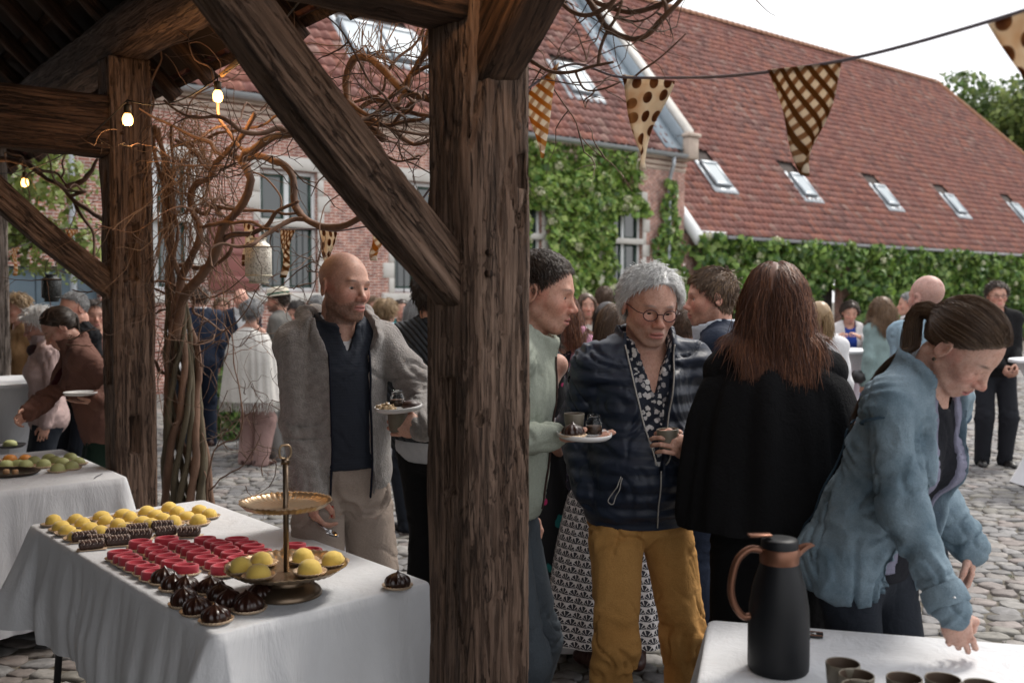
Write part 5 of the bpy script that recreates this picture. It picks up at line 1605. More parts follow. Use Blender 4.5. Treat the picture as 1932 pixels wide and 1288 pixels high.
# ================================================================== PEOPLE: one engine, built from blended volumes
def smin(a, b, k):
    h = np.maximum(k - np.abs(a - b), 0) / k
    return np.minimum(a, b) - h * h * k * .25
def smax(a, b, k):
    return -smin(-a, -b, k)
def d_cone(P, a, b, ra, rb):
    a = np.asarray(a, np.float32); ab = np.asarray(b, np.float32) - a
    L = float(ab @ ab) + 1e-9
    q = P - a
    t = np.clip((q @ ab) / L, 0, 1)
    q = q - t[:, None] * ab
    return np.sqrt(np.einsum('ij,ij->i', q, q)) - (ra + (rb - ra) * t)
def d_ell(P, c, r, M=None):
    q = P - np.asarray(c, np.float32)
    if M is not None: q = q @ M
    r = np.asarray(r, np.float32)
    u = q / r; k0 = np.sqrt(np.einsum('ij,ij->i', u, u)) + 1e-6
    v = u / r; k1 = np.sqrt(np.einsum('ij,ij->i', v, v)) + 1e-6
    return k0 * (k0 - 1) / k1
class G:
    """a group of blended primitives in its own frame"""
    def __init__(s, o=(0, 0, 0), M=None, sc=1.0):
        s.p = []; s.o = np.array(o, np.float32); s.M = np.eye(3, dtype=np.float32) if M is None else np.asarray(M, np.float32); s.s = sc
        s.lo = np.full(3, 9e9); s.hi = -s.lo
    def _b(s, c, r):
        c = np.asarray(c, float); s.lo = np.minimum(s.lo, c - r); s.hi = np.maximum(s.hi, c + r)
    def cone(s, a, b, ra, rb=None, k=.02, op='+'):
        rb = ra if rb is None else rb
        s.p.append(('c', (a, b, ra, rb), k, op))
        if op == '+': s._b(a, ra); s._b(b, rb)
        return s
    def ell(s, c, r, k=.02, op='+', M=None):
        s.p.append(('e', (c, r, M), k, op))
        if op == '+': s._b(c, np.max(r) if M is not None else np.asarray(r, float))
        return s
    def ev(s, P):
        Q = (P - s.o) @ s.M / s.s          # columns of M are the frame's axes
        m = .05
        out = np.maximum(np.maximum(s.lo - Q, Q - s.hi), 0); far = np.sqrt((out * out).sum(1))
        act = far < m
        d = far.astype(np.float32) + .0
        if act.any():
            q = Q[act].astype(np.float32); v = None
            for kind, a, k, op in s.p:
                e = d_cone(q, *a) if kind == 'c' else d_ell(q, *a)
                if v is None: v = e
                elif op == '+': v = smin(v, e, k)
                else: v = smax(v, -e, k)
            d[act] = v
        return d * s.s
    def bounds(s):
        c = np.array([[x, y, z] for x in (s.lo[0], s.hi[0]) for y in (s.lo[1], s.hi[1]) for z in (s.lo[2], s.hi[2])])
        w = c * s.s @ s.M.T + s.o
        return w.min(0), w.max(0)
def surface(groups, h, k=.02, post=None, pad=.03, lo=None, hi=None):
    """mesh of the zero level by surface nets, evaluated only in a narrow band"""
    B = 6
    if lo is None:
        bb = [g.bounds() for g in groups]
        lo = np.min([b[0] for b in bb], 0) - pad; hi = np.max([b[1] for b in bb], 0) + pad
    nb = np.maximum(1, np.ceil((hi - lo) / (h * B)).astype(int))
    def f(P):
        d = groups[0].ev(P)
        for g in groups[1:]: d = smin(d, g.ev(P), k)
        if post is not None: d = post(P, d)
        return d
    idx = np.stack(np.meshgrid(*[np.arange(n) for n in nb], indexing='ij'), -1).reshape(-1, 3)
    cen = (lo + (idx + .5) * h * B - .5 * h).astype(np.float32)
    dc = f(cen)
    act = np.abs(dc) < h * B * .9 * 1.25 + .006
    N = nb * B
    D = np.repeat(np.repeat(np.repeat(np.where(dc < 0, -1, 1).astype(np.float32).reshape(nb), B, 0), B, 1), B, 2)
    ia = idx[act]
    o = np.stack(np.meshgrid(*[np.arange(B)] * 3, indexing='ij'), -1).reshape(-1, 3)
    pi = (ia[:, None, :] * B + o[None]).reshape(-1, 3)
    for c in range(0, len(pi), 400000):
        q = pi[c:c + 400000]
        D[q[:, 0], q[:, 1], q[:, 2]] = f((lo + q * h).astype(np.float32))
    S = D < 0
    # cells with a sign change
    c8 = [S[i:N[0] - 1 + i, j:N[1] - 1 + j, l:N[2] - 1 + l] for i in (0, 1) for j in (0, 1) for l in (0, 1)]
    anyv = c8[0].copy(); allv = c8[0].copy()
    for c in c8[1:]: anyv |= c; allv &= c
    cell = anyv & ~allv
    ci = np.argwhere(cell)
    if len(ci) == 0: return np.zeros((0, 3)), np.zeros((0, 4), int)
    vid = np.full(cell.shape, -1, np.int32); vid[cell] = np.arange(len(ci))
    corner = np.array([(i, j, l) for i in (0, 1) for j in (0, 1) for l in (0, 1)])
    val = np.stack([D[ci[:, 0] + c[0], ci[:, 1] + c[1], ci[:, 2] + c[2]] for c in corner], 1)
    acc = np.zeros((len(ci), 3)); cnt = np.zeros(len(ci))
    for a in range(8):
        for b in range(a + 1, 8):
            if np.abs(corner[a] - corner[b]).sum() != 1: continue
            va, vb = val[:, a], val[:, b]
            m = (va < 0) != (vb < 0)
            t = np.where(m, va / (va - vb + 1e-12), 0)[:, None]
            acc += np.where(m[:, None], corner[a] + (corner[b] - corner[a]) * t, 0); cnt += m
    V = lo + (ci + acc / cnt[:, None]) * h
    faces = []
    for ax in range(3):
        o1, o2 = [(1, 2), (2, 0), (0, 1)][ax]
        sl0 = [slice(1, -1)] * 3; sl1 = [slice(1, -1)] * 3
        sl0[ax] = slice(0, N[ax] - 1); sl1[ax] = slice(1, N[ax])
        s0, s1 = S[tuple(sl0)], S[tuple(sl1)]
        e = np.argwhere(s0 != s1)
        if len(e) == 0: continue
        inside0 = s0[e[:, 0], e[:, 1], e[:, 2]]
        g = e.copy(); off = np.ones(3, int); off[ax] = 0; g = e + off
        q = []
        for da, db in ((1, 1), (0, 1), (0, 0), (1, 0)):
            t = g.copy(); t[:, o1] -= da; t[:, o2] -= db
            q.append(vid[t[:, 0], t[:, 1], t[:, 2]])
        q = np.stack(q, 1)
        q[~inside0] = q[~inside0][:, ::-1]
        faces.append(q[(q >= 0).all(1)])
    return V, np.concatenate(faces)
def vnormals(V, Fc):
    n = np.zeros_like(V); p = V[Fc]
    fn = np.cross(p[:, 2] - p[:, 0], p[:, 3] - p[:, 1])
    for i in range(4): np.add.at(n, Fc[:, i], fn)
    return n / (np.linalg.norm(n, axis=1, keepdims=True) + 1e-12)
def rotm(ax, deg):
    return np.array(Matrix.Rotation(R(deg), 3, ax))
def ik(S, T, l1, l2, pole):
    S, T, pole = (np.asarray(v, float) for v in (S, T, pole))
    d = T - S; L = np.linalg.norm(d); mx = (l1 + l2) * .985
    if L > mx: T = S + d / L * mx; d = T - S; L = mx
    u = d / L; a = (l1 * l1 - l2 * l2 + L * L) / (2 * L); hgt = math.sqrt(max(l1 * l1 - a * a, 0))
    p = pole - u * np.dot(pole, u); p /= np.linalg.norm(p) + 1e-9
    return S + u * a + p * hgt, T
HAND = {'relaxed': ((18, 30, 20), .0), 'flat': ((6, 8, 6), .0), 'hold': ((38, 48, 30), .5), 'grip': ((58, 62, 40), .8), 'pinch': ((35, 30, 12), 1.0), 'point': ((12, 14, 10), .2)}
SKIN_T = attr_mat('skin', rough=.56, bstr=.22, bscale=300, var=.10, spec=.45, bdist=.0014, sss=.10)
_nt = SKIN_T.node_tree; _b = _nt.nodes['Principled BSDF']; _c = _b.inputs['Base Color'].links[0].from_socket
_c = mixc(_nt, 1.0, _c, ramp(_nt, noise(_nt, coords(_nt), 28, 5, .65), [(.30, (.80, .68, .64)), (.52, (1, 1, 1)), (.72, (1.10, 1.02, .98))]), 'MULTIPLY')
_c = mixc(_nt, 1.0, _c, ramp(_nt, noise(_nt, coords(_nt), 170, 3, .6), [(.32, (.84, .76, .72)), (.5, (1, 1, 1))]), 'MULTIPLY')
_nt.links.new(_c, _b.inputs['Base Color'])
HAIRM = attr_mat('hair', rough=.42, var=.1, spec=.5, bscale=50)
def head_group(c, M, sc, fem=False, wide=1.0, beard=0, mouth=0.0, far=False, lid=.0):
    g = G(c, M, sc)
    j = .92 if fem else 1.0
    g.ell((0, -.012, .036), (.0765 * wide, .098, .088))
    g.ell((0, .012, .005), (.071 * wide, .082, .085), .03)
    g.ell((0, .030, -.045), (.059 * wide * j, .060, .078 * (.96 if fem else 1)), .03)
    for s in (-1, 1):
        g.cone((s * .051 * j * wide, -.002, -.060), (s * .020 * j, .070, -.099 * (.97 if fem else 1)), .020, .018, .022)
        g.ell((s * .041, .062, -.026), (.024, .022, .022), .025)
    g.ell((0, .076, -.100 * (.97 if fem else 1)), (.022 * j, .017, .016), .02)
    if not fem: g.cone((-.036, .085, .020), (.036, .085, .020), .0098, .0098, .02)
    for s in (-1, 1):
        g.ell((s * .0325, .103, .0), (.019, .017, .0125), .014, '-')
        if not far:
            g.ell((s * .0320, .0755, .0), (.0148, .0148, .0140), .005)
            g.ell((s * .0320, .094, -.0015 - lid * .003), (.0128, .022, .0046 * (1 - lid * .6)), .0025, '-')
    # nose
    g.cone((0, .084, .014), (0, .1125, -.029), .0085, .0100, .012)
    g.ell((0, .1145, -.0345), (.0122, .0125, .0105), .009)
    for s in (-1, 1):
        g.ell((s * .0135, .105, -.0385), (.0085, .0115, .0080), .006)
        if not far: g.ell((s * .0065, .108, -.047), (.0042, .006, .004), .003, '-')
    # mouth
    g.ell((0, .088, -.068), (.028, .018, .022), .02)
    g.ell((0, .1005, -.0655), (.0225, .0085, .0058), .006)
    g.ell((0, .0985, -.0775), (.0195, .0092, .0070), .006)
    if not far:
        g.cone((-.022, .0985, -.0712 + mouth * .004), (0, .1075, -.0718), .0022, .0024, .004, '-')
        g.cone((.022, .0985, -.0712 + mouth * .004), (0, .1075, -.0718), .0022, .0024, .004, '-')
    for s in (-1, 1):
        Me = rotm('Z', s * -22) @ rotm('X', -10)
        g.ell((s * .0835 * wide, -.012, -.008), (.0085, .0205, .033), .006, '+', Me)
        if not far: g.ell((s * .0925 * wide, -.008, -.006), (.0070, .0125, .020), .004, '-', Me)
    return g
def skin_colors(Q, base, lips=(.50, .20, .17), brow=None, beard=0.0, beardc=(.05, .035, .03), far=False, scalp=None):
    """skin colour at head-space points, lip parting darkened as if shaded"""
    n = len(Q); C = np.tile(np.array(base, float), (n, 1))
    x, y, z = Q[:, 0], Q[:, 1], Q[:, 2]
    red = np.exp(-(((np.abs(x) - .042) / .026) ** 2 + ((z + .03) / .026) ** 2)) * (y > .03) + np.exp(-((x / .015) ** 2 + ((z + .036) / .014) ** 2)) * (y > .09) + np.exp(-(((np.abs(x) - .078) / .01) ** 2 + ((z + .01) / .03) ** 2)) * (np.abs(y) < .04)
    C = C * (1 - red[:, None] * np.array([.0, .20, .20]))
    inh = (y > .06)
    lm = inh * np.clip(1.25 - np.sqrt((x / .0225) ** 2 + ((z + .0715) / .0115) ** 2), 0, .25) * 4 * (y > .09)
    C = C * (1 - lm[:, None]) + np.array(lips) * lm[:, None]
    ln = inh * (np.abs(x) < .024) * np.exp(-((z + .0715) / .0022) ** 2) * (y > .085)
    C = C * (1 - .6 * ln[:, None])  # shade between the lips put into the skin colour
    if beard > 0:
        bz = np.interp(y, [-.02, .02, .05, .09], [-.012, -.035, -.058, -.05])
        m = np.clip((bz - z) / .012, 0, 1) * (y > -.015) * (np.abs(x) < .08) * (z > -.135)
        m = np.maximum(m, inh * np.clip(1.15 - np.sqrt((x / .034) ** 2 + ((z + .056) / .011) ** 2), 0, .3) / .3 * (y > .07))
        m *= (1 - np.clip(lm, 0, 1)) * (.75 + .25 * vnoise(Q, 220, 3))
        C = C * (1 - m[:, None] * beard) + np.array(beardc) * m[:, None] * beard
    if brow is not None:
        bz = .0195 + .006 * np.cos((np.abs(x) - .034) / .026 * 1.4)
        m = np.clip(1.3 - np.abs(z - bz) / .0042, 0, 1) * np.clip(1.2 - np.abs(np.abs(x) - .035) / .019, 0, 1) * (y > .05)
        C = C * (1 - m[:, None] * .85) + np.array(brow) * m[:, None] * .85
    if far:
        m = np.clip(1.3 - np.sqrt(((np.abs(x) - .032) / .013) ** 2 + ((z + .001) / .0065) ** 2), 0, 1) * inh
        C = C * (1 - m[:, None] * .8) + np.array((.05, .035, .03)) * m[:, None] * .8
    if scalp is not None:
        hl = np.interp(y, [-.11, -.06, -.02, .015, .04, .07, .1], [-.075, -.07, -.02, .01, .05, .085, .11])
        m = np.clip((z - hl) / .015, 0, 1) * scalp[1]
        C = C * (1 - m[:, None]) + np.array(scalp[0]) * m[:, None]
    return C
def cranium_pts(n, rg, wide=1.0, lowest=-.085):
    d = rg.normal(0, 1, (n * 3, 3)); d /= np.linalg.norm(d, axis=1, keepdims=True)
    P = d * np.array([.079 * wide, .100, .091]) + np.array([0, -.012, .036])
    return P, d
HLINE = ([-.115, -.07, -.035, -.012, .012, .035, .058, .075, .1], [-.088, -.082, -.055, -.005, .020, .040, .068, .090, .115])
def strands(rg, n, style, length, cols, wide=1.0, hl_shift=0.0, thick=.0011, push=.006, shoulders=None, seg=9, part=0.0, curl=0.0, tie=None, R_=None, vol=.0):
    """hair as real strands in head space; R_ = head frame (3x3) so that gravity is right"""
    P, d = cranium_pts(n, rg, wide)
    keep = P[:, 2] > np.interp(P[:, 1], *HLINE) + hl_shift
    P, d = P[keep][:n], d[keep][:n]; n = len(P)
    grav = np.array([0, 0, -1.0]) if R_ is None else np.array([0, 0, -1.0]) @ R_
    cur = P.copy(); nrm = d.copy()
    L = length * (rg.uniform(.75, 1.08, n) if style != 'long' else rg.uniform(.55, 1.1, n))
    side = np.where(P[:, 0] - part + (.05 * vnoise(P, 28, 6) if style == 'swept' else 0) > 0, 1.0, -1.0)
    cl = vnoise(P, 55, 9)                                             # clumps share a wander
    offs = push * (.25 + rg.random(n) + .6 * vnoise(P, 30, 2) + vol)
    pts = [cur]
    if style == 'short':
        vel = nrm * .75 + np.stack([side * .25, .35 + 0 * side, 0 * side], -1) + rg.normal(0, .25, (n, 3))
    elif style == 'spiky':
        vel = nrm * 1.0 + np.stack([side * .2, .25 + 0 * side, .35 + 0 * side], -1) + rg.normal(0, .38, (n, 3))
    elif style == 'swept':
        vel = nrm * .35 + np.stack([side * .5, -.25 + 0 * side, .15 + 0 * side], -1) + rg.normal(0, .18, (n, 3))
    elif style == 'forward':
        vel = nrm * .45 + np.stack([.35 + 0 * side, .55 + 0 * side, 0 * side], -1) + rg.normal(0, .2, (n, 3))
    elif style == 'back':
        vel = nrm * .25 + np.stack([side * .1, -.9 + 0 * side, .1 + 0 * side], -1) + rg.normal(0, .08, (n, 3))
    else:
        vel = nrm * .22 + np.stack([side * .8, -.2 + 0 * side, 0 * side], -1) + rg.normal(0, .14, (n, 3))
    vel /= np.linalg.norm(vel, axis=1, keepdims=True)
    ce = np.array([0, -.012, .036]); er = np.array([.079 * wide, .100, .091])
    if style == 'back' and tie is not None:
        t_ = np.array(tie); passed = np.zeros(n, bool); since = np.zeros(n)
    for s in range(seg):
        f = (s + 1) / seg
        step = (L / seg)[:, None]
        if style in ('short', 'spiky', 'swept', 'forward'):
            vel = vel + .22 * grav * (0.3 if style == 'spiky' else 1) + rg.normal(0, .10 + curl, (n, 3)) * .5 + .12 * cl[:, None] * np.array([.5, .3, -.2])
        elif style == 'back':
            to = t_ - cur; dist = np.linalg.norm(to, axis=1, keepdims=True)
            passed = passed | (dist[:, 0] < .026); gone = passed
            since = np.where(gone, since + 1.0 / seg, 0.0)
            tail = grav * (.25 + 2.6 * since)[:, None] + np.array([0, -.9, 0]) * np.clip(1 - 4.5 * since, 0, 1)[:, None] + np.array([.0, -.10, 0])
            tail /= np.linalg.norm(tail, axis=1, keepdims=True)
            vel = np.where(gone[:, None], tail + rg.normal(0, .035, (n, 3)), vel * .5 + to / dist * .8 + rg.normal(0, .05, (n, 3)))
        else:
            vel = vel * .55 + grav * .62 + rg.normal(0, .05 + curl * .6, (n, 3)) + .10 * cl[:, None] * np.array([1, 0, 0]) + curl * np.stack([np.sin(f * 9 + cl * 4), np.cos(f * 8 + cl * 5), 0 * cl], -1) * .45
        vel /= np.linalg.norm(vel, axis=1, keepdims=True)
        cur = cur + vel * step
        # keep outside the head (and the face below the hairline for long hair)
        u = (cur - ce) / (er + offs[:, None]); k = np.linalg.norm(u, axis=1, keepdims=True)
        cur = np.where(k < 1, ce + u / np.maximum(k, 1e-6) * (er + offs[:, None]), cur)
        q = cur - np.array([0, .0, -.05]); er2 = np.array([.066 * wide, .085, .09]) + offs[:, None] * .6
        u = q / er2; k = np.linalg.norm(u, axis=1, keepdims=True)
        cur = np.where((k < 1) & (cur[:, 2:3] < .02), np.array([0, 0, -.05]) + u / np.maximum(k, 1e-6) * er2, cur)
        if style == 'long':
            bad = (cur[:, 1] > .045) & (np.abs(cur[:, 0]) < .060) & (cur[:, 2] < .065)
            cur[:, 0] = np.where(bad, side * (.060 + .02 * rg.random(n)), cur[:, 0]); cur[:, 1] = np.where(bad, np.minimum(cur[:, 1], .075), cur[:, 1])
        if shoulders is not None:
            cur = shoulders(cur, offs)
        pts.append(cur)
    S = np.stack(pts, 1)                                               # n, seg+1, 3
    T = np.gradient(S, axis=1); T /= np.linalg.norm(T, axis=2, keepdims=True) + 1e-9
    ref = nrm[:, None, :] + 0 * T
    B1 = np.cross(T, ref); B1 /= np.linalg.norm(B1, axis=2, keepdims=True) + 1e-9; B2 = np.cross(T, B1)
    w = thick * np.concatenate([np.ones(seg - 1), [.8, .25]])[None, :, None] * rg.uniform(.7, 1.3, (n, 1, 1))
    ring = [S + B1 * w, S + (-.5 * B1 + .87 * B2) * w, S + (-.5 * B1 - .87 * B2) * w]
    V = np.stack(ring, 2).reshape(-1, 3)
    m = seg + 1
    base = (np.arange(n) * m * 3)[:, None, None] + (np.arange(seg) * 3)[None, :, None]
    j = np.arange(3)[None, None, :]; k2 = (np.arange(3) + 1) % 3
    Fq = np.stack([base + j, base + k2, base + 3 + k2, base + 3 + j], -1).reshape(-1, 4)
    cc = np.array(cols); ci = np.clip((cl + 1) / 2 * len(cc) + rg.normal(0, .9, n), 0, len(cc) - .01).astype(int)
    C = np.repeat(cc[ci] * rg.uniform(.85, 1.12, (n, 1)), m * 3, axis=0)
    return V, Fq, C
def hair_cap(h, wide=1.0, th=.006, hl_shift=0.0, back=0.0, side=0.0):
    """skull cap under the strands, head space"""
    g = G()
    g.ell((0, -.012, .036), (.079 * wide + th, .100 + th, .091 + th))
    if back: g.ell((0, -.055, -.03 - back * .4), (.068 * wide + th, .05 + th, .06 + back * .5), .03)
    def post(P, d):
        hl = np.interp(P[:, 1], *HLINE) + hl_shift - back * (P[:, 1] < -.03)
        return np.maximum(d, (hl - P[:, 2]) * .8)
    return surface([g], h, post=post)

class Person:
    def __init__(s, label, px, Y, facing, H=1.75, fem=False, lean=0, side=0, head=(0, 0, 0), lod=2, skin=(.48, .285, .215), belly=0.0, build=1.0, group=None, z0=0.0, twist=0):
        s.lod = lod; s.fem = fem; s.H = H; s.S = H / 1.75; s.skin = np.array(skin); s.build = build
        s.hs = (.0036, .0065, .0105)[lod]; s.hc = (.0075, .011, .017)[lod]
        w = at(px, 560, Y); s.loc = np.array([w.x, w.y, z0]); s.rz = R(facing - 90)
        s.root = tag(empty('person', s.loc, s.rz), label, 'person', group)
        c, q = math.cos(s.rz), math.sin(s.rz); s.Rw = np.array([[c, -q, 0], [q, c, 0], [0, 0, 1]])
        S = s.S
        s.Mt = rotm('X', -lean) @ rotm('Y', side) @ rotm('Z', twist)   # torso frame: lean forwards (towards +y)
        s.hip = np.array([0, 0, .93 * S])
        s.belly = belly
        sh = .168 if not fem else .150
        s.sh = {1: s.T((sh * build, -.005, 1.425)), -1: s.T((-sh * build, -.005, 1.425))}
        yaw, pitch, roll = head
        s.Mh = s.Mt @ rotm('Z', yaw) @ rotm('X', -pitch) @ rotm('Y', roll)
        s.neck0 = s.T((0, -.012, 1.455)); piv = s.T((0, .0, 1.545))
        s.hsc = S * (1.0 if not fem else .96)
        s.hc_ = piv + s.Mh @ np.array([0, .016, .088]) * S
        s.arm = {}; s.legs_()
        s.hands = {}
    def T(s, p):          # torso frame (rest pose) -> person space
        p = np.asarray(p, float) * s.S
        return s.hip + s.Mt @ (p - s.hip)
    def Tinv(s, P):
        return ((P - s.hip) @ s.Mt + s.hip) / s.S
    def w2l(s, p):
        return (np.asarray(p, float) - s.loc) @ s.Rw
    def legs_(s, spread=.10, fwd=(0.0, 0.0), knee=(0, 0)):
        S = s.S
        s.leg = {}
        for k, sd in enumerate((1, -1)):
            a = np.array([sd * .088 * S, 0, .90 * S]); f = np.array([sd * spread * S, fwd[k], .085 * S])
            kn, f = ik(a, f, .43 * S, .405 * S, (sd * .15, 1, 0))
            s.leg[sd] = (a, kn, f)
    def arm_to(s, sd, target, pole=None, hand='relaxed', hdir=None, dorsal=None, world=True):
        """sd +1 right arm, -1 left; target = wrist"""
        S = s.S; t = s.w2l(target) if world else np.asarray(target, float) * S
        pole = (sd * .22, -.9, -.3) if pole is None else pole
        e, w = ik(s.sh[sd], t, .285 * S, .255 * S, pole)
        s.arm[sd] = (s.sh[sd], e, w)
        d = (w - e) / np.linalg.norm(w - e)
        if hdir is not None:
            d = np.asarray(hdir, float); d = d @ s.Rw if world else d; d = d / np.linalg.norm(d)
        n = np.array([sd * 1.0, 0, .3]) if dorsal is None else np.asarray(dorsal, float)
        if dorsal is not None and world: n = n @ s.Rw
        n = n - d * np.dot(n, d); n /= np.linalg.norm(n)
        s.hands[sd] = (w, d, n, hand)
        return s
    def default_arms(s):
        for sd in (1, -1):
            if sd not in s.arm:
                s.arm_to(sd, (sd * .205, .03, .835), None, 'relaxed', None, None, False)
        return s
    def hand_group(s, sd):
        w, d, n, style = s.hands[sd]
        x = np.cross(d, n)
        M = np.stack([x, d, n], 1)
        g = G(w, M, s.S * (1.0 if not s.fem else .92))
        (c1, c2, c3), op = HAND[style]
        t = -sd      # thumb side
        g.cone((0, -.025, 0), (0, .012, 0), .025, .025)
        g.ell((0, .048, -.001), (.040, .050, .0150), .02)
        xs = (.0315, .0108, -.0104, -.0300); ln = (.93, 1.04, .97, .78)
        for f in range(4):
            p = np.array([t * xs[f], .086 - .006 * (f in (0, 3)), 0.0]); a = 0
            extra = (0, 0, 0)
            if style == 'pinch': extra = ((0, 10, 5), (5, 12, 8), (22, 25, 15), (30, 30, 20))[f]
            if style == 'relaxed': extra = ((0, 0, 0), (4, 4, 2), (8, 8, 4), (12, 10, 4))[f]
            r0 = .0083 - .0007 * (f == 3)
            for kq, (sl, cu) in enumerate(((.042, c1 + extra[0]), (.027, c2 + extra[1]), (.022, c3 + extra[2]))):
                a += R(cu)
                q = p + np.array([t * xs[f] * .05 * (1 - op * .8), math.cos(a), -math.sin(a)]) * sl * ln[f]
                g.cone(p, q, r0, r0 - .0006, .0025); p = q; r0 -= .0006
        b = np.array([t * .022, .018, -.006]); m_ = b + np.array([t * .026, .026, -.012 - .012 * op]); e_ = m_ + np.array([t * (.010 - .022 * op), .028, -.010 - .014 * op]); z_ = e_ + np.array([t * (-.004 - .02 * op), .022, -.008 - .006 * op])
        g.cone(b, m_, .0135, .0112, .012); g.cone(m_, e_, .0112, .0098, .006); g.cone(e_, z_, .0098, .0078, .006)
        return g
    # ---- body volumes
    def torso_g(s, off=0.0, loose=0.0, low=True):
        g = G(s.hip - s.Mt @ s.hip, s.Mt, s.S); b = s.build
        o = off / s.S; l = loose / s.S
        g.ell((0, -.002, 1.29), (.158 * b + o, .108 + o + l * .3, .20 + o))
        if s.fem:
            for q in (-1, 1): g.ell((q * .068, .075, 1.27), (.066 + o * .8, .062 + o * .8, .066 + o * .8), .04)
            g.ell((0, .0, 1.09), (.125 * b + o + l, .092 + o + l, .17), .05)
            g.ell((0, -.012, .93), (.172 * b + o + l * .6, .118 + o + l * .6, .15), .06)
        else:
            g.ell((0, .004 + s.belly * .3, 1.08), (.142 * b + o + l, .100 + o + l + s.belly, .19), .06)
            g.ell((0, -.008, .94), (.162 * b + o + l * .6, .112 + o + l * .6, .14), .06)
        shx = (.140 if not s.fem else .124) * b
        g.cone((-shx, -.008, 1.418), (shx, -.008, 1.418), .056 + o, .056 + o, .05)
        for q in (-1, 1): g.cone((q * .105 * b, -.012, 1.452), (q * .03, -.014, 1.50), .044 + o, .045 + o * .6, .04)
        return g
    def arm_g(s, sd, off=0.0, frac=1.0, loose=0.0):
        a, e, w = s.arm[sd]; S = s.S; k = (.88 if s.fem else 1.0) * s.build
        g = G()
        g.cone(a, e, .049 * S * k + off, .039 * S * k + off + loose * .6, .02)
        if frac > .5:
            f = (frac - .5) * 2
            end = e + (w - e) * f
            g.cone(e, end, .040 * S * k + off + loose * .6, (.036 * (1 - f) + .027 * f) * S * k + off + loose * .5, .02)
        g.ell(a, (.058 * S * k + off,) * 3, .03)
        return g
    def leg_g(s, sd, off=0.0, width=1.0, hem=None):
        a, kn, f = s.leg[sd]; S = s.S
        g = G(); 
        g.cone(a, kn, .084 * S * s.build + off, (.056 * S) * width + off, .03)
        e = f if hem is None else f + np.array([0, 0, hem])
        g.cone(kn, e, .060 * S * width + off, (.042 * S) * width + off * 1.3, .03)
        return g
    def part(s, name, V, Fc, mat, col=None, smooth=True, parent=None):
        return obj(name, npmesh(name, V, Fc, col, smooth), mat, parent or s.root)
    def body(s, beard=0.0, beardc=(.05, .035, .03), brow=(.06, .04, .03), lips=(.46, .19, .16), mouth=0.0, wide=1.0, bare_arms=False, bare_legs=False, scalp=None, lid=0.0, eyes=True, chest=True):
        s.default_arms()
        s.wide = wide
        hg = head_group(s.hc_, s.Mh, s.hsc, s.fem, wide, far=s.lod == 2, mouth=mouth, lid=lid)
        ng = G(); nb = s.hc_ + s.Mh @ np.array([0, -.022, -.075]) * s.hsc
        nr = (.058 if not s.fem else .048) * s.S
        ng.cone(s.neck0, nb, nr * 1.08, nr, .03)
        ng.cone(s.T((0, .03, 1.42)), nb, .045 * s.S, nr * .8, .03)
        gs = [hg, ng]
        tg = s.torso_g(-.012)
        gs.append(tg)
        for sd in (1, -1):
            gs.append(s.arm_g(sd, 0.0 if bare_arms else -.014)); gs.append(s.hand_group(sd))
        if bare_legs:
            for sd in (1, -1): gs.append(s.leg_g(sd, -.004))
        V, Fc = surface(gs, s.hs, .012)
        Q = (V - s.hc_) @ s.Mh / s.hsc
        near = (np.abs(Q) < np.array([.11, .15, .16])).all(1)
        C = np.tile(s.skin, (len(V), 1)).astype(float)
        C[near] = skin_colors(Q[near], s.skin, lips, brow, beard, beardc, s.lod == 2, scalp)
        C *= 1.14 * (1 + .05 * vnoise(V, 30, 5))[:, None]
        s.bodyo = s.part('body', V, Fc, SKIN_T, C)
        if s.lod < 2 and eyes:
            for sd in (1, -1):
                V, Fc = lathe([(max(1e-5, .0125 * math.sin(t)), -.0125 * math.cos(t)) for t in np.linspace(0.02, math.pi - .02, 15)], 18)
                r_ = np.hypot(V[:, 0], V[:, 1])
                f = V[:, 2] > 0
                C = np.tile((.62, .58, .55), (len(V), 1)); C[f & (r_ < .0066)] = (.10, .065, .04); C[f & (r_ < .003)] = (.01, .01, .01)
                V = V[:, [0, 2, 1]] * np.array([1, 1, -1]); look = rotm('X', -14 if lid else -4)
                V = V @ look.T + np.array([sd * .0320, .0745, -.0005])
                s.part('eye', V * s.hsc @ s.Mh.T + s.hc_, Fc, attr_mat('eyeball', rough=.12, var=.02, spec=.6), C)
        return s
    def to_world_head(s, V):
        return V * s.hsc @ s.Mh.T + s.hc_
    def hair(s, style, n, length, cols, hl=0.0, cap=.006, capback=0.0, thick=None, seed=1, part=0.0, curl=0.0, push=.006, tie=None, seg=9, vol=0.0):
        rg = np.random.default_rng(seed)
        th = thick or (.0010, .0013, .0026)[s.lod]
        mb = MB()
        V, Fc = hair_cap((.005, .008, .012)[s.lod], s.wide, cap, hl + .006, capback)
        if len(V): 
            nn = vnormals(V, Fc); V = V + nn * (.003 * vnoise(V * np.array([1, .3, .3]), 90, seed))[:, None]
            mb.add(V, Fc, np.array(cols).mean(0) * .9)
        shd = None
        if length > .2:
            Mh, hc, hsc = s.Mh, s.hc_, s.hsc
            tg = s.torso_g(.028)
            ag = [s.arm_g(sd, .02) for sd in (1, -1)]
            def shd(cur, offs):
                W = (cur * hsc @ Mh.T + hc).astype(np.float32)
                for g in [tg] + ag:
                    d = g.ev(W); m = d < offs + .004
                    if m.any():
                        e = .004; w = W[m]
                        gr = np.stack([g.ev(w + np.array(v, np.float32)) - g.ev(w - np.array(v, np.float32)) for v in ((e, 0, 0), (0, e, 0), (0, 0, e))], -1)
                        gr /= np.linalg.norm(gr, axis=1, keepdims=True) + 1e-9
                        W[m] = w + gr * (offs[m] + .004 - d[m])[:, None]
                return (W - hc) @ Mh / hsc
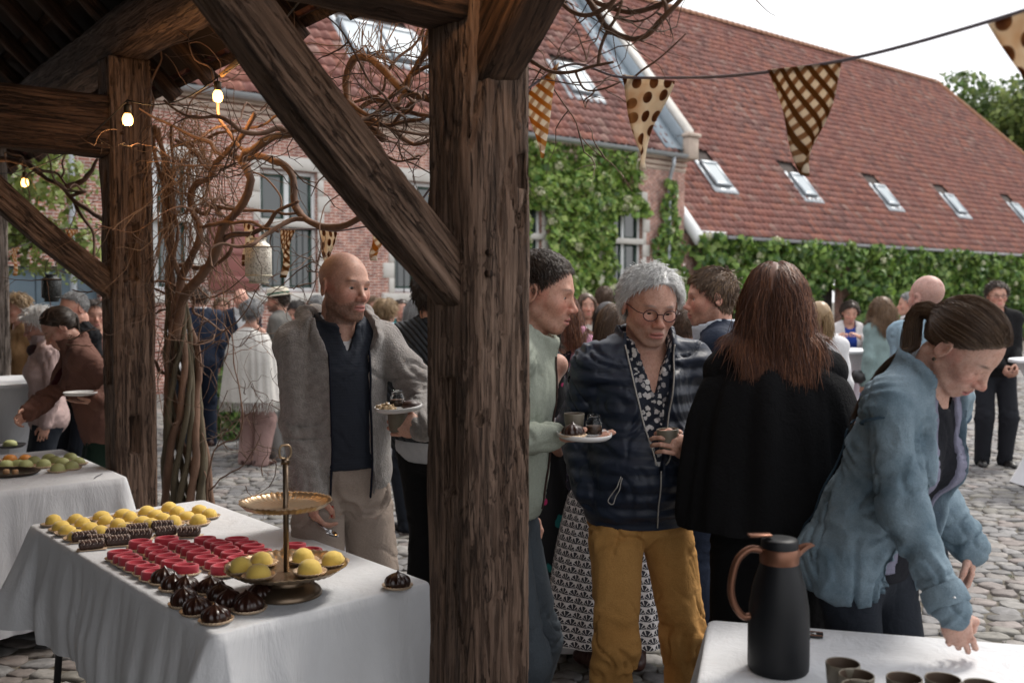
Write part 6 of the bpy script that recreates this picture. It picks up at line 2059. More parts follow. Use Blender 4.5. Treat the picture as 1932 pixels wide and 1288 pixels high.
        V, Fc, C = strands(rg, n, style, length, cols, s.wide, hl, th, push, shd, seg, part, curl, tie, s.Mh, vol)
        mb.add(V, Fc, C)
        me = mb.mesh('hair'); 
        co = np.empty(len(me.vertices) * 3, np.float32); me.vertices.foreach_get('co', co)
        me.vertices.foreach_set('co', s.to_world_head(co.reshape(-1, 3)).astype(np.float32).ravel()); me.update()
        s.hairo = obj('hair', me, HAIRM, s.root)
        return s
    def folds(s, V, Fc, amp, scale=9, seed=1, zs=.35, crisp=.5):
        n = vnormals(V, Fc)
        a = vnoise(V * np.array([1, 1, zs]), scale, seed); b = 1 - 2 * np.abs(vnoise(V * np.array([1, 1, zs * 1.6]) + .3 * vnoise(V, 6, seed + 3)[:, None], scale * 1.4, seed + 1))
        c = vnoise(V, scale * 3.2, seed + 2)
        w = vnoise(V * np.array([1, 1, zs * .9]) + .35 * vnoise(V, 5, seed + 8)[:, None], scale * .9, seed + 6)
        val = np.exp(-(w / .10) ** 2) * np.clip(.5 + vnoise(V, 5, seed + 9), 0, 1)
        return V + n * (amp * (a * .55 + crisp * .7 * b + .2 * c - 1.1 * val))[:, None]
    def top(s, name, mat, off=.012, loose=.012, hem=.90, sleeve=1.0, open_=None, collar=.0, neck=.066, fold=.005, fscale=9, seed=1, sl_loose=.008, vneck=None, col=None, ret=False, inner=None, hood=None, arms=True, collar_open=0.0, hc=None):
        """shirt, jumper or jacket round torso and arms. open_: function z -> half width of the front opening (torso frame), with x offset"""
        gs = [s.torso_g(off, loose)]
        if arms:
            for sd in (1, -1): gs.append(s.arm_g(sd, off * .9, sleeve, sl_loose))
        if hood is not None: gs.append(hood)
        w0, w1 = None, None
        def post(P, d):
            Q = s.Tinv(P)
            x, y, z = Q[:, 0], Q[:, 1], Q[:, 2]
            trunk = (np.abs(x) < .30)
            if collar > 0:
                rr = np.hypot(x / (neck + .012), (y - .004 - (z - 1.47) * .12) / (neck + .020))
                ring = (np.abs(rr - 1.0) * neck - .008)
                ring = np.maximum(ring, np.maximum(z - (1.528 + collar - collar_open * np.clip(y, 0, .1)), 1.40 - z))
                d = smin(d, ring.astype(np.float32) * s.S, .012)
            hole = np.hypot(x / neck, (y - .004 - (z - 1.47) * .12) / (neck + .008)) - 1
            d = np.maximum(d, -np.maximum(hole * neck, 1.43 - z) * s.S)
            if vneck is not None:
                d = np.maximum(d, np.minimum((z - vneck) * .35 - np.abs(x), y) * s.S)
            arm_near = np.full(len(P), 9.0)
            d = np.where(np.abs(x) < .34, np.maximum(d, np.where((z < hem + .1), (hem - z) * s.S, -9)), d) if not arms else np.maximum(d, np.where(armmask(P), -9, (hem - z) * s.S))
            if open_ is not None:
                x0, hw = open_(z)
                d = np.maximum(d, np.minimum(np.minimum(hw - np.abs(x - x0), y + .02), np.where(armmask(P), -9, 9)) * s.S)
            return d
        ag = [s.arm_g(sd, off * .9 + .002, sleeve, sl_loose) for sd in (1, -1)] if arms else []
        def armmask(P):
            m = np.zeros(len(P), bool)
            z = s.Tinv(P)[:, 2]; xx = np.abs(s.Tinv(P)[:, 0])
            for g in ag: m |= (g.ev(P) < .002)
            return m & ((z < hem + .02) | (xx > .10))
        V, Fc = surface(gs, hc or s.hc, .014, post)
        if fold:
            Q = s.Tinv(V); fz = np.clip((Q[:, 2] - hem) / .05, .03, 1)
            if arms: fz = np.where(armmask(V.astype(np.float32)), 1, fz)
            V0 = V; nr_ = vnormals(V, Fc)
            V = V + (s.folds(V, Fc, fold, fscale, seed) - V) * fz[:, None]
            if arms and s.lod < 2:
                for sd in (1, -1):
                    a, e, w = s.arm[sd]; best = np.full(len(V0), 9.0); tt = np.zeros(len(V0)); rd = np.zeros((len(V0), 3))
                    for p0, p1, t0 in ((a, e, 0.0), (e, w, .5)):
                        ab = p1 - p0; t = np.clip(((V0 - p0) @ ab) / (ab @ ab), 0, 1); q = V0 - p0 - t[:, None] * ab; dd = np.linalg.norm(q, axis=1)
                        m = dd < best; best = np.where(m, dd, best); tt = np.where(m, t0 + t * .5, tt); rd = np.where(m[:, None], q / (dd[:, None] + 1e-6), rd)
                    on = np.clip((.10 * s.S - best) / .02, 0, 1) * np.clip(tt / .12, 0, 1)
                    c_ = vnoise(np.stack([tt * 9, rd[:, 0] * .9, rd[:, 2] * .9 + rd[:, 1] * .7], -1), 1.0, seed + 21)
                    am = np.exp(-((tt - .5) / .16) ** 2) + .75 * np.exp(-((tt - .93) / .12) ** 2) + .22
                    V = V + nr_ * (on * am * fold * .42 * (.4 - 1.5 * np.exp(-(c_ / .13) ** 2)))[:, None]
        o = s.part(name, V, Fc, mat, col(V, s.Tinv(V)) if callable(col) else col)
        o['_'] = 0; del o['_']
        s.last = (V, Fc)
        return V
    def trousers(s, mat, name='trousers', off=.010, width=1.25, waist=1.03, fold=.006, seed=1, hem=-.04, col=None, fscale=8, woff=.004):
        gs = [s.leg_g(1, off, width, hem), s.leg_g(-1, off, width, hem)]
        pg = s.torso_g(woff)
        gs.append(pg)
        def post(P, d):
            Q = s.Tinv(P)
            d = np.maximum(d, (Q[:, 2] - waist) * s.S)
            d = np.maximum(d, (.015 - P[:, 2]))
            return d
        V, Fc = surface(gs, s.hc, .03, post)
        if fold:
            n = vnormals(V, Fc)
            kz = np.exp(-((V[:, 2] / s.S - .5) / .12) ** 2) + np.exp(-((V[:, 2] / s.S - .08) / .1) ** 2) + np.exp(-((V[:, 2] / s.S - .86) / .07) ** 2)
            hz = 1 - 2 * np.abs(vnoise(V * np.array([.6, .6, 1.6]) + .25 * vnoise(V, 7, seed)[:, None], 9, seed))
            vz = 1 - 2 * np.abs(vnoise(V * np.array([1, 1, .22]), 9, seed + 1))
            wv = vnoise(V * np.array([.7, .7, 1.1]) + .4 * vnoise(V, 5, seed + 8)[:, None], 8, seed + 6)
            val = np.exp(-(wv / .09) ** 2) * np.clip(kz, .15, 1)
            V = V + n * (fold * (kz * hz * .8 + .5 * vz - 1.2 * val))[:, None]
        s.part(name, V, Fc, mat, col(V, s.Tinv(V)) if callable(col) else col)
        return V
    def shoes(s, mat, sole=None, size=1.0):
        for sd in (1, -1):
            a, kn, f = s.leg[sd]; S = s.S; g = G(); fx, fy = f[0], f[1]; yaw = sd * .22
            fw = np.array([math.sin(yaw), math.cos(yaw), 0])
            c = np.array([fx, fy, 0])
            g.cone(c - fw * .045 * S + np.array([0, 0, .045]), c + fw * .10 * S + np.array([0, 0, .035]), .040 * S, .038 * S)
            g.ell(c + fw * .145 * S + np.array([0, 0, .03]), (.045 * S, .06 * S, .034 * S), .02, M=rotm('Z', -math.degrees(yaw)))
            g.cone(c + np.array([0, -.01, .05]), c + np.array([0, -.01, .11]), .042 * S, .045 * S)
            def post(P, d): return np.maximum(d, .002 - P[:, 2])
            V, Fc = surface([g], max(.007, s.hc * .8), post=post)
            s.part('shoe', V, Fc, mat)
        return s
    def drape(s, name, rings, mat, folds=.02, nf=9, seed=1, n=72, lean=True, gather=None, col=None, sub=5, hole=False):
        """hanging garment from rings (z, rx, ry, cx, cy) in the torso frame; folds deepen towards the hem"""
        rings = np.array(rings, float)
        m = (len(rings) - 1) * sub + 1
        t = np.linspace(0, len(rings) - 1, m)
        Rr = np.stack([np.interp(t, np.arange(len(rings)), rings[:, k]) for k in range(5)], 1)
        for _ in range(2):
            Rr[1:-1] = (Rr[:-2] + 2 * Rr[1:-1] + Rr[2:]) / 4
        a = np.arange(n) / n * 2 * math.pi
        ca, sa = np.cos(a), np.sin(a)
        V = []
        for i in range(m):
            f = i / (m - 1)
            u = np.stack([ca * nf / 4, sa * nf / 4, 0 * a + f * .8], -1)
            w = folds * (f ** .8) * (vnoise(u, 1.3, seed) * 1.0 + (1 - 2 * np.abs(vnoise(u, 2.2, seed + 4))) * .55)
            z, rx, ry, cx, cy = Rr[i]
            V.append(np.stack([cx + (rx + w) * ca, cy + (ry + w) * sa, z + .010 * f * vnoise(u * .5, 2, seed + 7) * (i > m * .7)], -1))
        V = np.concatenate(V)
        if lean: V = s.hip + (V * s.S - s.hip) @ s.Mt.T
        else: V = V * s.S
        Fc = grid_faces(m, n, True)[:, ::-1]
        s.part(name, V, Fc, mat, col)
        return V
    def glasses(s, mat, r=.021, rh=.0165, th=.0014, z=-.003):
        o = None
        mb = MB(); a = np.linspace(0, 2 * math.pi, 29)
        for sd in (1, -1):
            mb.add(*tube(np.stack([sd * .0335 + r * np.cos(a), .106 - .006 * np.abs(np.cos(a)) * (np.cos(a) * sd > 0), z + rh * np.sin(a)], -1), th, 6))
            mb.add(*tube([(sd * (.0335 + r), .101, z + .004), (sd * .074, .085, z + .006), (sd * .083 * s.wide, .0, z + .008), (sd * .084 * s.wide, -.015, z - .004)], th * .9, 5))
        mb.add(*tube([(-.0135, .106, z + .004), (0, .1115, z + .007), (.0135, .106, z + .004)], th, 5))
        me = mb.mesh('glasses'); co = np.empty(len(me.vertices) * 3, np.float32); me.vertices.foreach_get('co', co)
        me.vertices.foreach_set('co', s.to_world_head(co.reshape(-1, 3)).astype(np.float32).ravel()); me.update()
        return obj('glasses', me, mat, s.root)
    def stitch(s, name, pts, r, mat, V, lift=.002, n=30, front=True):
        """thin line laid on a garment: pts (x,z) in the torso frame, projected on the outermost vertex"""
        V = V[s.torso_g(.03, .03).ev(V.astype(np.float32)) < .022]
        Q = s.Tinv(V); sg = 1 if front else -1
        P = spline(np.array([(x, z, 0) for x, z in pts]), n)
        out = []
        for x, z, _ in P:
            m = (np.abs(Q[:, 0] - x) < .014) & (np.abs(Q[:, 2] - z) < .014) & (Q[:, 1] * sg > -.02)
            y = (np.max(Q[m, 1] * sg) * sg) if m.any() else (out[-1][1] if out else .1 * sg)
            out.append((x, y + sg * lift / s.S, z))
        out = np.array(out)
        out[1:-1, 1] = (out[:-2, 1] + out[1:-1, 1] + out[2:, 1]) / 3
        W = s.hip + (out * s.S - s.hip) @ s.Mt.T
        v, f = tube(W, r, 5)
        return s.part(name, v, f, mat)
# hair colour sets
HC = {'black': [(.016, .012, .010), (.024, .017, .014), (.034, .024, .02)], 'dbrown': [(.030, .018, .012), (.045, .028, .018), (.065, .04, .026)], 'brown': [(.07, .04, .024), (.10, .06, .036), (.135, .083, .05)],
      'auburn': [(.075, .026, .013), (.12, .043, .02), (.19, .073, .033), (.075, .027, .014), (.27, .11, .05)], 'blond': [(.30, .20, .10), (.38, .26, .14), (.23, .15, .075)], 'grey': [(.26, .26, .26), (.36, .36, .36), (.18, .18, .18)], 'white': [(.70, .70, .69), (.80, .80, .79), (.56, .56, .56)], 'lbrown': [(.16, .095, .05), (.21, .13, .07), (.12, .07, .04)]}
def fabric(name, c, rough=.85, weave=220, bs=.25, c2=None, var=.82, nscale=6, fine=True, sheen=.0, spec=.15):
    if name in MATS: return MATS[name]
    m, nt, b = new_mat(name)
    v = coords(nt)
    f = noise(nt, v, nscale, 5); g = noise(nt, v, weave, 2)
    col = mixc(nt, 1.0, ramp(nt, f, [(.3, c), (.7, c2 or tuple(x * var for x in c))]), ramp(nt, g, [(.3, (.85, .85, .85)), (.7, (1.1, 1.1, 1.1))]), 'MULTIPLY')
    nt.links.new(col, b.inputs['Base Color'])
    setin(b, Roughness=rough, Specular_IOR_Level=spec, Sheen_Weight=sheen)
    n1 = bump(nt, b, noise(nt, v, 16, 5, .62, 1.3), .45, .012)
    bump(nt, b, g, bs, .003, n1)
    MATS[name] = m
    return m
# ------------------------------------------------------------------ the guests
PWHITE = pmat('white china', (.72, .71, .70), (.66, .65, .64), 4, .25)
def glass_clear(name='clear glass'):
    if name in MATS: return MATS[name]
    m, nt, b = new_mat(name)
    setin(b, Roughness=.03, Transmission_Weight=1.0, IOR=1.3, Specular_IOR_Level=.6)
    b.inputs['Base Color'].default_value = (.95, .97, .97, 1)
    MATS[name] = m; return m
def held_plate(label, p, r, tilt=(0, 0)):
    o = tag(empty('plate', p), label, 'plate', 'plates of sweets in hands'); o.rotation_euler = (R(tilt[0]), R(tilt[1]), 0)
    V, Fc = lathe([(0, .003), (r * .85, .003), (r * .93, .007), (r, .015), (r * 1.01, .0145), (r * 1.01, .006), (r * .9, -.002), (0, -.002)], 40)
    obj('dish', npmesh('dish', V, Fc), PWHITE, o); return o
def jar(label, p, fill, r=.026, h=.062):
    o = tag(empty('glass_jar', p), label, 'jar', 'small dessert jars')
    V, Fc = lathe([(0, 0), (r * .95, 0), (r, .003), (r, h * .62), (r * .8, h * .74), (r * .74, h * .80), (r * .78, h * .84), (r * .76, h * .90), (r * .78, h), (r * .72, h), (r * .70, h * .80), (r * .94, h * .6), (r * .94, .004), (0, .004)], 28)
    obj('glass', npmesh('glass', V, Fc), glass_clear(), o)
    V, Fc = lathe([(0, .0045), (r * .93, .0045), (r * .93, h * .45), (0, h * .46)], 24); obj('filling', npmesh('filling', V, Fc), fill, o)
    return o
PUD = pmat('chocolate mousse', (.22, .12, .08), (.18, .095, .06), 20, .6, .2, 60)
CRUM = pmat('nut crumble', (.55, .42, .27), (.42, .3, .18), 40, .8, .3, 100)
NAVYS = fabric('navy suiting', (.016, .023, .042), .75, 300, .15)
DNM = fabric('blue denim', (.215, .285, .335), .85, 300, .5, c2=(.09, .138, .175), nscale=9)
DNML = fabric('light denim', (.26, .36, .43), .85, 380, .3, c2=(.19, .28, .35), nscale=7)
DJEAN = fabric('dark jeans', (.018, .022, .03), .85, 300, .25)
LEATH = pmat('brown leather', (.07, .025, .018), (.045, .018, .014), 9, .4, .15, 40)
BLEATH = pmat('black leather', (.012, .011, .011), (.009, .009, .009), 9, .4, .15, 40)
BEIGE = fabric('taupe chino', (.36, .295, .25), .85, 300, .15)
NAVYK = fabric('navy knit', (.013, .017, .028), .9, 260, .3)
WHITEC = fabric('white cotton', (.68, .68, .69), .85, 300, .15)
def wear_gloss(name, c, band=None, rough=.5, bstr=.6, dist=.012, seam=None):
    """quilted / ribbed cloth with bands along z"""
    if name in MATS: return MATS[name]
    m, nt, b = new_mat(name)
    v = coords(nt)
    w = nt.nodes.new('ShaderNodeTexWave'); w.bands_direction = band[0]; w.inputs['Scale'].default_value = band[1]; w.inputs['Distortion'].default_value = band[2]; w.inputs['Detail'].default_value = 1
    nt.links.new(v, w.inputs['Vector'])
    f = noise(nt, v, 6, 4)
    col = mixc(nt, ramp(nt, w.outputs['Fac'], [(.0, (1, 1, 1)), (.22, (0, 0, 0))]), ramp(nt, f, [(.3, c), (.7, tuple(x * .75 for x in c))]), seam or tuple(x * .5 for x in c))
    nt.links.new(col, b.inputs['Base Color']); setin(b, Roughness=rough, Specular_IOR_Level=.4)
    n1 = bump(nt, b, w.outputs['Fac'], bstr, dist)
    bump(nt, b, noise(nt, v, 14, 4, .6, .6), .4, .012, n1)
    MATS[name] = m; return m
def pattern_mat(name, base, cols, scale, thr=(.22, .3)):
    if name in MATS: return MATS[name]
    m, nt, b = new_mat(name)
    v = coords(nt)
    d = nt.nodes.new('ShaderNodeVectorMath'); d.operation = 'ADD'
    nz = nt.nodes.new('ShaderNodeTexNoise'); nz.inputs['Scale'].default_value = scale * 2.2; nt.links.new(v, nz.inputs['Vector'])
    sc_ = nt.nodes.new('ShaderNodeVectorMath'); sc_.operation = 'SCALE'; sc_.inputs['Scale'].default_value = .6 / scale; nt.links.new(nz.outputs['Color'], sc_.inputs[0])
    nt.links.new(v, d.inputs[0]); nt.links.new(sc_.outputs[0], d.inputs[1])
    vo = nt.nodes.new('ShaderNodeTexVoronoi'); vo.inputs['Scale'].default_value = scale; nt.links.new(d.outputs[0], vo.inputs['Vector'])
    mk = ramp(nt, vo.outputs['Distance'], [(thr[0], (1, 1, 1)), (thr[1], (0, 0, 0))])
    sx = nt.nodes.new('ShaderNodeSeparateColor'); nt.links.new(vo.outputs['Color'], sx.inputs[0])
    fc = ramp(nt, sx.outputs[0], [(i / len(cols), c) for i, c in enumerate(cols)]); fc.node.color_ramp.interpolation = 'CONSTANT'
    nt.links.new(mixc(nt, mk, base, fc), b.inputs['Base Color']); setin(b, Roughness=.75, Specular_IOR_Level=.25)
    MATS[name] = m; return m
def scallop_mat():
    m, nt, b = new_mat('black and white fan print')
    tc = nt.nodes.new('ShaderNodeTexCoord'); sx = nt.nodes.new('ShaderNodeSeparateXYZ'); nt.links.new(tc.outputs['Object'], sx.inputs[0])
    an = mathn(nt, 'MULTIPLY', mathn(nt, 'ARCTAN2', sx.outputs[0], sx.outputs[1]), 5.6)
    vz = mathn(nt, 'DIVIDE', sx.outputs[2], .030); row = mathn(nt, 'FLOOR', vz); fv = mathn(nt, 'FRACT', vz)
    u = mathn(nt, 'SUBTRACT', mathn(nt, 'FRACT', mathn(nt, 'ADD', an, mathn(nt, 'MULTIPLY', row, .5))), .5)
    dist = mathn(nt, 'SQRT', mathn(nt, 'ADD', mathn(nt, 'MULTIPLY', u, u), mathn(nt, 'MULTIPLY', mathn(nt, 'MULTIPLY', fv, fv), .30)))
    ring = mathn(nt, 'GREATER_THAN', dist, .49)
    rad = mathn(nt, 'GREATER_THAN', mathn(nt, 'SINE', mathn(nt, 'MULTIPLY', mathn(nt, 'ARCTAN2', u, mathn(nt, 'ADD', fv, .02)), 11.0)), .72)
    nt.links.new(mixc(nt, mathn(nt, 'MAXIMUM', ring, mathn(nt, 'MULTIPLY', rad, mathn(nt, 'GREATER_THAN', dist, .12))), (.012, .013, .02), (.52, .50, .50)), b.inputs['Base Color'])
    setin(b, Roughness=.8); return m
SKF = (.45, .255, .19)
# --- 1 bald man in the fleece
p = Person('bald bearded man in grey fleece jacket holding a plate of sweets', 640, 3.75, -62, 1.80, lod=0, head=(20, 4, -3), skin=(.49, .285, .215), build=.96)
p.legs_(.12, (.04, -.05))
p.arm_to(1, at(588, 935, 3.58), (.10, -.9, 0), 'pinch', (.12, -.15, -1), (-.8, -.5, 0))
p.arm_to(-1, at(797, 806, 3.50), (-1, -.25, -.5), 'grip', (-.85, -.42, .12), (.35, -.9, .1))
p.body(beard=.72, beardc=(.055, .032, .022), brow=(.05, .03, .022), mouth=.8, scalp=((.30, .17, .125), .35))
p.top('tee_shirt', WHITEC, .000, .002, hem=1.2, sleeve=.3, neck=.062, fold=0)
p.top('polo_shirt', wear_gloss('navy ribbed polo', (.013, .018, .03), ('Z', 30, .2), .8, .12, .002, seam=(.011, .015, .026)), .012, .016, hem=.975, sleeve=.35, collar=.004, vneck=1.395, neck=.070, fold=.004, seed=4, collar_open=.4)
FLEECE = pmat('grey fleece', (.30, .275, .255), (.185, .168, .158), 45, .95, 1.0, 150, bdist=.007, sheen=.4, detail=4)
hood = G(p.hip - p.Mt @ p.hip, p.Mt, p.S)
hpts = [(-.098, .09, 1.44), (-.112, .035, 1.49), (-.108, -.05, 1.525), (-.06, -.115, 1.53), (0, -.13, 1.52), (.06, -.115, 1.53), (.108, -.05, 1.525), (.112, .035, 1.49), (.098, .09, 1.44)]
for a_, b_ in zip(hpts, hpts[1:]): hood.cone(a_, b_, .036, .036, .02)
fop = lambda z: (0.0 + 0 * z, .070 + .035 * np.clip((z - 1.38) / .08, 0, 1) + .015 * np.clip((1.05 - z) / .15, 0, 1))
V = p.top('fleece_jacket', FLEECE, .026, .022, hem=.80, open_=fop, hood=hood, neck=.088, fold=.011, fscale=6, seed=8, sl_loose=.012)
for s_ in (-1, 1):
    p.stitch('jacket_edging', [(s_ * .076, 1.40), (s_ * .074, 1.25), (s_ * .074, 1.05), (s_ * .082, .83)], .0045, fabric('navy edging', (.012, .014, .024)), V, .001)
p.trousers(BEIGE, width=1.30, off=.012, fold=.015, seed=3, fscale=7)
p.shoes(LEATH)
bald = p
fq = np.array([.082, .16, .835]); V3, F3 = tube([p.T((.080, .150, .86)), p.T((.082, .152, .845)), p.T((.083, .150, .82))], [.004, .006, .003], 6); p.part('zip_pull', V3, F3, pmat('red zip pull', (.45, .03, .02), (.4, .03, .02), 9, .5))
pc_ = at(752, 772, 3.47)
held_plate('white plate of sweets held by the bald man', pc_, .083, (4, -4))
jar('small glass jar of mousse on the bald man\'s plate', pc_ + Vector((-.008, .02, .004)), PUD)
V, Fc = lathe([(0, 0), (.028, 0), (.033, .006), (.030, .018), (.018, .027), (0, .03)], 20)
tag(obj('chocolate_biscuit', npmesh('chocolate_biscuit', V, Fc), CHOCM, loc=pc_ + Vector((.045, -.02, .006))), 'brown chocolate biscuit at the right of the bald man\'s plate', 'biscuit')
rg_ = np.random.default_rng(9); mb = MB()
for k in range(70):
    c = np.array([rg_.normal(-.040, .016), rg_.normal(-.02, .016), .005 + abs(rg_.normal(0, .007))]); r_ = rg_.uniform(.003, .006); mb.add(boxv(c - r_, c + r_), BOXF)
tag(mb.build('nut_crumble', CRUM, smooth=False, loc=pc_), 'heap of pale nut crumble on the bald man\'s plate', 'crumble', kind='stuff')
q = cup('stoneware cup gripped under the bald man\'s plate', pc_ + Vector((-.005, .012, -.078)), group='cups in the guests hands', sc=1.0)
hw_ = np.array(p.loc) + p.Rw @ (p.hands[1][0] + p.hands[1][1] * .10)
sp0 = Vector(hw_); sp1 = at(628, 1008, sp0.y - .05)
spo = tag(empty('dessert_spoon', sp0), 'small steel spoon in the bald man\'s lowered hand', 'spoon')
SIL = pmat('polished steel', (.55, .55, .56), (.45, .45, .46), 6, .16, metallic=1.0)
d_ = np.array(sp1 - sp0); V, Fc = tube([-.25 * d_, .3 * d_, .75 * d_], [.0035, .0028, .003], 8); obj('handle', npmesh('handle', V, Fc), SIL, spo)
V, Fc = lathe([(0, -.004), (.010, -.003), (.0155, .003), (.0145, .003), (.009, -.001), (0, -.002)], 18); V[:, 0] *= 1.6
o = obj('bowl', npmesh('bowl', V, Fc), SIL, spo, loc=Vector(d_ * .95)); o.rotation_euler = (R(30), R(25), 0)

# --- 2 man in the pale shirt behind the post
p = Person('dark haired man in pale green shirt half hidden by the middle post', 944, 3.22, -12, 1.79, lod=0, head=(-2, 4, 0), skin=(.50, .28, .205), lean=9)
p.arm_to(1, at(1046, 822, 3.05), (.4, -.9, -.5), 'flat', (1, -.12, -.02), (0, .1, -1))
p.body(brow=(.035, .022, .016), beard=.35, beardc=(.10, .055, .04), lid=.3)
p.hair('forward', 5200, .026, HC['dbrown'], seed=5, push=.004, curl=.05, cap=.003, thick=.0009)
PSH = fabric('pale green shirt', (.34, .37, .31), .85, 260, .2)
V = p.top('shirt', PSH, .010, .018, hem=.93, collar=.002, neck=.070, fold=.009, seed=6, collar_open=.4, sl_loose=.012, open_=lambda z: (0 * z, np.where(z > 1.36, .012, -.01)))
p.stitch('shirt_piping', [(.012, 1.44), (.014, 1.3), (.018, 1.1), (.016, .96)], .0035, fabric('brown piping', (.05, .03, .025)), V)
p.trousers(fabric('slate trousers', (.075, .09, .105), .85, 300, .15), width=1.3, fold=.008, seed=5)
p.drape('belt', [(1.005, .163, .118, 0, .0), (1.0, .168, .123, 0, .0), (.97, .17, .124, 0, 0), (.965, .165, .119, 0, 0)], BLEATH, 0, n=48)
p.shoes(BLEATH)
pc_ = at(1102, 824, 3.0)
held_plate('white plate with cup, jar and chocolate held by the man in the pale shirt', pc_, .083, (3, 2))
cup('stoneware cup on the plate of the man in the pale shirt', pc_ + Vector((-.028, .03, .004)), group='cups in the guests hands', sc=.86)
jar('small glass jar of mousse on the plate beside the stoneware cup', pc_ + Vector((.03, .012, .004)), PUD)
dessert('chocolate_swirl', SW_M, PAPER_S, pc_ + Vector((-.036, -.034, .004)), 0, 'chocolate swirl on the plate of the man in the pale shirt', 'sweets on held plates', .95)

# --- 3 man with glasses
p = Person('grey haired man with glasses in navy quilted jacket and mustard trousers', 1212, 3.36, -76, 1.735, lod=0, head=(-2, 14, -3), skin=(.49, .285, .215), belly=.035, build=1.0, lean=2)
p.legs_(.15, (.05, -.02))
p.arm_to(1, at(1118, 925, 3.32), (.02, -1, .2), 'relaxed', (.25, .1, -1), (-.9, -.3, 0))
p.arm_to(-1, at(1305, 850, 3.14), (-.3, -.8, -.5), 'hold', (-.75, -.55, .35), (.55, -.8, .2))
p.body(brow=(.16, .13, .12), beard=.35, beardc=(.32, .27, .24), wide=1.03, lid=.4)
p.hair('swept', 7000, .044, HC['white'], seed=7, push=.005, curl=.14, cap=.004, vol=.4, thick=.0008, hl=.010)
p.glasses(pmat('dark red spectacle frame', (.06, .012, .012), (.05, .01, .01), 9, .35), r=.0235, rh=.0185, th=.0019, z=-.004)
FLO = pattern_mat('navy and white leaf print', (.018, .022, .035), [(.58, .56, .55), (.40, .38, .38), (.62, .60, .58), (.32, .3, .3)], 50, (.40, .48))
p.top('shirt', FLO, .005, .012, hem=.95, sleeve=.9, collar=.006, neck=.072, vneck=1.33, fold=.006, seed=9, collar_open=.3)
QUI = wear_gloss('navy quilted nylon', (.017, .025, .046), ('Z', 5.6, .5), .48, .55, .018, seam=(.010, .015, .028))
qop = lambda z: (0.012 + 0 * z, np.clip((z - 1.07) * .21, -.02, .078))
V = p.top('quilted_jacket', QUI, .026, .020, hem=.885, open_=qop, collar=.030, neck=.080, fold=.011, fscale=8, seed=10, sl_loose=.014, collar_open=.35)
ZIPM = pmat('pale zip tape', (.42, .40, .37), (.36, .34, .31), 30, .6)
for s_ in (-1, 1):
    p.stitch('zip', [(.012 + s_ * .084, 1.50), (.012 + s_ * .076, 1.42), (.012 + s_ * .046, 1.27), (.012 + s_ * .016, 1.12)], .0026, ZIPM, V)
p.stitch('zip', [(.013, 1.10), (.012, 1.02), (.008, .95), (.0, .90)], .0024, ZIPM, V)
p.stitch('pocket_zip', [(.135, 1.08), (.150, 1.02), (.160, .985), (.152, .98), (.142, 1.01), (.132, 1.075)], .0018, ZIPM, V)
MUST = fabric('mustard chino', (.52, .285, .095), .85, 320, .15, c2=(.40, .205, .062))
p.trousers(MUST, width=1.12, off=.004, fold=.014, seed=11, waist=1.02, woff=.008)
p.shoes(BLEATH)
cpp = at(1262, 850, 3.12); q = cup('stoneware cup held by the man with glasses', cpp + Vector((0, 0, -.002)), group='cups in the guests hands', sc=.95); q.rotation_euler = (0, R(-4), 0)

# --- 4 woman in the black cape
p = Person('woman with long auburn hair seen from behind in a black knitted cape', 1462, 3.05, 82, 1.735, fem=True, lod=0, head=(-12, 2, 0), skin=SKF, build=1.0)
p.arm_to(1, at(1598, 790, 2.95), (.25, -.1, -1), 'relaxed', (.2, .9, .3), (.8, -.2, .3))
p.arm_to(-1, (-.16, .16, 1.0), (-.1, -.5, -.9), 'relaxed', None, None, False)
p.body(eyes=False)
p.hair('long', 10000, .285, HC['auburn'], seed=11, curl=.15, capback=.05, push=.010, cap=.008, seg=12, vol=.4, thick=.0008)
CAPE = fabric('black mohair knit', (.0085, .0085, .0095), .95, 130, .8)
p.drape('cape', [(1.485, .070, .066, 0, -.005), (1.468, .105, .085, 0, -.008), (1.435, .172, .112, 0, -.012), (1.39, .212, .135, 0, -.014), (1.28, .248, .160, 0, -.015), (1.12, .272, .178, 0, -.012), (.98, .285, .190, 0, -.01), (.945, .280, .188, 0, -.01)], CAPE, .030, 9, 5, n=120)
p.top('sleeves', CAPE, .014, .004, hem=1.2, fold=.008, seed=12, sl_loose=.016, sleeve=.93)
p.trousers(fabric('black trousers', (.008, .008, .009), .9, 300, .2), width=1.2, fold=.008)
p.shoes(BLEATH)

# --- 5 woman in denim leaning over the coffee table
p = Person('woman in blue denim jacket with ponytail leaning over the coffee table', 1640, 2.76, -52, 1.70, fem=True, lod=0, lean=19, head=(6, 30, 4), skin=(.48, .30, .24), build=1.03)
p.legs_(.10, (-.02, .02))
p.arm_to(1, at(1802, 1172, 2.34), (.1, -.5, -.9), 'pinch', (.25, -.12, -1), (-.4, -.9, .1))
p.arm_to(-1, at(1832, 1030, 2.80), (-.05, -1, .2), 'relaxed', (.02, 0, -1), (.9, -.3, 0))
p.body(brow=(.05, .032, .025), lips=(.36, .14, .13), lid=.9)
p.hair('back', 7500, .50, HC['brown'], thick=.0008, seed=13, tie=(0, -.126, -.002), push=.008, cap=.006, seg=20, hl=-.004, vol=.4)
p.top('dark_top', fabric('dark top', (.012, .013, .018)), .003, .006, hem=.92, neck=.062, fold=.003, sleeve=.5)
p.top('hooded_shirt', fabric('lavender grey shirt', (.20, .20, .27), .85, 260, .2), .010, .010, hem=.96, neck=.068, open_=lambda z: (0 * z, .045 + 0 * z), fold=.006, seed=3, sleeve=.5, arms=False)
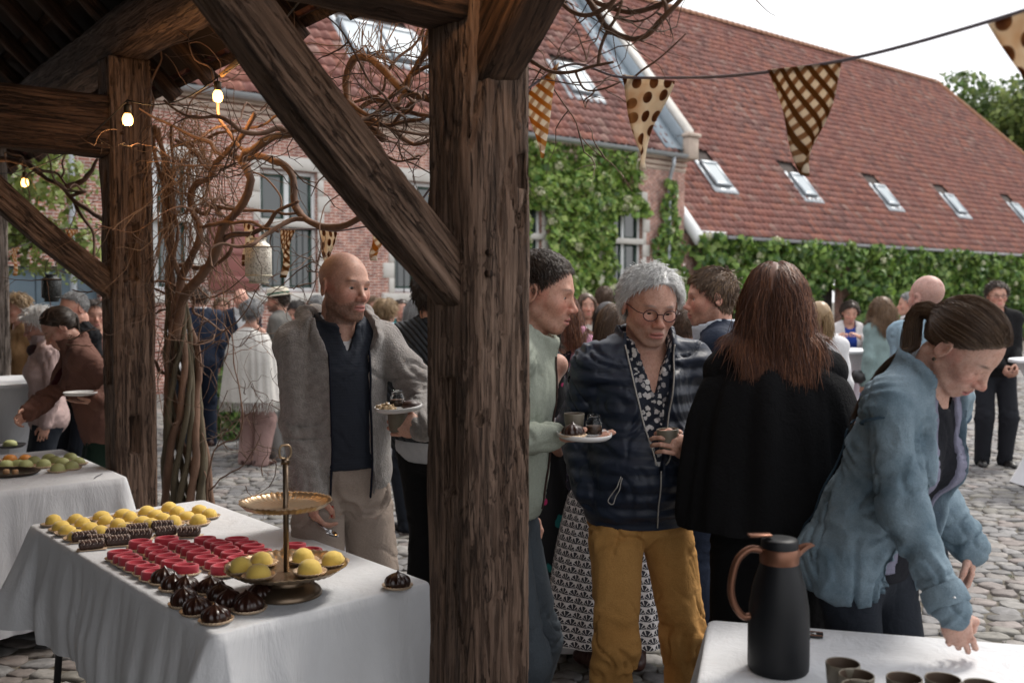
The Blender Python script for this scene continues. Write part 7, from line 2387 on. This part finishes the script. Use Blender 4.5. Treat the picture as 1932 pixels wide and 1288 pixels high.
V = p.top('denim_jacket', DNM, .019, .045, hem=.60, open_=lambda z: (0 * z, .085 + .02 * np.clip((1.3 - z) * 2, 0, 1)), collar=.026, neck=.082, fold=.017, fscale=8, seed=14, sl_loose=.010, collar_open=.5)
SEAM = fabric('dark denim seam', (.05, .085, .12), .9, 300, .2)
for s_ in (-1, 1):
    p.stitch('seam', [(s_ * .105, 1.30), (s_ * .09, 1.1), (s_ * .075, .95), (s_ * .07, .84)], .0026, SEAM, V, front=False)
p.stitch('seam', [(-.11, 1.32), (-.05, 1.318), (0, 1.316), (.05, 1.318), (.11, 1.32)], .0028, SEAM, V, front=False)
for sd_ in (1, -1):
    a_, e_, w_ = p.arm[sd_]; ax = (e_ - a_) / np.linalg.norm(e_ - a_); c_ = a_ + ax * .035
    n1_ = np.cross(ax, [0, 0, 1.0]); n1_ /= np.linalg.norm(n1_); n2_ = np.cross(ax, n1_); th_ = np.linspace(0, 2 * math.pi, 40)
    rr_ = .0705
    V3, F3 = tube(c_ + (np.cos(th_)[:, None] * n1_ + np.sin(th_)[:, None] * n2_) * rr_, .0042, 6); p.part('seam', V3, F3, SEAM)
# cuff and button of the reaching sleeve
a_, e_, w_ = p.arm[1]; dv = (w_ - e_) / np.linalg.norm(w_ - e_)
V2, F2 = tube([w_ - dv * .060, w_ - dv * .04, w_ - dv * .012, w_ - dv * .008], [.052, .054, .053, .047], 28); V2 = p.folds(V2[:-2], F2[0], .003, 16, 2)
p.part('cuff', V2, F2[0], DNM)
V3, F3 = lathe([(0, .003), (.006, .0025), (.0075, 0)], 14); o = p.part('button', V3 + (w_ - dv * .03 + np.array([.03, .035, .018])), F3, pmat('pewter button', (.5, .5, .5), (.4, .4, .4), 9, .3, metallic=.7))
p.trousers(DJEAN, width=1.0, fold=.004, off=.001, woff=0)
p.shoes(BLEATH)
for s_ in (1,):
    V, Fc = lathe([(0.0001, -.006), (.005, -.003), (.005, .003), (.0001, .006)], 10); p.part('earring', p.to_world_head(V + np.array([.083, -.008, -.048])), Fc, pmat('dark earring', (.08, .06, .04), (.05, .04, .03), 9, .3, metallic=.8))

# --- 6 man in the navy blazer
def suit(p, mat, shirt=WHITEC, tr=None, seed=1, fold=.010, shoes=LEATH, hem=.80):
    p.top('shirt', shirt, .004, .008, hem=.95, sleeve=.97, collar=.012, neck=.068, collar_open=.3, fold=.003, seed=seed)
    p.top('blazer', mat, .020, .016, hem=hem, open_=lambda z: (0 * z, np.clip((z - 1.12) * .24, -.02, .075)), collar=.001, neck=.078, collar_open=.5, fold=fold, seed=seed + 1, sl_loose=.010, sleeve=.96)
    p.trousers(tr or mat, width=1.25, fold=.007, seed=seed); p.shoes(shoes)
p = Person('brown haired man in navy blazer and pale shirt facing left', 1352, 4.35, 172, 1.755, lod=1, head=(8, 4, 0), skin=(.46, .25, .185), build=1.04)
p.body(brow=(.07, .04, .025), beard=.5, beardc=(.13, .075, .045))
p.hair('forward', 5000, .040, HC['lbrown'] + HC['brown'], seed=15, push=.006, cap=.006)
suit(p, NAVYS, fabric('pale blue shirt', (.50, .54, .60), .8, 300, .1), seed=20)
# --- 7 woman in pink
p = Person('red haired woman in a lilac pink jacket looking down behind the plate', 1070, 4.95, -108, 1.665, fem=True, lod=1, head=(-8, 22, 8), skin=SKF)
p.body(brow=(.09, .045, .03), lid=.8)
p.hair('long', 2600, .27, HC['auburn'], seed=16, push=.012, cap=.008, curl=.08, capback=.03)
p.top('blouse', pattern_mat('dark dotted blouse', (.015, .015, .025), [(.4, .3, .35), (.5, .45, .45)], 60, (.18, .25)), .004, .008, hem=.9, sleeve=.5, neck=.066, fold=.004)
p.top('pink_jacket', fabric('lilac pink cotton', (.50, .25, .34), .8, 260, .15, c2=(.42, .20, .29)), .024, .024, hem=.82, open_=lambda z: (0 * z, .05 + .0 * z), collar=.045, neck=.08, fold=.014, seed=17, sl_loose=.016)
p.trousers(DJEAN, fold=.007); p.shoes(BLEATH)
# --- 8 woman with brown bob and fan print skirt
SCAL = scallop_mat()
p = Person('woman with straight brown bob and black and white fan print skirt', 1166, 4.30, 100, 1.60, fem=True, lod=1, head=(0, 8, 0), skin=SKF, build=1.05)
p.body(bare_legs=True, eyes=False)
p.hair('long', 3600, .25, HC['brown'] + [(.17, .105, .065)], seed=18, push=.012, cap=.009, capback=.06, curl=.0, vol=.4)
p.top('blouse', pattern_mat('dark flowered blouse', (.016, .018, .03), [(.28, .12, .18), (.10, .09, .17), (.3, .28, .3)], 45), .010, .014, hem=.92, fold=.007, seed=18)
p.drape('skirt', [(1.04, .14, .11, 0, 0), (.98, .185, .14, 0, -.005), (.85, .235, .19, 0, -.005), (.6, .29, .24, 0, 0), (.35, .33, .28, 0, 0), (.20, .35, .30, 0, 0)], SCAL, .030, 10, 3, n=110, lean=False)
p.shoes(LEATH)
# --- 9 woman in the flowered dress
p = Person('woman in sleeveless black dress with pink flowers behind the pale shirt', 1014, 4.55, 38, 1.64, fem=True, lod=1, skin=SKF)
p.arm_to(1, at(1052, 850, 4.42), (.3, -.8, -.3), 'relaxed')
p.body(bare_arms=True, bare_legs=True, eyes=False)
p.hair('long', 1500, .25, HC['dbrown'], seed=19, push=.01, capback=.04)
FLD = pattern_mat('black dress with pink and teal flowers', (.009, .009, .011), [(.45, .03, .13), (.02, .16, .16), (.5, .05, .16), (.009, .009, .011)], 9.5, (.20, .25))
p.top('bodice', FLD, .008, .008, hem=.95, arms=False, fold=.004)
p.drape('skirt', [(1.06, .145, .112, 0, 0), (.98, .19, .145, 0, 0), (.8, .235, .19, 0, 0), (.5, .27, .23, 0, 0), (.22, .30, .26, 0, 0)], FLD, .03, 9, 6, n=100, lean=False)
p.shoes(BLEATH)
# --- 11 person in the ribbed dark jumper
p = Person('person in dark ribbed jumper standing behind the post beside the bald man', 818, 4.70, 58, 1.76, lod=1, build=1.1)
p.body(eyes=False)
p.hair('short', 1500, .04, HC['dbrown'], seed=22)
p.top('shirt_tail', fabric('grey shirt tail', (.50, .51, .53), .8, 300, .15), .010, .02, hem=.86, sleeve=.5, fold=.008, seed=4)
p.top('ribbed_jumper', wear_gloss('dark ribbed jumper', (.018, .021, .026), ('DIAGONAL', 17, 1.2), .85, .7, .01, seam=(.045, .05, .055)), .022, .022, hem=.96, fold=.008, seed=21, sl_loose=.014)
p.trousers(fabric('black trousers', (.008, .008, .009)), fold=.008, width=1.3); p.shoes(BLEATH)

# --- background guests
def guest(label, px, Y, ang, H, hair=None, top=None, bottom=None, fem=False, head=(0, 0, 0), skin=None, kind='top', extra=None, lod=2, group='guests in the courtyard', **kw):
    p = Person(label, px, Y, ang, H, fem=fem, lod=lod, head=head, skin=skin or (.45, .255, .19), group=group, build=kw.get('build', 1.0), lean=kw.get('lean', 0))
    for sd, w in kw.get('arms', {}).items(): p.arm_to(sd, w[0], w[1] if len(w) > 1 else None, w[2] if len(w) > 2 else 'relaxed')
    p.body(beard=kw.get('beard', 0), beardc=kw.get('beardc', (.06, .04, .03)), bare_legs=kw.get('legs', False), bare_arms=kw.get('barearms', False), scalp=kw.get('scalp'), eyes=lod < 2)
    if hair:
        st, ln, cset = hair[:3]; d = dict(hair[3]) if len(hair) > 3 else {}
        p.hair(st, d.pop('n', 900 if lod == 2 else 2400), ln, HC[cset], seed=int(px), **d)
    sd_ = int(px) % 17
    if kind == 'suit': suit(p, top, seed=sd_, fold=.010)
    else:
        p.top('top', top, .016, kw.get('loose', .016), hem=kw.get('hem', .86), fold=kw.get('fold', .011), seed=sd_, sl_loose=.012, collar=kw.get('collar', 0), sleeve=kw.get('sleeve', 1.0))
        if bottom is not None: p.trousers(bottom, fold=.008, seed=sd_, width=kw.get('width', 1.25)); p.shoes(kw.get('shoes', BLEATH))
    return p
GREYC = fabric('grey cardigan', (.14, .135, .125), .9, 200, .3)
LBLUE = fabric('pale blue cotton', (.42, .54, .60), .8, 260, .15)
GRND = fabric('sea green denim', (.24, .33, .33), .85, 260, .2)
PINKT = fabric('pink trousers', (.56, .22, .40), .85, 300, .15)
DUSTY = fabric('dusty pink trousers', (.38, .25, .23), .85, 300, .15)
# left group
BROWNJ = fabric('brown corduroy', (.17, .085, .065), .9, 200, .35)
p = Person('woman in brown jacket with glasses reaching across the left table', 190, 5.75, -152, 1.62, fem=True, lod=1, lean=16, head=(0, 22, 0), skin=SKF)
p.arm_to(1, at(2, 838, 5.25), (0, -.3, -1), 'relaxed')
p.arm_to(-1, at(182, 758, 5.33), (-.1, -.8, -.6), 'flat', (-1, -.1, 0), (0, 0, -1))
p.body(brow=(.05, .03, .02), lid=.6)
p.hair('back', 2600, .12, HC['dbrown'], seed=31, tie=(0, -.125, .0), push=.010, cap=.009)
p.glasses(pmat('gold spectacle frame', (.4, .28, .14), (.35, .24, .12), 9, .3, metallic=.7))
p.top('dark_shirt', fabric('wine red shirt', (.07, .014, .018)), .006, .01, hem=.86, fold=.005, sleeve=.5, neck=.064)
p.top('brown_jacket', BROWNJ, .022, .02, hem=.80, open_=lambda z: (0 * z, .055 + 0 * z), collar=.03, neck=.078, fold=.013, seed=32, sl_loose=.016)
p.trousers(fabric('dark green trousers', (.014, .03, .02)), fold=.007); p.shoes(BLEATH)
pc_ = at(152, 744, 5.32); held_plate('white plate carried by the woman in the brown jacket', pc_, .085)
guest('white haired woman in pale pink coat with dark scarf at far left', 84, 6.7, -150, 1.56, ('swept', .075, 'white', dict(push=.014, cap=.012, vol=.6, n=2600)), fabric('pale pink coat', (.46, .34, .32), .85, 240, .2), DJEAN, True, (0, 20, 0), lod=1, hem=.6, collar=.03)
p = [o for o in scene.objects if o.get('label', '').startswith('white haired woman in pale')][0]
V, Fc = lathe([(.075, 1.24), (.105, 1.25), (.118, 1.28), (.11, 1.31), (.085, 1.325), (.07, 1.315)], 24); obj('scarf', npmesh('scarf', V, Fc), fabric('dark patterned scarf', (.045, .02, .022), .9, 160, .5), p)
guest('blond woman in ochre top behind the white haired woman', 38, 8.0, -128, 1.66, ('swept', .06, 'blond', dict(push=.012, cap=.012)), fabric('ochre top', (.36, .22, .11)), DJEAN, True, (0, 10, 0))
guest('balding man in black jumper looking down beside the left post', 150, 7.2, -132, 1.67, ('short', .018, 'grey', dict(hl=.05, cap=.002)), fabric('black jumper', (.012, .012, .014)), DJEAN, head=(0, 18, 0), lod=1, skin=(.50, .28, .21))
guest('person in brown jacket just left of the post behind the table', 178, 7.6, -60, 1.60, ('short', .04, 'dbrown'), BROWNJ, DJEAN)
# middle distance, left of the middle post
guest('man in navy suit standing behind the wisteria trunk', 376, 10.8, 118, 1.74, ('short', .03, 'dbrown'), NAVYS, kind='suit', build=1.1)
guest('man in white shirt behind the wisteria trunk', 334, 10.7, 10, 1.72, ('short', .04, 'grey'), WHITEC, DJEAN)
p = Person('woman with short grey hair wrapped in a white shawl', 474, 9.6, 62, 1.60, fem=True, lod=2, head=(10, 4, 0), skin=SKF, group='guests in the courtyard')
p.body(eyes=False); p.hair('swept', 1400, .07, HC['grey'], seed=35, push=.012, cap=.012)
SHAWL = fabric('cream wool shawl', (.64, .62, .58), .95, 120, .5)
Vs = p.drape('shawl', [(1.475, .072, .07, 0, -.005), (1.445, .14, .105, 0, -.01), (1.39, .205, .14, 0, -.012), (1.22, .262, .19, 0, -.01), (1.0, .288, .22, 0, 0), (.80, .305, .24, 0, 0), (.70, .31, .245, 0, 0)], SHAWL, .05, 9, 8, n=110)
mb = MB(); n_ = 110
for i in range(n_):
    q = Vs[-n_ + i]; 
    for k in range(2): mb.add(*tube([q + np.array([0, 0, .01]), q + rg_.normal(0, .006, 3) + np.array([0, 0, -.04]), q + rg_.normal(0, .01, 3) + np.array([0, 0, -.085])], .003, 3, False))
tag(mb.build('fringe', SHAWL, p.root), kind='stuff')
p.trousers(DUSTY, width=1.55, fold=.008); p.shoes(LEATH)
guest('bald man in navy suit with red tie facing the camera at left', 455, 12.2, -75, 1.73, None, NAVYS, kind='suit', skin=(.52, .29, .22), beard=.5)
p = guest('bearded man in cream hat and grey cardigan facing left', 527, 9.9, 178, 1.72, ('short', .03, 'dbrown'), GREYC, fabric('grey trousers', (.2, .19, .18)), beard=.95, beardc=(.035, .022, .016))
V, Fc = lathe([(.100, .050), (.122, .044), (.124, .048), (.096, .060), (.094, .10), (.082, .125), (.04, .135), (0, .136)], 30); V[:, 1] = V[:, 1] * 1.18 - .012
ho = p.part('hat', p.to_world_head(V @ rotm('X', -8).T), Fc, fabric('cream straw hat', (.62, .57, .46), .85, 180, .4))
V, Fc = lathe([(.0975, .062), (.0965, .080)], 30); V[:, 1] = V[:, 1] * 1.18 - .012; p.part('hat_band', p.to_world_head(V @ rotm('X', -8).T), Fc, fabric('green hat band', (.03, .12, .08)), parent=ho)
guest('dark haired man looking down between the hat and the bald head', 566, 11.2, -125, 1.585, ('short', .05, 'black', dict(push=.012, cap=.012)), fabric('pale shirt', (.5, .5, .5)), DJEAN, head=(0, 20, 0), beard=.6)
guest('balding grey man seen from behind near the fleece hood', 598, 10.2, 60, 1.645, ('short', .02, 'grey', dict(hl=.045, cap=.002)), fabric('grey jacket', (.2, .2, .21)), DJEAN, skin=(.55, .31, .25))
guest('blond woman in pale blue jacket near the farmhouse wall', 728, 9.2, 62, 1.61, ('swept', .09, 'blond', dict(push=.012, cap=.010)), LBLUE, WHITEC, True)
guest('man with pale face just behind the bald man', 704, 11.5, -58, 1.63, ('short', .03, 'lbrown'), fabric('grey jacket', (.2, .2, .21)), DJEAN)
guest('woman with long grey hair beside the middle post', 790, 6.9, 128, 1.625, ('long', .30, 'grey', dict(push=.014, cap=.010, n=2400, capback=.04)), fabric('dusty rose blouse', (.34, .24, .23)), DJEAN, True, lod=1)
# middle distance, right
guest('long haired woman in pale top between the two men', 1106, 9.0, -82, 1.665, ('long', .22, 'brown', dict(cap=.008)), fabric('flowered pale blouse', (.5, .47, .42)), DJEAN, True)
guest('brown haired man seen from behind in the distance', 1140, 10.5, 95, 1.735, ('short', .03, 'brown'), fabric('light grey shirt', (.45, .46, .48)), DJEAN)
guest('dark curly haired man from behind beyond the grey haired man', 1184, 8.2, 80, 1.715, ('spiky', .05, 'dbrown', dict(push=.012, cap=.012, curl=.3)), fabric('black jumper', (.012, .012, .014)), DJEAN)
guest('black haired woman from behind left of the brown bob', 1146, 6.6, 95, 1.595, ('long', .2, 'black', dict(cap=.012, capback=.04)), fabric('black jumper', (.012, .012, .014)), DJEAN, True)
guest('person in cream jacket between the glasses man and the blazer', 1292, 5.7, 85, 1.57, ('short', .03, 'brown'), fabric('cream jacket', (.62, .60, .56)), DJEAN, True, lod=1)
guest('person in white blouse right of the black cape', 1546, 6.8, 88, 1.60, ('long', .2, 'blond', dict(cap=.01)), WHITEC, DJEAN, True)
p = Person('short haired woman in long blue dress and white cardigan at bar table', 1602, 10.6, -95, 1.585, fem=True, lod=2, head=(0, 18, 0), skin=SKF, group='guests in the courtyard')
p.arm_to(1, at(1578, 636, 10.3), (.8, -.5, -.5)); p.arm_to(-1, at(1622, 636, 10.3), (-.8, -.5, -.5))
BLUED = fabric('cobalt blue dress', (.02, .05, .26), .75, 260, .15)
p.body(eyes=False); p.hair('swept', 1200, .05, HC['dbrown'], seed=41, push=.014, cap=.012)
p.top('bodice', BLUED, .006, .01, hem=.95, sleeve=.5, fold=.004); p.top('cardigan', fabric('white cardigan', (.60, .58, .58)), .018, .016, hem=.92, open_=lambda z: (0 * z, .06 + 0 * z), fold=.008, seed=4)
p.drape('skirt', [(1.06, .14, .11, 0, 0), (.95, .19, .15, 0, 0), (.6, .26, .22, 0, 0), (.08, .33, .29, 0, 0)], BLUED, .04, 10, 9, n=90, lean=False); p.shoes(BLEATH)
p = guest('woman with wavy blond hair in sea green denim and pink trousers', 1664, 9.4, 112, 1.63, ('long', .30, 'lbrown', dict(push=.014, cap=.010, curl=.2, n=2400, capback=.03)), GRND, PINKT, True, loose=.03, hem=.9, width=1.4)
V, Fc = bevel_box((-.13, -.06, .78), (.0, .06, .90), .03); p.part('handbag', V + np.array([-.17, .03, .05]), Fc, BLEATH)
guest('grey haired man in black suit behind the bald man in denim', 1718, 10.2, 165, 1.675, ('short', .025, 'grey'), fabric('black suiting', (.010, .010, .012)), kind='suit')
guest('bald man in pale denim jacket seen from behind', 1752, 5.7, 112, 1.755, None, DNML, DJEAN, lod=1, skin=(.50, .30, .25), collar=.03, build=1.12, scalp=((.36, .24, .21), .5), hem=.80)
p = guest('man with glasses in black shirt standing alone at the right', 1880, 9.6, -100, 1.765, ('short', .045, 'dbrown', dict(push=.012, cap=.010, curl=.2)), fabric('black shirt', (.012, .012, .013)), fabric('charcoal trousers', (.02, .022, .028)), arms={1: (at(1905, 720, 9.3), None, 'hold'), -1: (at(1918, 690, 9.35), None, 'hold')}, shoes=BLEATH)
p.glasses(pmat('black spectacle frame', (.02, .02, .02), (.015, .015, .015), 9, .35), th=.002)

for lb, px, Y, an, H, hr, c, fm in (('fair haired woman in pale grey top beyond the wine glasses', 1066, 8.8, 80, 1.63, ('long', .2, 'blond', dict(cap=.01)), (.42, .42, .44), True), ('man in dark green jumper far behind the brown bob', 1212, 9.6, -70, 1.70, ('short', .03, 'dbrown'), (.03, .06, .045), False),
                                   ('woman in rust coloured top behind the grey haired man', 1250, 7.9, 110, 1.60, ('long', .18, 'dbrown', dict(cap=.01)), (.30, .11, .06), True),
                                   ('woman in beige coat near the red shutter', 418, 12.6, -60, 1.62, ('swept', .06, 'lbrown', dict(cap=.01)), (.42, .34, .25), True), ('tall man in charcoal jacket by the farmhouse windows', 640, 12.8, -100, 1.76, ('short', .03, 'brown'), (.05, .052, .058), False), ('woman in teal blouse near the farmhouse wall', 758, 11.0, -80, 1.60, ('swept', .05, 'dbrown', dict(cap=.01)), (.05, .2, .2), True)):
    guest(lb, px, Y, an, H, hr, fabric('guest cloth ' + str(px), c), DJEAN, fm)
# wine glasses on the bar table
def wine_glass(label, p, wine=(.75, .62, .25)):
    o = tag(empty('wine_glass', p), label, 'wine glass', 'glasses on the middle bar table')
    V, Fc = lathe([(0, .002), (.032, .002), (.033, .004), (.006, .008), (.0035, .02), (.0035, .085), (.01, .092), (.028, .11), (.037, .14), (.036, .17), (.030, .205), (.0285, .205), (.0345, .17), (.0355, .14), (.027, .112), (.01, .094), (0, .092)], 28)
    obj('glass', npmesh('glass', V, Fc), glass_clear(), o)
    V, Fc = lathe([(0, .0945), (.0095, .0945), (.0262, .1125), (.0335, .132), (0, .1325)], 24)
    m, nt, b = (None, None, None)
    obj('wine', npmesh('wine', V, Fc), pmat('white wine', (.62, .52, .22), (.58, .48, .2), 5, .1), o)
tb = at(1058, 740, 4.75)
for k, (dx, dy) in enumerate(((-.10, -.08), (-.02, -.14), (.06, -.05), (.05, -.2), (-.12, .05))):
    wine_glass(f'wine glass on the bar table behind the held plate, {ORDN[k]} of five', Vector((tb.x + dx, tb.y + dy, 1.101)))
# flowers and bottle on the right bar table
tb = at(2000, 640, 8.6); vs = tag(empty('flower_vase', (tb.x - .12, tb.y - .2, 1.10)), 'small green posy in a glass bottle on the right bar table', 'flowers')
V, Fc = lathe([(0, 0), (.03, 0), (.032, .01), (.032, .09), (.014, .13), (.014, .16)], 18); obj('bottle', npmesh('bottle', V, Fc), pmat('green bottle glass', (.03, .08, .04), (.02, .06, .03), 5, .1), vs)
rg2 = np.random.default_rng(3); Pp = np.array([rg2.normal(0, .06, 3) + np.array([0, 0, .27]) for _ in range(220)]); Vq, Fq_, Cq = leaves(Pp, rg2.normal(0, 1, (220, 3)), .05, leaf_cols(220, [(.12, .2, .05), (.2, .26, .08), (.5, .5, .3)], rg2), rg2)
tag(obj('foliage', npmesh('foliage', Vq, Fq_, Cq), LEAF, vs), kind='stuff')
for k in range(6):
    V, Fc = tube([(0, 0, .1), tuple(Pp[k] * np.array([.5, .5, .7])), tuple(Pp[k])], .002, 4); obj('stem', npmesh('stem', V, Fc), pmat('green stem', (.08, .14, .04), (.06, .1, .03), 9, .7), vs)
